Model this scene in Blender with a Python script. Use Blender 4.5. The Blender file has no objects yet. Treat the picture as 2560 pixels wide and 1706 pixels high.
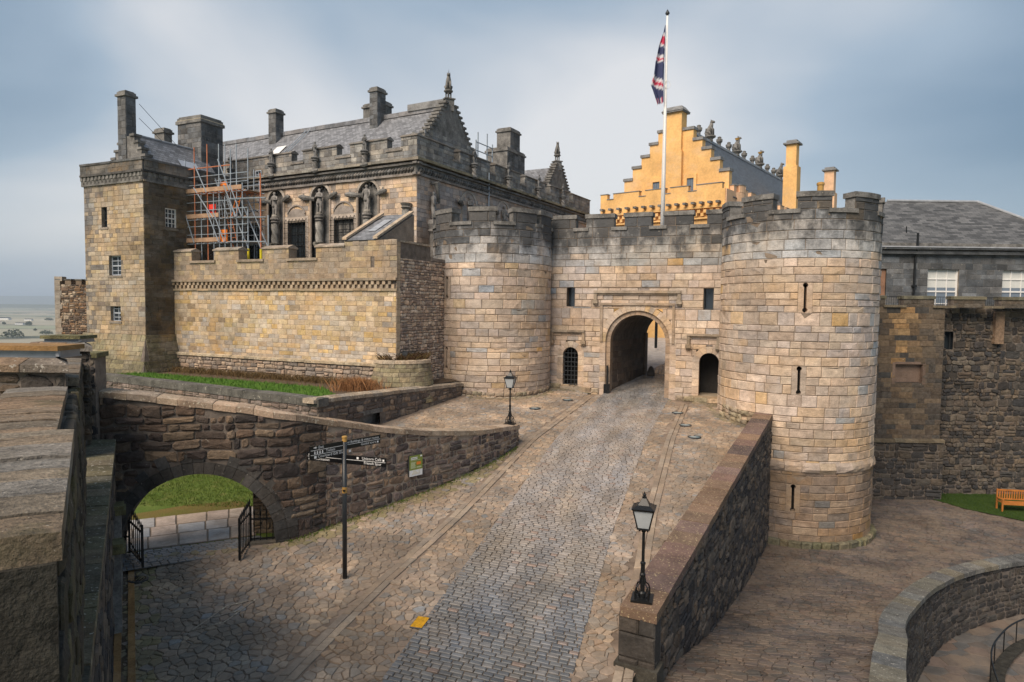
import bpy, math, random
import numpy as np
from mathutils import Vector, Matrix, Euler

# ------------------------------------------------------------------ camera, sky, sun, exposure
SC = bpy.context.scene
COL = SC.collection
F = 1640.0                      # focal length in pixels of the 2560 px wide photograph
PITCH, ROLL = math.atan(88.0 / F), 0.012
cam_d = bpy.data.cameras.new('camera')
cam = bpy.data.objects.new('camera', cam_d)
COL.objects.link(cam)
cam_d.sensor_width = 36.0
cam_d.sensor_fit = 'HORIZONTAL'
cam_d.lens = 36.0 * F / 2560.0
cam_d.clip_start = 0.05
cam_d.clip_end = 120000.0
CM = Euler((math.pi / 2 - PITCH, 0, 0)).to_matrix() @ Matrix.Rotation(ROLL, 3, 'Z')
cam.rotation_euler = CM.to_euler()
cam.location = (0, 0, 0)
SC.camera = cam

SUN_AZ, SUN_EL = math.radians(216), math.radians(45)      # compass style: 0 = +Y, 90 = +X
SUN_DIR = Vector((math.sin(SUN_AZ) * math.cos(SUN_EL), math.cos(SUN_AZ) * math.cos(SUN_EL), math.sin(SUN_EL)))
sun_d = bpy.data.lights.new('sun', 'SUN')
sun = bpy.data.objects.new('sun', sun_d)
COL.objects.link(sun)
sun_d.energy = 3.0
sun_d.angle = math.radians(40)
sun_d.color = (1.0, 0.85, 0.69)
sun.rotation_euler = SUN_DIR.to_track_quat('Z', 'Y').to_euler()

world = bpy.data.worlds.new('World')
SC.world = world
world.use_nodes = True
wn, wl = world.node_tree.nodes, world.node_tree.links
wn.clear()
w_out = wn.new('ShaderNodeOutputWorld')
w_bg = wn.new('ShaderNodeBackground')
w_bg.inputs['Strength'].default_value = 0.082
w_sky = wn.new('ShaderNodeTexSky')
w_sky.sky_type = 'NISHITA'
w_sky.sun_disc = False
w_sky.sun_elevation = SUN_EL
w_sky.sun_rotation = SUN_AZ
w_sky.dust_density = 2.0
w_sky.air_density = 1.4
w_tc = wn.new('ShaderNodeTexCoord')
w_mp = wn.new('ShaderNodeMapping')
w_mp.inputs['Scale'].default_value = (1.0, 1.0, 1.9)
w_mp.inputs['Location'].default_value = (0.30, 0.12, 0.25)
w_n1 = wn.new('ShaderNodeTexNoise')
w_n1.inputs['Scale'].default_value = 1.5
w_n1.inputs['Detail'].default_value = 5
w_n1.inputs['Roughness'].default_value = 0.40
w_n1.inputs['Distortion'].default_value = 0.5
w_r = wn.new('ShaderNodeValToRGB')
e = w_r.color_ramp.elements
e[0].position, e[0].color = 0.30, (1.5, 2.25, 3.15, 1)
e[1].position, e[1].color = 0.70, (6.4, 6.4, 6.5, 1)
m_ = w_r.color_ramp.elements.new(0.5)
m_.color = (3.05, 3.8, 4.65, 1)
w_sep = wn.new('ShaderNodeSeparateXYZ')
w_h = wn.new('ShaderNodeMapRange')           # cloud deck is thinner and paler low down
w_h.inputs['From Min'].default_value = 0.0
w_h.inputs['From Max'].default_value = 0.50
w_h.inputs['To Min'].default_value = 0.06
w_h.inputs['To Max'].default_value = -0.17
w_dot = wn.new('ShaderNodeVectorMath')       # the cloud is thinnest, so brightest, straight ahead low down
w_dot.operation = 'DOT_PRODUCT'
w_dot.inputs[1].default_value = Vector((0.06, 1.0, 0.20)).normalized()
w_thin = wn.new('ShaderNodeMapRange')
w_thin.inputs['From Min'].default_value = 0.66
w_thin.inputs['From Max'].default_value = 1.0
w_thin.inputs['To Min'].default_value = -0.14
w_thin.inputs['To Max'].default_value = 0.17
w_thin.clamp = True
w_add2 = wn.new('ShaderNodeMath')
w_add2.operation = 'ADD'
w_add = wn.new('ShaderNodeMath')
w_add.operation = 'ADD'
w_mix = wn.new('ShaderNodeMix')
w_mix.data_type = 'RGBA'
w_mix.inputs[0].default_value = 0.86
wl.new(w_tc.outputs['Generated'], w_mp.inputs['Vector'])
wl.new(w_mp.outputs[0], w_n1.inputs['Vector'])
wl.new(w_tc.outputs['Generated'], w_sep.inputs[0])
wl.new(w_sep.outputs['Z'], w_h.inputs['Value'])
wl.new(w_n1.outputs['Fac'], w_add.inputs[0])
wl.new(w_h.outputs[0], w_add.inputs[1])
wl.new(w_tc.outputs['Generated'], w_dot.inputs[0])
wl.new(w_dot.outputs['Value'], w_thin.inputs['Value'])
wl.new(w_add.outputs[0], w_add2.inputs[0])
wl.new(w_thin.outputs[0], w_add2.inputs[1])
wl.new(w_add2.outputs[0], w_r.inputs['Fac'])
wl.new(w_sky.outputs[0], w_mix.inputs[6])
wl.new(w_r.outputs[0], w_mix.inputs[7])
wl.new(w_mix.outputs[2], w_bg.inputs['Color'])
wl.new(w_bg.outputs[0], w_out.inputs['Surface'])

SC.view_settings.view_transform = 'Standard'
SC.view_settings.look = 'None'
SC.view_settings.exposure = 0.66
SC.view_settings.gamma = 1.0
SC.view_settings.use_curve_mapping = False
SC.cycles.use_denoising = True
SC.cycles.max_bounces = 6
SC.cycles.volume_bounces = 0

# ------------------------------------------------------------------ helpers
rng = random.Random(7)
CX, CY = 1280.0, 853.0

def ray(px, py):
    return CM @ Vector(((px - CX) / F, -(py - CY) / F, -1.0))

def at(px, py, y):
    d = ray(px, py)
    return d * (y / d.y)

def atz(px, py, z):
    d = ray(px, py)
    return d * (z / d.z)

class Plane:
    """vertical plane: u along it, v = height, w = outwards"""
    def __init__(s, o, u):
        L = math.hypot(*u)
        s.o, s.u = o, (u[0] / L, u[1] / L)
        s.n = (s.u[1], -s.u[0])
    def P(s, u, v, w=0.0):
        return (s.o[0] + s.u[0] * u + s.n[0] * w, s.o[1] + s.u[1] * u + s.n[1] * w, v)
    def uv(s, px, py, w=0.0):
        d = ray(px, py)
        k = (s.o[0] * s.n[0] + s.o[1] * s.n[1] + w) / (d.x * s.n[0] + d.y * s.n[1])
        p = d * k
        return ((p.x - s.o[0]) * s.u[0] + (p.y - s.o[1]) * s.u[1], p.z)
    def off(s, w):
        return Plane((s.o[0] + s.n[0] * w, s.o[1] + s.n[1] * w), s.u)
    def turn(s, u=0.0, w=0.0):
        """plane at right angles whose u runs back into the building from point u"""
        p = s.P(u, 0, w)
        return Plane((p[0], p[1]), (-s.n[0], -s.n[1]))

class Cyl:
    def __init__(s, c, r, batter=None):
        s.c, s.r = c, r
        s.b = batter
    def P(s, u, v, w=0.0):
        a = u / s.r
        r = s.r + w + (s.b(v) if s.b else 0.0)
        return (s.c[0] + r * math.sin(a), s.c[1] - r * math.cos(a), v)
    def uv(s, px, py):
        d = ray(px, py)
        a = d.x * d.x + d.y * d.y
        b = -2 * (d.x * s.c[0] + d.y * s.c[1])
        c = s.c[0] ** 2 + s.c[1] ** 2 - s.r ** 2
        k = (-b - math.sqrt(max(0, b * b - 4 * a * c))) / (2 * a)
        p = d * k
        return (math.atan2(p.x - s.c[0], s.c[1] - p.y) * s.r, p.z)

class Path:
    """wall following a plan polyline, u = arc length, outwards = right of travel"""
    def __init__(s, pts):
        s.p = [Vector((a, b)) for a, b in pts]
        s.s = [0.0]
        for a, b in zip(s.p, s.p[1:]):
            s.s.append(s.s[-1] + (b - a).length)
        s.L = s.s[-1]
        s.t = []
        for i in range(len(s.p)):
            a = s.p[max(0, i - 1)]
            b = s.p[min(len(s.p) - 1, i + 1)]
            s.t.append((b - a).normalized())
    def at(s, u):
        u_ = min(max(u, 0.0), s.L)
        for i in range(len(s.p) - 1):
            if u_ <= s.s[i + 1] or i == len(s.p) - 2:
                f = (u_ - s.s[i]) / (s.s[i + 1] - s.s[i])
                p = s.p[i].lerp(s.p[i + 1], f)
                t = s.t[i].lerp(s.t[i + 1], f).normalized()
                return p + t * (u - u_), t
    def P(s, u, v, w=0.0):
        p, t = s.at(u)
        return (p.x + t.y * w, p.y - t.x * w, v)

class Ground:
    def __init__(s, f):
        s.f = f
    def P(s, u, v, w=0.0):
        return (u, v, s.f(u, v) + w)

def interp(x, pts):
    if x <= pts[0][0]:
        return pts[0][1]
    for (a, b), (c, d) in zip(pts, pts[1:]):
        if x <= c:
            return b + (d - b) * (x - a) / (c - a)
    return pts[-1][1]

def spline(pts, n=6):
    out = []
    q = [Vector(p) for p in pts]
    for i in range(len(q) - 1):
        p0, p1, p2, p3 = q[max(0, i - 1)], q[i], q[i + 1], q[min(len(q) - 1, i + 2)]
        for k in range(n):
            t = k / n
            out.append(tuple(0.5 * ((2 * p1) + (p2 - p0) * t + (2 * p0 - 5 * p1 + 4 * p2 - p3) * t * t + (3 * p1 - p0 - 3 * p2 + p3) * t ** 3)))
    out.append(tuple(q[-1]))
    return out

# ------------------------------------------------------------------ objects
def tag(o, label=None, cat=None, group=None, kind=None):
    if label: o['label'] = label
    if cat: o['category'] = cat
    if group: o['group'] = group
    if kind: o['kind'] = kind
    return o

BASE = {}
def base_of(o):
    v = Vector((0, 0, 0))
    while o is not None:
        v = v + BASE.get(o.name, Vector((0, 0, 0)))
        o = o.parent
    return v

def thing(name, loc, label, cat, group=None):
    o = bpy.data.objects.new(name, None)
    COL.objects.link(o)
    o.empty_display_size = 0.3
    o.location = loc
    BASE[o.name] = Vector(loc)
    return tag(o, label, cat, group)

class MB:
    """collects world-space geometry; build() makes ONE mesh object"""
    def __init__(s):
        s.v, s.f, s.c, s.m = [], [], [], []
    def add(s, vf, col=None, mi=0):
        v, f = vf
        n = len(s.v)
        s.v.extend(v)
        s.f.extend([tuple(i + n for i in q) for q in f])
        s.m.extend([mi] * len(f))
        s.c.extend([col or (0.5, 0.5, 0.5)] * len(v))
        return s
    def build(s, name, mat, parent=None, smooth=False, **tags):
        me = bpy.data.meshes.new(name)
        b = base_of(parent)
        if b.length_squared:
            vv = np.array([tuple(p) for p in s.v], dtype=np.float64) - np.array(b)
            me.from_pydata(vv.tolist(), [], s.f)
        else:
            me.from_pydata([tuple(p) for p in s.v], [], s.f)
        at_ = me.color_attributes.new('tint', 'FLOAT_COLOR', 'POINT')
        buf = np.ones((len(s.v), 4), dtype=np.float32)
        buf[:, :3] = np.array(s.c, dtype=np.float32)
        at_.data.foreach_set('color', buf.ravel())
        mats = mat if isinstance(mat, (list, tuple)) else [mat]
        for m in mats:
            me.materials.append(m)
        if len(mats) > 1:
            me.polygons.foreach_set('material_index', s.m)
        if smooth:
            me.polygons.foreach_set('use_smooth', [True] * len(me.polygons))
        me.update()
        o = bpy.data.objects.new(name, me)
        COL.objects.link(o)
        o.parent = parent
        return tag(o, **tags)

def part(name, vf, mat, parent=None, col=None, smooth=False, **tags):
    m = MB()
    for q in (vf if isinstance(vf, list) else [vf]):
        m.add(q, col)
    return m.build(name, mat, parent, smooth, **tags)

# ------------------------------------------------------------------ shapes
BOXF = [(0, 3, 2, 1), (4, 5, 6, 7), (0, 1, 5, 4), (1, 2, 6, 5), (2, 3, 7, 6), (3, 0, 4, 7)]

def bx(S, u0, u1, v0, v1, w0, w1, n=1):
    """block in a wall frame; n segments along u for curved walls"""
    v, f = [], []
    for i in range(n + 1):
        u = u0 + (u1 - u0) * i / n
        v += [S.P(u, v0, w0), S.P(u, v1, w0), S.P(u, v1, w1), S.P(u, v0, w1)]
    for i in range(n):
        a, b = 4 * i, 4 * i + 4
        for k in range(4):
            k2 = (k + 1) % 4
            f.append((a + k, a + k2, b + k2, b + k))
    f.append((0, 3, 2, 1))
    b = 4 * n
    f.append((b, b + 1, b + 2, b + 3))
    return v, f

def prism(S, poly, w0, w1):
    n = len(poly)
    v = [S.P(a, b, w0) for a, b in poly] + [S.P(a, b, w1) for a, b in poly]
    f = [tuple(range(n - 1, -1, -1)), tuple(range(n, 2 * n))]
    f += [(i, (i + 1) % n, n + (i + 1) % n, n + i) for i in range(n)]
    return v, f

def cube(c, sx, sy, sz, rz=0.0):
    """box centred at c in plan, standing on c.z"""
    co, si = math.cos(rz), math.sin(rz)
    v = []
    for z in (0, sz):
        for x, y in ((-1, -1), (1, -1), (1, 1), (-1, 1)):
            x, y = x * sx / 2, y * sy / 2
            v.append((c[0] + x * co - y * si, c[1] + x * si + y * co, c[2] + z))
    return v, BOXF

def frustum(c, r0, r1, h, n=4, rz=math.pi / 4):
    v = []
    for r, z in ((r0, 0), (r1, h)):
        for i in range(n):
            a = rz + 2 * math.pi * i / n
            v.append((c[0] + r * math.cos(a), c[1] + r * math.sin(a), c[2] + z))
    f = [tuple(range(n - 1, -1, -1)), tuple(range(n, 2 * n))]
    f += [(i, (i + 1) % n, n + (i + 1) % n, n + i) for i in range(n)]
    return v, f

def lathe(c, prof, n=14):
    v, f = [], []
    for r, z in prof:
        for i in range(n):
            a = 2 * math.pi * i / n
            v.append((c[0] + r * math.cos(a), c[1] + r * math.sin(a), c[2] + z))
    for k in range(len(prof) - 1):
        for i in range(n):
            j = (i + 1) % n
            f.append((k * n + i, k * n + j, (k + 1) * n + j, (k + 1) * n + i))
    f.append(tuple(range(n - 1, -1, -1)))
    m = (len(prof) - 1) * n
    f.append(tuple(range(m, m + n)))
    return v, f

def tube(pts, r, n=6):
    """tube along 3D points; r scalar or list; end caps"""
    P = [Vector(p) for p in pts]
    R = r if isinstance(r, (list, tuple)) else [r] * len(P)
    v, f = [], []
    up0 = None
    for i, p in enumerate(P):
        t = (P[min(len(P) - 1, i + 1)] - P[max(0, i - 1)])
        t = t.normalized() if t.length > 1e-9 else Vector((0, 0, 1))
        if up0 is None:
            up0 = Vector((0, 0, 1)) if abs(t.z) < 0.9 else Vector((1, 0, 0))
        a = up0 - t * up0.dot(t)
        if a.length < 1e-4:
            a = t.orthogonal()
        a.normalize()
        up0 = a
        b = t.cross(a)
        for k in range(n):
            an = 2 * math.pi * k / n
            v.append(tuple(p + (a * math.cos(an) + b * math.sin(an)) * R[i]))
    for i in range(len(P) - 1):
        for k in range(n):
            k2 = (k + 1) % n
            f.append((i * n + k, i * n + k2, (i + 1) * n + k2, (i + 1) * n + k))
    f.append(tuple(range(n - 1, -1, -1)))
    m = (len(P) - 1) * n
    f.append(tuple(range(m, m + n)))
    return v, f

def quad(a, b, c, d):
    return [tuple(a), tuple(b), tuple(c), tuple(d)], [(0, 1, 2, 3)]

def block(S, poly, proud, bev, back=-0.05, dome=0.0, r=None):
    """one dressed stone: side ring, chamfer ring, slightly uneven face"""
    n = len(poly)
    cu = sum(p[0] for p in poly) / n
    cv = sum(p[1] for p in poly) / n
    hu = max(abs(p[0] - cu) for p in poly) or 0.01
    hv = max(abs(p[1] - cv) for p in poly) or 0.01
    su, sv = max(0.4, 1 - bev / hu), max(0.4, 1 - bev / hv)
    v = [S.P(a, b, back) for a, b in poly]
    v += [S.P(a, b, proud - bev * 0.8) for a, b in poly]
    for a, b in poly:
        j = (r.random() - 0.5) * bev * 1.1 if r else 0.0
        v.append(S.P(cu + (a - cu) * su, cv + (b - cv) * sv, proud + j))
    f = []
    for k in (0, n):
        for i in range(n):
            j = (i + 1) % n
            f.append((k + i, k + j, k + n + j, k + n + i))
    if dome:
        v.append(S.P(cu, cv, proud + dome))
        f += [(2 * n + i, 2 * n + (i + 1) % n, 3 * n) for i in range(n)]
    else:
        f.append(tuple(range(2 * n, 3 * n)))
    return v, f

def clip(poly, a, b, c):
    """keep a*u+b*v <= c"""
    out = []
    n = len(poly)
    for i in range(n):
        p, q = poly[i], poly[(i + 1) % n]
        dp, dq = a * p[0] + b * p[1] - c, a * q[0] + b * q[1] - c
        if dp <= 0:
            out.append(p)
        if (dp < 0 < dq) or (dq < 0 < dp):
            t = dp / (dp - dq)
            out.append((p[0] + (q[0] - p[0]) * t, p[1] + (q[1] - p[1]) * t))
    return out

def cells(u0, u1, v0, v1, su, sv, r, keep=None, jit=0.42, gap=0.012):
    """irregular stones: clipped Voronoi cells on a jittered staggered grid"""
    nu, nv = max(1, int((u1 - u0) / su)), max(1, int((v1 - v0) / sv))
    su, sv = (u1 - u0) / nu, (v1 - v0) / nv
    pts = {}
    for j in range(-2, nv + 2):
        for i in range(-2, nu + 2):
            pts[i, j] = (u0 + (i + 0.5 + 0.5 * (j & 1) - 0.25 + r.uniform(-jit, jit)) * su,
                         v0 + (j + 0.5 + r.uniform(-jit, jit)) * sv)
    asp = su / sv
    wt = {k: r.uniform(-0.5, 0.5) * su * su * 0.75 for k in pts}
    out = []
    for j in range(nv):
        for i in range(nu):
            p = pts[i, j]
            if keep and not keep(*p):
                continue
            poly = [(p[0] - 1.5 * su, p[1] - 1.5 * sv), (p[0] + 1.5 * su, p[1] - 1.5 * sv),
                    (p[0] + 1.5 * su, p[1] + 1.5 * sv), (p[0] - 1.5 * su, p[1] + 1.5 * sv)]
            for dj in (-2, -1, 0, 1, 2):
                for di in (-2, -1, 0, 1, 2):
                    if (di or dj) and (i + di, j + dj) in pts:
                        q = pts[i + di, j + dj]
                        a, b = (q[0] - p[0]), (q[1] - p[1]) * asp * asp
                        L = math.hypot(a, b) or 1
                        c = a * (p[0] + q[0]) / 2 + b * (p[1] + q[1]) / 2 + (wt[i, j] - wt[i + di, j + dj]) / 2
                        poly = clip(poly, a / L, b / L, c / L - gap)
                        if len(poly) < 3:
                            break
                if len(poly) < 3:
                    break
            for a, b, c in ((-1, 0, -u0), (1, 0, u1), (0, -1, -v0), (0, 1, v1)):
                if len(poly) >= 3:
                    poly = clip(poly, a, b, c)
            if len(poly) >= 3:
                q = [poly[0]]
                for a in poly[1:]:
                    if math.hypot(a[0] - q[-1][0], a[1] - q[-1][1]) > 0.06 * min(su, sv):
                        q.append(a)
                if len(q) >= 3:
                    out.append(q)
    return out

def area(poly):
    return abs(sum(p[0] * q[1] - q[0] * p[1] for p, q in zip(poly, poly[1:] + poly[:1]))) / 2

def emit(parent, pieces, name, mat, limit=300, rest=None):
    """pieces = (verts, faces, colour, area): the ones that show largest become objects, the others one part"""
    def big(p):
        v = p[0][-1]
        d2 = v[0] ** 2 + v[1] ** 2 + v[2] ** 2
        pr = CM.transposed() @ Vector(v)
        x, y = pr.x / -pr.z * F + CX, -pr.y / -pr.z * F + CY
        seen = pr.z < 0 and -40 < x < 2600 and -40 < y < 1746
        return p[3] / d2 * (1 if seen else 0.001)
    ps = sorted(pieces, key=big, reverse=True)
    for p in ps[:limit]:
        MB().add((p[0], p[1]), p[2]).build(name, mat, parent)
    if ps[limit:]:
        m = MB()
        for p in ps[limit:]:
            m.add((p[0], p[1]), p[2])
        m.build(rest or name + '_mass', mat, parent, kind='stuff')

from mathutils import noise as mnoise
def patch(c, u, v, s=0.45, a=0.5, seed=0.0):
    """slow drift of tone over a wall face"""
    k = 1 + a * mnoise.noise(Vector((u * s, v * s * 1.3, seed)))
    h = 0.10 * mnoise.noise(Vector((u * s * 0.7 + 9, v * s, seed + 5)))
    return (c[0] * k * (1 + h), c[1] * k, c[2] * k * (1 - h * 1.6))

def jit(c, r, dv=0.16, dh=0.05):
    k = 1 + r.uniform(-dv, dv)
    h = r.uniform(-dh, dh)
    return (max(0.004, c[0] * k * (1 + h)), max(0.004, c[1] * k), max(0.004, c[2] * k * (1 - h)))

def courses(S, u0, u1, v0, v1, h, l, r, col, holes=(), proud=0.02, bev=0.02, gap=0.008, seg=0, hj=0.24, core_w=0.0, top=None):
    """coursed ashlar; holes = functions (va, vb) -> (ua, ub) or None.  Returns (pieces, core strips)"""
    pieces, core = [], []
    v = v0
    while v < v1 - 0.01:
        hh = h * (1 + r.uniform(-hj, hj))
        if v + hh * 1.5 > v1:
            hh = v1 - v
        va, vb = v, v + hh
        iv = [(u0, u1)]
        for hole in holes:
            q = hole(va, vb)
            if q:
                nx = []
                for a, b in iv:
                    if q[1] <= a or q[0] >= b:
                        nx.append((a, b))
                    else:
                        if q[0] > a: nx.append((a, q[0]))
                        if q[1] < b: nx.append((q[1], b))
                iv = nx
        for a, b in iv:
            if b - a < 0.02:
                continue
            n = max(1, int((b - a) / seg)) if seg else 1
            core.append(bxq(S, a, b, va, vb, core_w, n))
            u = a
            first = True
            while u < b - 1e-4:
                L = l * r.uniform(0.55, 1.45) * (r.uniform(0.3, 0.9) if first else 1)
                first = False
                if u + L > b - l * 0.3:
                    L = b - u
                p0, p1 = u + gap / 2, u + L - gap / 2
                q0, q1 = va + gap / 2, vb - gap / 2
                if p1 - p0 > 0.03:
                    if seg and L > seg:
                        k = max(1, int(round(L / seg)))
                        poly = [(p0 + (p1 - p0) * i / k, q0) for i in range(k + 1)] + [(p1 - (p1 - p0) * i / k, q1) for i in range(k + 1)]
                    else:
                        poly = [(p0, q0), (p1, q0), (p1, q1), (p0, q1)]
                    pr = proud * r.uniform(0.55, 1.35)
                    vv, ff = block(S, poly, pr, min(bev, pr * 0.9), r=r)
                    pieces.append((vv, ff, col((u + L / 2), (va + vb) / 2), L * hh))
                u += L
        v = vb
    return pieces, core

def bxq(S, a, b, va, vb, w, n=1):
    v, f = [], []
    for i in range(n + 1):
        u = a + (b - a) * i / n
        v += [S.P(u, va, w), S.P(u, vb, w)]
    for i in range(n):
        f.append((2 * i, 2 * i + 2, 2 * i + 3, 2 * i + 1))
    return v, f

def hole_rect(u0, u1, v0, v1):
    def h(a, b):
        m = (a + b) / 2
        return (u0, u1) if v0 - 1e-6 < m < v1 + 1e-6 else None
    return h

def hole_arch(uc, hw, vb, vs):
    def h(a, b):
        m = (a + b) / 2
        if m < vb: return None
        if m <= vs: return (uc - hw, uc + hw)
        q = hw * hw - (m - vs) ** 2
        if q <= 0: return None
        k = math.sqrt(q)
        return (uc - k, uc + k)
    return h

def voussoirs(S, uc, r0, r1, vs, n, w0, w1, a0=0.0, a1=math.pi, gap=0.012):
    out = []
    for i in range(n):
        x0, x1 = a0 + (a1 - a0) * i / n, a0 + (a1 - a0) * (i + 1) / n
        g0, g1 = gap / r0 / 2, gap / r1 / 2
        xm = (x0 + x1) / 2
        poly = [(r0, x0 + g0), (r1, x0 + g1), (r1, xm), (r1, x1 - g1), (r0, x1 - g0), (r0, xm)]
        poly = [(uc + q * math.cos(t), vs + q * math.sin(t)) for q, t in poly]
        v, f = prism(S, poly, w0, w1)
        out.append((v, f))
    return out
# ------------------------------------------------------------------ materials
def newmat(name):
    m = bpy.data.materials.new(name)
    m.use_nodes = True
    return m, m.node_tree.nodes, m.node_tree.links, m.node_tree.nodes['Principled BSDF']

def add_noise(n, l, scale, detail=4, rough=0.6, vec=None, stretch=None):
    t = n.new('ShaderNodeTexNoise')
    t.inputs['Scale'].default_value = scale
    t.inputs['Detail'].default_value = detail
    t.inputs['Roughness'].default_value = rough
    if vec is not None:
        if stretch:
            mp = n.new('ShaderNodeMapping')
            mp.inputs['Scale'].default_value = stretch
            l.new(vec, mp.inputs['Vector'])
            vec = mp.outputs[0]
        l.new(vec, t.inputs['Vector'])
    return t.outputs['Fac']

def mrange(n, l, x, a, b, c, d):
    t = n.new('ShaderNodeMapRange')
    t.inputs['From Min'].default_value = a
    t.inputs['From Max'].default_value = b
    t.inputs['To Min'].default_value = c
    t.inputs['To Max'].default_value = d
    l.new(x, t.inputs['Value'])
    return t.outputs[0]

def mixc(n, l, fac, a, b, mode='MIX'):
    t = n.new('ShaderNodeMix')
    t.data_type = 'RGBA'
    t.blend_type = mode
    for inp, x in ((t.inputs[0], fac), (t.inputs[6], a), (t.inputs[7], b)):
        if isinstance(x, (int, float)):
            inp.default_value = x
        elif isinstance(x, tuple):
            inp.default_value = (*x, 1) if len(x) == 3 else x
        else:
            l.new(x, inp)
    return t.outputs[2]

def gray(n, l, x):
    t = n.new('ShaderNodeCombineColor')
    for i in range(3):
        l.new(x, t.inputs[i])
    return t.outputs[0]

def stone(name, base=None, var=(0.70, 1.22), fine=(0.86, 1.12), sc=2.6, bump=0.5, bsc=16, rough=0.88, grime=None, lichen=None, moss=None, strata=False, spec=0.3, ochre=0.0, pale=0.0, grain=None):
    """weathered stone: per-stone tint x mottling, grime, lichen, moss; relief by bump"""
    m, n, l, b = newmat(name)
    g = n.new('ShaderNodeNewGeometry')
    pos = g.outputs['Position']
    if base is None:
        a = n.new('ShaderNodeAttribute')
        a.attribute_name = 'tint'
        c = a.outputs['Color']
    else:
        r = n.new('ShaderNodeRGB')
        r.outputs[0].default_value = (*base, 1)
        c = r.outputs[0]
    if grain is not None:                       # bedding planes running across the slab
        m1 = n.new('ShaderNodeMapping')
        m1.inputs['Rotation'].default_value = (0, 0, grain)
        l.new(pos, m1.inputs[0])
        m2 = n.new('ShaderNodeMapping')
        m2.inputs['Scale'].default_value = (0.8, 3.0, 1.0)
        l.new(m1.outputs[0], m2.inputs[0])
        n1 = add_noise(n, l, sc, 6, 0.68, m2.outputs[0])
    else:
        n1 = add_noise(n, l, sc, 5, 0.62, pos)
    c = mixc(n, l, 1.0, c, gray(n, l, mrange(n, l, n1, 0.28, 0.72, *var)), 'MULTIPLY')
    n2 = add_noise(n, l, sc * 9, 3, 0.7, pos)
    c = mixc(n, l, 1.0, c, gray(n, l, mrange(n, l, n2, 0.3, 0.7, *fine)), 'MULTIPLY')
    if ochre:
        no = add_noise(n, l, 0.55, 4, 0.6, pos)
        c = mixc(n, l, mrange(n, l, no, 0.52, 0.72, 0.0, ochre), c, (0.52, 0.31, 0.12), 'MIX')
    if pale:
        np_ = add_noise(n, l, 0.38, 5, 0.62, pos, (1.0, 1.0, 1.6))
        c = mixc(n, l, mrange(n, l, np_, 0.5, 0.68, 0.0, pale), c, (0.60, 0.52, 0.44))
    if grime:                                   # (z low, z high, amount, colour): soot that builds up towards wall heads
        z0, z1, amt, gc = grime
        sp = n.new('ShaderNodeSeparateXYZ')
        l.new(pos, sp.inputs[0])
        zz = mrange(n, l, sp.outputs['Z'], z0, z1, 0.0, 0.62)
        ns = add_noise(n, l, 1.0, 7, 0.66, pos, (1, 1, 0.6))
        ad = n.new('ShaderNodeMath')
        ad.operation = 'ADD'
        l.new(zz, ad.inputs[0])
        l.new(ns, ad.inputs[1])
        c = mixc(n, l, mrange(n, l, ad.outputs[0], 0.69, 0.90, 0.0, amt), c, gc)
    if moss:
        nm = add_noise(n, l, moss[2], 5, 0.65, pos)
        c = mixc(n, l, mrange(n, l, nm, moss[0], moss[0] + 0.12, 0.0, moss[1]), c, moss[3])
    if lichen:
        nl = add_noise(n, l, lichen[2], 3, 0.6, pos)
        c = mixc(n, l, mrange(n, l, nl, lichen[0], lichen[0] + 0.03, 0.0, lichen[1]), c, lichen[3])
    l.new(c, b.inputs['Base Color'])
    b.inputs['Roughness'].default_value = rough
    b.inputs['Specular IOR Level'].default_value = spec
    bp = n.new('ShaderNodeBump')
    bp.inputs['Strength'].default_value = bump
    bp.inputs['Distance'].default_value = 0.03
    h1 = add_noise(n, l, bsc, 5, 0.65, pos, (0.45, 0.45, 2.4) if strata else None)
    l.new(h1, bp.inputs['Height'])
    bp2 = n.new('ShaderNodeBump')
    bp2.inputs['Strength'].default_value = bump * 0.8
    bp2.inputs['Distance'].default_value = 0.08
    l.new(n1, bp2.inputs['Height'])
    l.new(bp2.outputs[0], bp.inputs['Normal'])
    l.new(bp.outputs[0], b.inputs['Normal'])
    return m

def plain(name, c, rough=0.5, metal=0.0, var=0.0, sc=8, emit=None, spec=0.5, bump=0.0, trans=0.0, alpha=1.0):
    m, n, l, b = newmat(name)
    b.inputs['Base Color'].default_value = (*c, 1)
    b.inputs['Roughness'].default_value = rough
    b.inputs['Metallic'].default_value = metal
    b.inputs['Specular IOR Level'].default_value = spec
    if trans:
        b.inputs['Transmission Weight'].default_value = trans
    if emit:
        b.inputs['Emission Color'].default_value = (*emit[0], 1)
        b.inputs['Emission Strength'].default_value = emit[1]
    if var or bump:
        g = n.new('ShaderNodeNewGeometry')
        ns = add_noise(n, l, sc, 5, 0.6, g.outputs['Position'])
        if var:
            cc = mixc(n, l, 1.0, (*c, 1), gray(n, l, mrange(n, l, ns, 0.25, 0.75, 1 - var, 1 + var)), 'MULTIPLY')
            l.new(cc, b.inputs['Base Color'])
        if bump:
            bp = n.new('ShaderNodeBump')
            bp.inputs['Strength'].default_value = bump
            bp.inputs['Distance'].default_value = 0.02
            l.new(ns, bp.inputs['Height'])
            l.new(bp.outputs[0], b.inputs['Normal'])
    return m

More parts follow.
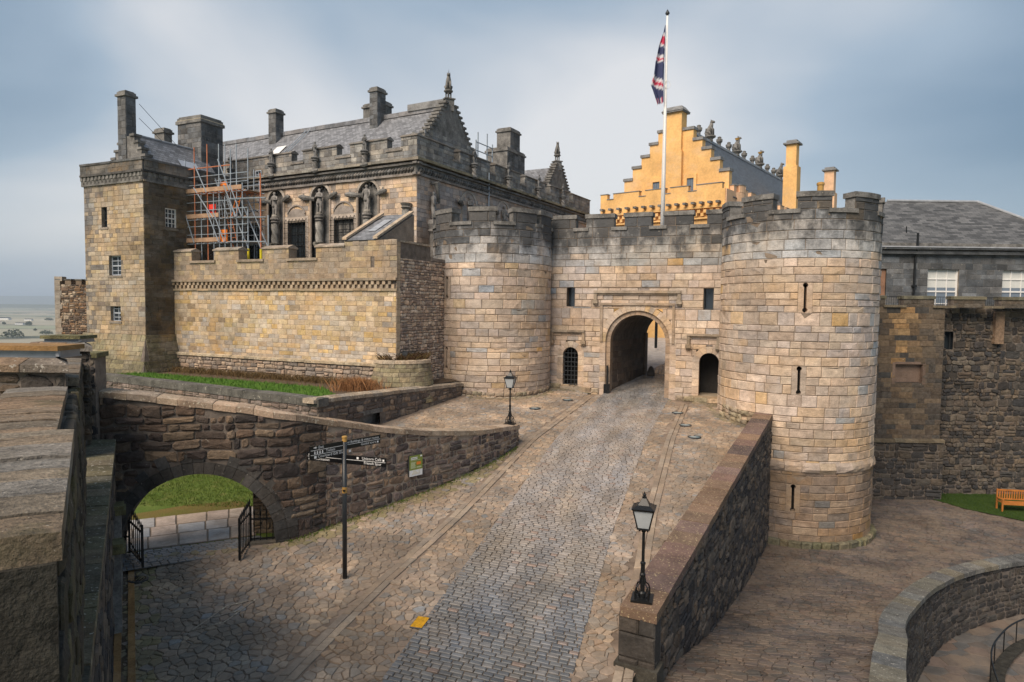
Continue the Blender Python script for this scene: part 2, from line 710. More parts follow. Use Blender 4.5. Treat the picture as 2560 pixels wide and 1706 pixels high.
def slate(name, c, w, h, var=0.45, rough=0.6):
    """slate courses from UVs in metres: too small to pick apart at their distance"""
    m, n, l, b = newmat(name)
    uv = n.new('ShaderNodeUVMap')
    uv.uv_map = 'UVMap'
    br = n.new('ShaderNodeTexBrick')
    br.inputs['Scale'].default_value = 1.0
    br.inputs['Brick Width'].default_value = w
    br.inputs['Row Height'].default_value = h
    br.inputs['Mortar Size'].default_value = 0.012
    br.inputs['Mortar Smooth'].default_value = 0.3
    br.inputs['Color1'].default_value = (c[0] * (1 - var), c[1] * (1 - var), c[2] * (1 - var), 1)
    br.inputs['Color2'].default_value = (c[0] * (1 + var), c[1] * (1 + var), c[2] * (1 + var), 1)
    br.inputs['Mortar'].default_value = (c[0] * 0.25, c[1] * 0.25, c[2] * 0.25, 1)
    l.new(uv.outputs[0], br.inputs['Vector'])
    g = n.new('ShaderNodeNewGeometry')
    ns = add_noise(n, l, 1.6, 5, 0.65, g.outputs['Position'])
    cc = mixc(n, l, 1.0, br.outputs['Color'], gray(n, l, mrange(n, l, ns, 0.3, 0.7, 0.86, 1.14)), 'MULTIPLY')
    l.new(cc, b.inputs['Base Color'])
    b.inputs['Roughness'].default_value = rough
    bp = n.new('ShaderNodeBump')
    bp.inputs['Strength'].default_value = 0.5
    bp.inputs['Distance'].default_value = 0.02
    sv = n.new('ShaderNodeMath')
    sv.operation = 'SUBTRACT'
    sv.inputs[0].default_value = 1.0
    l.new(br.outputs['Fac'], sv.inputs[1])
    l.new(sv.outputs[0], bp.inputs['Height'])
    l.new(bp.outputs[0], b.inputs['Normal'])
    return m

def grassmat(name, a, b2, sc=1.2, dry=None):
    m, n, l, b = newmat(name)
    g = n.new('ShaderNodeNewGeometry')
    pos = g.outputs['Position']
    n1 = add_noise(n, l, sc, 6, 0.7, pos)
    c = mixc(n, l, mrange(n, l, n1, 0.3, 0.7, 0, 1), a, b2)
    n2 = add_noise(n, l, 30, 3, 0.7, pos)
    c = mixc(n, l, 1.0, c, gray(n, l, mrange(n, l, n2, 0.25, 0.75, 0.55, 1.35)), 'MULTIPLY')
    if dry:
        n3 = add_noise(n, l, dry[0], 4, 0.6, pos)
        c = mixc(n, l, mrange(n, l, n3, dry[1], dry[1] + 0.15, 0, dry[2]), c, dry[3])
    l.new(c, b.inputs['Base Color'])
    b.inputs['Roughness'].default_value = 0.95
    b.inputs['Specular IOR Level'].default_value = 0.1
    bp = n.new('ShaderNodeBump')
    bp.inputs['Strength'].default_value = 0.8
    bp.inputs['Distance'].default_value = 0.05
    l.new(n2, bp.inputs['Height'])
    l.new(bp.outputs[0], b.inputs['Normal'])
    return m

SOOT = (0.06, 0.062, 0.065)
M = {}
M['gate'] = stone('gate_ashlar', var=(0.68, 1.24), fine=(0.8, 1.16), bump=1.0, strata=True, ochre=0.32, pale=0.32, grime=(1.6, 5.6, 0.9, SOOT), lichen=(0.70, 0.5, 5.0, (0.6, 0.56, 0.48)))
M['ash'] = stone('weathered_ashlar', var=(0.66, 1.24), fine=(0.8, 1.16), bump=0.9, strata=True, ochre=0.4, pale=0.3)
M['palace'] = stone('palace_ashlar', var=(0.65, 1.2), fine=(0.8, 1.15), bump=0.8, sc=1.6)
M['soot'] = stone('sooty_stone', base=(0.155, 0.15, 0.142), var=(0.4, 1.8), fine=(0.7, 1.3), sc=1.6, bump=0.6, lichen=(0.66, 0.5, 7.0, (0.42, 0.39, 0.33)))
M['soot_t'] = stone('sooty_tinted_stone', var=(0.6, 1.6), fine=(0.75, 1.25), sc=1.5, bump=0.6, lichen=(0.68, 0.5, 7.0, (0.42, 0.39, 0.33)))
M['rub'] = stone('rubble_stone', var=(0.6, 1.4), fine=(0.75, 1.25), sc=5, bump=0.8, bsc=22, lichen=(0.71, 0.55, 9.0, (0.50, 0.47, 0.40)))
M['pave'] = stone('paving_stone', moss=(0.47, 0.5, 0.7, (0.20, 0.155, 0.115)), var=(0.72, 1.25), fine=(0.85, 1.15), sc=1.1, bump=0.35, bsc=30, rough=0.72, spec=0.4)
M['sett'] = stone('whin_sett', moss=(0.52, 0.35, 0.5, (0.21, 0.175, 0.145)), var=(0.72, 1.3), fine=(0.82, 1.15), sc=0.8, bump=0.3, bsc=40, rough=0.46, spec=0.6)
M['joint'] = stone('sandy_joint', base=(0.21, 0.165, 0.125), var=(0.6, 1.4), sc=1.5, bump=0.4)
M['pjoint'] = stone('paving_joint', base=(0.25, 0.19, 0.145), var=(0.45, 1.5), sc=0.7, bump=0.4, moss=(0.60, 0.5, 0.35, (0.14, 0.13, 0.05)))
M['djoint'] = stone('dark_joint', base=(0.13, 0.10, 0.08), var=(0.45, 1.6), sc=0.7, bump=0.4)
M['street'] = stone('pale_street_setts', base=(0.42, 0.40, 0.39), var=(0.7, 1.2), fine=(0.7, 1.2), sc=2.0, bump=0.6, rough=0.6)
M['mortar'] = stone('pale_mortar', base=(0.40, 0.32, 0.25), var=(0.7, 1.25), sc=3, bump=0.5)
M['dmortar'] = stone('dark_mortar', base=(0.15, 0.125, 0.105), var=(0.6, 1.5), sc=3, bump=0.6)
M['coping'] = stone('lichened_coping', var=(0.6, 1.35), fine=(0.75, 1.3), sc=2.2, bump=0.6, bsc=20, lichen=(0.60, 0.75, 10.0, (0.62, 0.55, 0.42)))
M['copdark'] = stone('dark_coping', base=(0.10, 0.095, 0.085), var=(0.55, 1.7), fine=(0.7, 1.3), sc=2.0, bump=0.6, lichen=(0.66, 0.7, 9.0, (0.50, 0.46, 0.38)))
M['parapet'] = stone('weathered_parapet', var=(0.6, 1.4), fine=(0.7, 1.3), sc=3.0, bump=0.8, bsc=26, strata=False, lichen=(0.63, 0.6, 14.0, (0.55, 0.52, 0.46)))
M['slab'] = stone('bedded_coping_slab', var=(0.5, 1.5), fine=(0.6, 1.4), moss=(0.58, 0.55, 1.5, (0.10, 0.095, 0.05)), sc=2.6, bump=1.0, bsc=40, grain=-math.atan2(0.541, 0.841), lichen=(0.66, 0.6, 22.0, (0.58, 0.54, 0.46)))
M['mossy'] = stone('mossy_stone', base=(0.13, 0.12, 0.06), var=(0.5, 1.6), sc=4, bump=0.8)
M['redcope'] = stone('red_sandstone_coping', var=(0.7, 1.3), fine=(0.8, 1.2), sc=1.8, bump=0.5, lichen=(0.61, 0.7, 19.0, (0.50, 0.40, 0.23)))
M['slate'] = slate('grey_slate', (0.20, 0.205, 0.22), 0.30, 0.20, 0.35)
M['slate2'] = slate('mottled_slate', (0.105, 0.105, 0.105), 0.5, 0.22, 0.5)
M['slate3'] = slate('blue_slate', (0.10, 0.115, 0.135), 0.30, 0.20, 0.3)
M['lead'] = plain('lead_sheet', (0.33, 0.35, 0.38), 0.55, 0.0, 0.25, 3)
M['render'] = stone('ochre_limewash', base=(0.83, 0.50, 0.195), var=(0.74, 1.14), fine=(0.86, 1.08), sc=0.55, bump=0.5, bsc=5, pale=0.25)
M['render2'] = stone('pale_limewash', base=(0.74, 0.48, 0.30), var=(0.8, 1.12), fine=(0.9, 1.08), sc=1.2, bump=0.3, bsc=8)
M['hallcope'] = stone('weathered_lead_cope', base=(0.20, 0.20, 0.20), var=(0.7, 1.5), sc=2, bump=0.4)
M['glass'] = plain('window_glass', (0.035, 0.045, 0.055), 0.06, 0, 0, spec=0.9)
M['glassb'] = plain('blue_window_glass', (0.16, 0.20, 0.25), 0.05, 0, 0, spec=0.9)
M['white'] = plain('white_paint', (0.78, 0.77, 0.75), 0.5, 0, 0.06, 6)
M['bluewhite'] = plain('aged_white_paint', (0.42, 0.46, 0.52), 0.55, 0, 0.12, 6)
M['iron'] = plain('black_iron', (0.012, 0.013, 0.014), 0.38, 0.3, 0.3, 20)
M['irong'] = plain('grey_iron', (0.05, 0.055, 0.06), 0.5, 0.3, 0.3, 20)
M['lampglass'] = plain('frosted_lamp_glass', (0.40, 0.43, 0.45), 0.25, 0, 0.10, 5, spec=0.7)
M['bulb'] = plain('lamp_glow', (0.9, 0.7, 0.5), 0.4, emit=((1.0, 0.62, 0.32), 0.5))
M['postgrey'] = plain('charcoal_paint', (0.028, 0.032, 0.037), 0.38, 0.0, 0.1, 10)
M['signblack'] = plain('sign_black', (0.006, 0.006, 0.007), 0.35)
M['gold'] = plain('gold_paint', (0.50, 0.29, 0.08), 0.45, 0.2, 0.1, 10)
M['letter'] = plain('white_lettering', (0.8, 0.8, 0.8), 0.5)
M['signgreen'] = plain('panel_green', (0.22, 0.27, 0.05), 0.45)
M['palegreen'] = plain('panel_print', (0.52, 0.58, 0.34), 0.5)
M['cream'] = plain('panel_cream', (0.70, 0.66, 0.52), 0.5)
M['steel'] = plain('galvanised_tube', (0.30, 0.35, 0.40), 0.5, 0.3, 0.3, 4)
M['orange'] = plain('orange_plastic', (0.85, 0.24, 0.03), 0.5, 0, 0.1, 6)
M['rust'] = plain('rusty_tube', (0.48, 0.17, 0.08), 0.7, 0.1, 0.3, 5)
M['red'] = plain('red_plastic', (0.75, 0.05, 0.03), 0.5, 0, 0.1, 6)
M['yellow'] = plain('yellow_sleeve', (0.75, 0.62, 0.02), 0.5, 0, 0.1, 6)
M['board'] = stone('scaffold_board', base=(0.40, 0.26, 0.17), var=(0.7, 1.3), sc=1.5, bump=0.2)
M['wood'] = stone('varnished_slats', base=(0.40, 0.15, 0.035), var=(0.75, 1.3), sc=2.5, bump=0.15, rough=0.5)
M['rustlid'] = stone('rusty_lid', base=(0.27, 0.155, 0.06), var=(0.6, 1.4), sc=4, bump=0.3, rough=0.8)
M['zinc'] = plain('zinc_case', (0.22, 0.25, 0.28), 0.4, 0.6, 0.2, 6)
M['hydrant'] = stone('yellow_cover_paint', base=(0.70, 0.36, 0.02), var=(0.6, 1.3), fine=(0.7, 1.2), sc=9, bump=0.5, bsc=50)
M['discglass'] = plain('ground_light_glass', (0.24, 0.34, 0.38), 0.15, 0, 0.1, spec=0.8)
M['lawn'] = grassmat('lawn_grass', (0.085, 0.14, 0.025), (0.16, 0.20, 0.05), 0.8, dry=(1.6, 0.55, 0.5, (0.26, 0.23, 0.09)))
M['blade'] = grassmat('grass_blades', (0.09, 0.15, 0.025), (0.17, 0.21, 0.05), 2.0, dry=(1.6, 0.55, 0.5, (0.28, 0.25, 0.10)))
M['wear'] = grassmat('worn_turf', (0.20, 0.13, 0.05), (0.14, 0.15, 0.035), 1.6)
M['strip'] = grassmat('garden_grass', (0.07, 0.17, 0.025), (0.13, 0.23, 0.045), 1.3, dry=(2.2, 0.58, 0.4, (0.2, 0.2, 0.08)))
M['shade'] = grassmat('court_grass', (0.03, 0.06, 0.012), (0.055, 0.09, 0.02), 1.0)
M['soil'] = stone('bare_soil', base=(0.10, 0.07, 0.045), var=(0.6, 1.5), sc=3, bump=0.8)
M['plant'] = grassmat('winter_plants', (0.20, 0.12, 0.055), (0.13, 0.10, 0.05), 3.0)
M['reed'] = grassmat('dry_reeds', (0.42, 0.22, 0.10), (0.34, 0.17, 0.08), 4.0)
M['heather'] = grassmat('heather', (0.10, 0.045, 0.04), (0.12, 0.10, 0.03), 4.0)
M['flag'] = stone('flag_cloth', var=(0.9, 1.08), fine=(0.95, 1.04), bump=0.1, rough=0.8)
M['rock'] = stone('castle_rock', base=(0.14, 0.13, 0.09), var=(0.5, 1.5), sc=0.2, bump=0.8, bsc=2, moss=(0.45, 0.8, 0.05, (0.09, 0.13, 0.03)))
M['curtain'] = plain('window_blind', (0.62, 0.63, 0.60), 0.7, 0, 0.06, 9)
M['darkvoid'] = stone('dark_interior', base=(0.03, 0.028, 0.026), var=(0.7, 1.3), bump=0.2)
M['foliage'] = grassmat('field_foliage', (0.05, 0.07, 0.03), (0.08, 0.09, 0.04), 0.1)
M['black'] = stone('black_mossy_stone', base=(0.028, 0.026, 0.021), var=(0.5, 1.8), fine=(0.6, 1.5), sc=5, bump=0.8, lichen=(0.70, 0.4, 12.0, (0.3, 0.3, 0.28)))
M['houses'] = plain('far_render', (0.7, 0.7, 0.68), 0.8)

# field pattern of the plain: ploughed, pasture and stubble strips
def fieldmat():
    m, n, l, b = newmat('farm_fields')
    g = n.new('ShaderNodeNewGeometry')
    mp = n.new('ShaderNodeMapping')
    mp.inputs['Scale'].default_value = (0.0016, 0.0030, 0.0)
    mp.inputs['Rotation'].default_value = (0, 0, 0.35)
    l.new(g.outputs['Position'], mp.inputs[0])
    v = n.new('ShaderNodeTexVoronoi')
    v.feature = 'F1'
    v.inputs['Scale'].default_value = 1.0
    l.new(mp.outputs[0], v.inputs['Vector'])
    r = n.new('ShaderNodeValToRGB')
    el = r.color_ramp.elements
    el[0].color, el[1].color = (0.17, 0.19, 0.12, 1), (0.40, 0.37, 0.27, 1)
    el.new(0.35).color = (0.25, 0.27, 0.17, 1)
    el.new(0.7).color = (0.32, 0.29, 0.21, 1)
    sp = n.new('ShaderNodeSeparateColor')
    l.new(v.outputs['Color'], sp.inputs[0])
    l.new(sp.outputs[0], r.inputs[0])
    v2 = n.new('ShaderNodeTexVoronoi')
    v2.feature = 'DISTANCE_TO_EDGE'
    v2.inputs['Scale'].default_value = 1.0
    l.new(mp.outputs[0], v2.inputs['Vector'])
    c = mixc(n, l, mrange(n, l, v2.outputs['Distance'], 0.01, 0.035, 1, 0), r.outputs[0], (0.03, 0.04, 0.02))
    l.new(c, b.inputs['Base Color'])
    b.inputs['Roughness'].default_value = 0.95
    return m
M['fields'] = fieldmat()

# ------------------------------------------------------------------ colours
TAN = [(0.545, 0.425, 0.325), (0.575, 0.46, 0.355), (0.51, 0.40, 0.31), (0.55, 0.42, 0.30), (0.49, 0.395, 0.32), (0.56, 0.45, 0.37)]
OCH = [(0.56, 0.37, 0.17), (0.54, 0.39, 0.23), (0.58, 0.42, 0.25)]
GRY = [(0.40, 0.40, 0.40), (0.45, 0.445, 0.44), (0.36, 0.365, 0.37), (0.47, 0.455, 0.44)]
PNK = [(0.44, 0.375, 0.335), (0.40, 0.35, 0.315), (0.46, 0.38, 0.33)]
DRK = [(0.075, 0.08, 0.085), (0.10, 0.105, 0.11), (0.13, 0.135, 0.14)]
RUB = [(0.16, 0.125, 0.10), (0.11, 0.09, 0.08), (0.085, 0.075, 0.072), (0.20, 0.155, 0.115), (0.13, 0.105, 0.09), (0.24, 0.19, 0.145)]
RUBD = [(0.075, 0.064, 0.055), (0.055, 0.05, 0.046), (0.10, 0.08, 0.064), (0.13, 0.105, 0.08), (0.045, 0.042, 0.042)]
# ------------------------------------------------------------------ ground levels (metres below the eye)
PROF = [(2, -9.0), (10, -8.3), (13.8, -7.8), (28, -5.95), (37.5, -5.1), (46, -4.4), (60, -3.1), (95, -2.2)]
ROADL = [(6, -4.7), (13.9, -2.32), (21, -0.17), (29, 2.2), (38.3, 5.65), (45.7, 9.9), (62, 19.6)]
ROADR = [(6, -1.05), (13.6, 1.24), (21, 3.32), (29.1, 5.93), (37, 8.75), (44.3, 12.95), (62, 23.3)]
KOFF = [(10, 2.3), (16.9, 2.0), (21, 1.56), (29, 1.16), (38, 0.75)]
def prof(y): return interp(y, PROF)
def roadl(y): return interp(y, ROADL)
def roadr(y): return interp(y, ROADR)
def kerbl(y): return roadl(y) - interp(y, KOFF)
def kerbr(y): return roadr(y) + 1.0
def sm(t):
    t = min(1, max(0, t))
    return t * t * (3 - 2 * t)
def zg(x, y): return prof(y) + 0.035 * max(0.0, kerbl(y) - x) * sm((y - 26) / 2)
def zt(x, y): return prof(max(y, 27.0)) + 0.035 * max(0.0, kerbl(y) - x)
W1 = [(-11.4, 18.05), (-9.1, 18.55), (-6.9, 19.1), (-5.6, 20.3), (-4.5, 21.4), (-3.5, 22.5), (-2.4, 23.7), (-1.3, 25.1), (-0.4, 26.5), (0.32, 28.0)]
W1S = spline([Vector(p) for p in W1], 4)
def w1x(y): return interp(y, [(p[1], p[0]) for p in W1S])
def leftface(y): return -0.54 - 0.58 * y
def wallr(y): return 2.41 + 0.526 * (y - 13.9)
def xl(y):
    if y < 18.1: return leftface(y)
    return w1x(y)
ZC = [(8, -7.9), (13, -8.0), (15.5, -8.5), (19, -9.6), (25, -10.7), (30, -11.1), (45, -10.9)]
def zc(x, y): return interp(y, ZC)
CW = [(6.6, 11.6), (8.5, 14.8), (9.95, 17.1), (11.3, 19.4), (12.7, 21.2), (15.5, 24.3), (18.1, 26.3), (21.8, 28.0), (27, 29.5)]
def cwx(y): return interp(y, [(p[1], p[0]) for p in CW])
TR, TL = (14.56, 33.7, 3.7), (-1.22, 39.5, 3.5)

def strip(rows, xa, xb, zf, nx, dz=0.0):
    v, f = [], []
    for y in rows:
        a, b = xa(y), xb(y)
        for i in range(nx + 1):
            x = a + (b - a) * i / nx
            v.append((x, y, zf(x, y) + dz))
    for j in range(len(rows) - 1):
        for i in range(nx):
            k = j * (nx + 1) + i
            f.append((k, k + 1, k + nx + 2, k + nx + 1))
    return v, f

# forecourt: one bedding sheet with the separate stones on it
ys = [2 + 0.8 * i for i in range(33)]
ys = [y for y in ys if y < 27.9] + [28.0]
fore = MB()
fore.add(strip(ys, lambda y: xl(y) - 0.15, lambda y: wallr(y) + 0.45, zg, 14, -0.02))
ys2 = [28.0 + 0.75 * i for i in range(14)]
fore.add(strip(ys2, lambda y: -7.6, lambda y: min(wallr(y) + 0.45, 13.2), zg, 16, -0.02))
forecourt = fore.build('forecourt', M['pjoint'], kind='structure')
terr = part('upper_terrace', strip([20.0 + 0.8 * i for i in range(10)] + [27.96], lambda y: -7.4, lambda y: w1x(y) - 0.25, zt, 8, -0.02), M['pjoint'], kind='structure')

PAVE = [(0.335, 0.255, 0.19), (0.29, 0.225, 0.17), (0.37, 0.285, 0.21), (0.27, 0.22, 0.175), (0.315, 0.235, 0.175), (0.25, 0.215, 0.18)]
def pavecol(x, y, r):
    c = jit(r.choice(PAVE), r, 0.09, 0.03)
    if r.random() < 0.04: c = jit((0.25, 0.235, 0.22), r)
    wet = min(abs(math.hypot(x - TR[0], y - TR[1]) - TR[2]), abs(math.hypot(x - TL[0], y - TL[1]) - TL[2]), abs((x - 2.0) * 0.358 + (y - 39.53) * 0.934))
    if wet < 0.55 and r.random() < 0.8:                     # damp green-brown margin under the walls
        c = tuple(a_ * 0.45 + b_ * 0.55 for a_, b_ in zip(c, (0.15, 0.135, 0.065)))
    return patch(c, x, y, 0.55, 0.5)

def paving(S, u0, u1, v0, v1, su, sv, keep, r, bevel=0.018, colf=None, gap=0.008):
    out = []
    for poly in cells(u0, u1, v0, v1, su, sv, r, keep, 0.47, gap):
        cu = sum(p[0] for p in poly) / len(poly)
        cv = sum(p[1] for p in poly) / len(poly)
        v, f = block(S, poly, r.uniform(0.004, 0.016), bevel, back=-0.04, r=r)
        out.append((v, f, (colf or pavecol)(cu, cv, r), area(poly)))
    return out

r = random.Random(11)
GS = Ground(zg)
def colfore(x, y, r_):
    c = pavecol(x, y, r_)
    d = x - xl(y)
    if y < 28 and d < 1.0 and r_.random() < 0.7:             # mossy verge along the wall foot
        k = 0.6
        c = (c[0] * (1 - k) + 0.20 * k, c[1] * (1 - k) + 0.175 * k, c[2] * (1 - k) + 0.06 * k)
    return c
ps = paving(GS, -11.2, 3, 10.6, 28.6, 0.19, 0.165, lambda x, y: xl(y) + 0.1 < x < kerbl(y) - 0.30, r, colf=colfore)
ps += paving(GS, -5, 8, 10.6, 37.8, 0.19, 0.16, lambda x, y: kerbl(y) + 0.28 < x < roadl(y) - 0.12, r)
ps += paving(GS, 0, 9, 10.6, 36.8, 0.19, 0.16, lambda x, y: roadr(y) + 0.12 < x < kerbr(y) - 0.12, r)
ps += paving(GS, 1.5, 13, 12.0, 36.6, 0.19, 0.16, lambda x, y: kerbr(y) + 0.52 < x < wallr(y) - 0.05 and math.hypot(x - TR[0], y - TR[1]) > TR[2] + 0.1, r)
ps += paving(GS, -7.4, 6, 28.3, 40, 0.19, 0.16, lambda x, y: x < kerbl(y) - 0.30 and x > -7.9 + 0.542 * (y - 26.5) + 0.3 and math.hypot(x - TL[0], y - TL[1]) > TL[2] + 0.1 and (x - 2.0) * 0.358 + (y - 39.53) * 0.934 < -0.05, r)
emit(forecourt, ps, 'paving_stone', M['pave'], 300, 'paving_mass')
pt = paving(Ground(zt), -6.9, 0.4, 22, 28.35, 0.25, 0.22, lambda x, y: x < w1x(y) - 0.6 and x > -7.9 + 0.542 * (y - 26.5) + 0.2, r)
emit(terr, pt, 'paving_stone', M['pave'], 120, 'paving_mass')

# kerb runners: two lines of long blocks either side of the carriageway
kp = []
for line, offs in ((kerbl, (-0.11, 0.10)), (kerbr, (0.12, 0.34))):
    for off in offs:
        y = 10.8
        while y < 37.2:
            L = r.uniform(0.34, 0.62)
            x0, x1 = line(y) + off, line(y + L) + off
            if not (line is kerbr and y > 35.2):
                poly = [(x0 - 0.10, y + 0.01), (x0 + 0.10, y + 0.01), (x1 + 0.10, y + L - 0.01), (x1 - 0.10, y + L - 0.01)]
                v, f = block(GS, poly, 0.02, 0.016, back=-0.05, r=r)
                kp.append((v, f, jit(r.choice([(0.32, 0.25, 0.188), (0.29, 0.228, 0.175), (0.34, 0.265, 0.195)]), r, 0.1), L * 0.24))
            y += L
emit(forecourt, kp, 'kerb_block', M['pave'], 230, 'kerb_mass')

# sett carriageway
class RoadS:
    def P(s, u, v, w=0.0):
        a, b = roadl(v), roadr(v)
        x = a + (b - a) * u
        y = v - (u - 0.5) * 1.15          # rows lie square to the slanting road
        return (x, y, zg(x, y) + w)
RS = RoadS()
road = part('sett_road', [bxq(RS, 0, 1, y, y + 1.0, -0.012, 6) for y in range(8, 61)], M['joint'], kind='structure')
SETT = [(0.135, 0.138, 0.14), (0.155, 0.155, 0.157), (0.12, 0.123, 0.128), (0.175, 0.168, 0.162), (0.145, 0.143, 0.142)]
sp = []
y = 10.6
while y < 60:
    hrow = 0.122 if y < 44 else 0.25
    u = -r.uniform(0, 0.07)
    w_ = roadr(y) - roadl(y)
    while u < 1:
        L = r.uniform(0.19, 0.30) / w_
        a, b = max(0, u), min(1, u + L)
        if b - a > 0.015:
            g = 0.011 / w_
            poly = [(a + g, y + 0.010), (b - g, y + 0.010), (b - g, y + hrow - 0.010), (a + g, y + hrow - 0.010)]
            # chamfer in metres: block() works in the units of the frame, so scale u
            v, f = [], []
            ins = 0.016
            pr = r.uniform(0.018, 0.032)
            gi = ins / w_
            ring2 = [(a + g + gi, y + 0.01 + ins), (b - g - gi, y + 0.01 + ins), (b - g - gi, y + hrow - 0.01 - ins), (a + g + gi, y + hrow - 0.01 - ins)]
            v = [RS.P(p, q, -0.03) for p, q in poly] + [RS.P(p, q, pr - 0.014) for p, q in poly] + [RS.P(p, q, pr + r.uniform(-0.004, 0.004)) for p, q in ring2]
            f = [(i, (i + 1) % 4, 4 + (i + 1) % 4, 4 + i) for i in range(4)] + [(4 + i, 4 + (i + 1) % 4, 8 + (i + 1) % 4, 8 + i) for i in range(4)] + [(8, 9, 10, 11)]
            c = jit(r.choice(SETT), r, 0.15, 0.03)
            k_ = sm((y - 14) / 9) * 0.8 * (1 - 0.8 * sm((y - 33.5) / 3.0))          # paler tan up the ramp: grazing glare put into the sett colour
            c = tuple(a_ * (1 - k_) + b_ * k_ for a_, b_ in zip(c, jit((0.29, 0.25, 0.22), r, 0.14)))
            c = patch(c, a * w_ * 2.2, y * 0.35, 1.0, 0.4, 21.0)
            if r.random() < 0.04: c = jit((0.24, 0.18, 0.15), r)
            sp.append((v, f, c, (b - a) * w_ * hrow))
        u += L
    y += hrow
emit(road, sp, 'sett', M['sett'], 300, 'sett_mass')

# street beyond the gate
part('inner_street', strip([40.5 + 1.3 * i for i in range(20)], lambda y: 2.0 + 0.2 * (y - 38), lambda y: 12.0 + 0.9 * (y - 38), lambda x, y: prof(y), 8, -0.03), M['street'], kind='structure')

# lower court, right of the ramp wall
ysc = [8 + 0.8 * i for i in range(40)]
court = part('lower_court', strip(ysc, lambda y: wallr(y) + 0.45 if y < 31 else 11.4, lambda y: min(cwx(y) - 0.1, 34) if y < 29.4 else 36, zc, 16, -0.02), M['djoint'], kind='structure')
COURT = [(0.115, 0.09, 0.075), (0.095, 0.078, 0.068), (0.13, 0.10, 0.082), (0.088, 0.078, 0.07), (0.11, 0.086, 0.076)]
def grass_edge(x): return interp(x, [(24.6, 37.8), (25.4, 36.0), (28.0, 33.2), (31.0, 31.2), (36, 29.5)])
def keepc(x, y):
    return x > wallr(y) + 0.85 and (y > 29.3 or x < cwx(y) - 0.1) and math.hypot(x - TR[0], y - TR[1]) > TR[2] + 0.25 and y < 38 and not (x > 24.6 and y > grass_edge(x))
pc = paving(Ground(zc), 3.5, 27, 11.5, 38, 0.235, 0.19, keepc, r, colf=lambda x, y, q: patch(jit(q.choice(COURT), q, 0.14, 0.05), x, y, 0.4, 0.4))
emit(court, pc, 'paving_stone', M['pave'], 300, 'paving_mass')

def flat_poly(name, pts, z, mat, **kw):
    return part(name, ([(x, y, z) for x, y in pts], [tuple(range(len(pts)))]), mat, **kw)

def blades(name, test, box, n, h, mat, zf, r, wid=0.012, lean=0.5, parent=None, **kw):
    m = MB()
    V, Fc = [], []
    k = 0
    while k < n:
        x, y = r.uniform(box[0], box[1]), r.uniform(box[2], box[3])
        k += 1
        if not test(x, y): continue
        z = zf(x, y)
        a = r.uniform(0, 6.283)
        hh = h * r.uniform(0.5, 1.4)
        dx, dy = math.cos(a) * wid, math.sin(a) * wid
        lx, ly = r.uniform(-lean, lean) * hh, r.uniform(-lean, lean) * hh
        i = len(V)
        V += [(x - dx, y - dy, z), (x + dx, y + dy, z), (x + lx, y + ly, z + hh)]
        Fc.append((i, i + 1, i + 2))
    m.add((V, Fc))
    return m.build(name, mat, parent, kind='stuff', **kw)

def inpoly(x, y, P):
    c = False
    for (a, b), (d, e_) in zip(P, P[1:] + P[:1]):
        if (b > y) != (e_ > y) and x < (d - a) * (y - b) / (e_ - b) + a:
            c = not c
    return c

# grass of the court
gp = [(24.6, 37.85), (25.4, 36.0), (28.0, 33.2), (31.0, 31.2), (36, 29.6), (36, 39.6), (24.6, 39.6)]
part('court_lawn', ([(x, y, zc(x, y) + 0.03) for x, y in gp], [tuple(range(len(gp)))]), M['shade'], kind='structure')
blades('court_grass', lambda x, y: inpoly(x, y, gp), (24.5, 34, 30, 39), 9000, 0.09, M['shade'], lambda x, y: zc(x, y) + 0.02, r, label='short dark grass below the rubble wall by the bench', cat='grass')

# lawn, flagged path and setts seen through the arch
ZL = -7.25
lawn_p = [(-34, 15.5), (-11.5, 18.4), (-9.1, 18.9), (-6.7, 19.5), (-5.4, 20.8), (-5.4, 25.2), (-7.4, 26.8), (-23, 35.2), (-34, 41)]
flat_poly('lawn', lawn_p, ZL, M['lawn'], kind='structure')
q1 = [atz(px, py, ZL) for px, py in ((250, 1312), (640, 1268), (640, 1340), (250, 1392))]
flag_bed = part('flagged_path', ([(p.x, p.y, ZL + 0.015) for p in q1[::-1]], [(0, 1, 2, 3)]), M['joint'], kind='structure')
FS = Ground(lambda x, y: ZL + 0.015)
fl = []
A_, B_, C_, D_ = [Vector((p.x, p.y)) for p in (q1[3], q1[2], q1[1], q1[0])]
def bil(s, t): return A_.lerp(B_, s).lerp(D_.lerp(C_, s), t)
t = 0.0
for tr in ((0.0, 0.36), (0.36, 0.66), (0.66, 1.0)):
    s = 0.0
    while s < 0.99:
        ds = r.uniform(0.10, 0.2)
        if s + ds > 0.93: ds = 1 - s
        e0 = 0.006
        poly = [tuple(bil(s + e0, tr[0] + 0.01)), tuple(bil(s + ds - e0, tr[0] + 0.01)), tuple(bil(s + ds - e0, tr[1] - 0.01)), tuple(bil(s + e0, tr[1] - 0.01))]
        v, f = block(FS, poly, 0.03, 0.012, back=-0.01, r=r)
        fl.append((v, f, jit(r.choice([(0.42, 0.33, 0.27), (0.38, 0.34, 0.31), (0.33, 0.33, 0.335), (0.46, 0.36, 0.28)]), r, 0.1), 1))
        s += ds
emit(flag_bed, fl, 'flagstone', M['pave'], 100)
q2 = [atz(px, py, ZL) for px, py in ((240, 1440), (700, 1370), (650, 1341), (240, 1396))]
sett_bed = part('arch_sett_strip', ([(p.x, p.y, ZL + 0.012) for p in q2], [(0, 1, 2, 3)]), M['joint'], kind='structure')
A_, B_, C_, D_ = [Vector((p.x, p.y)) for p in (q2[0], q2[1], q2[2], q2[3])]
sl = []
NR = 9
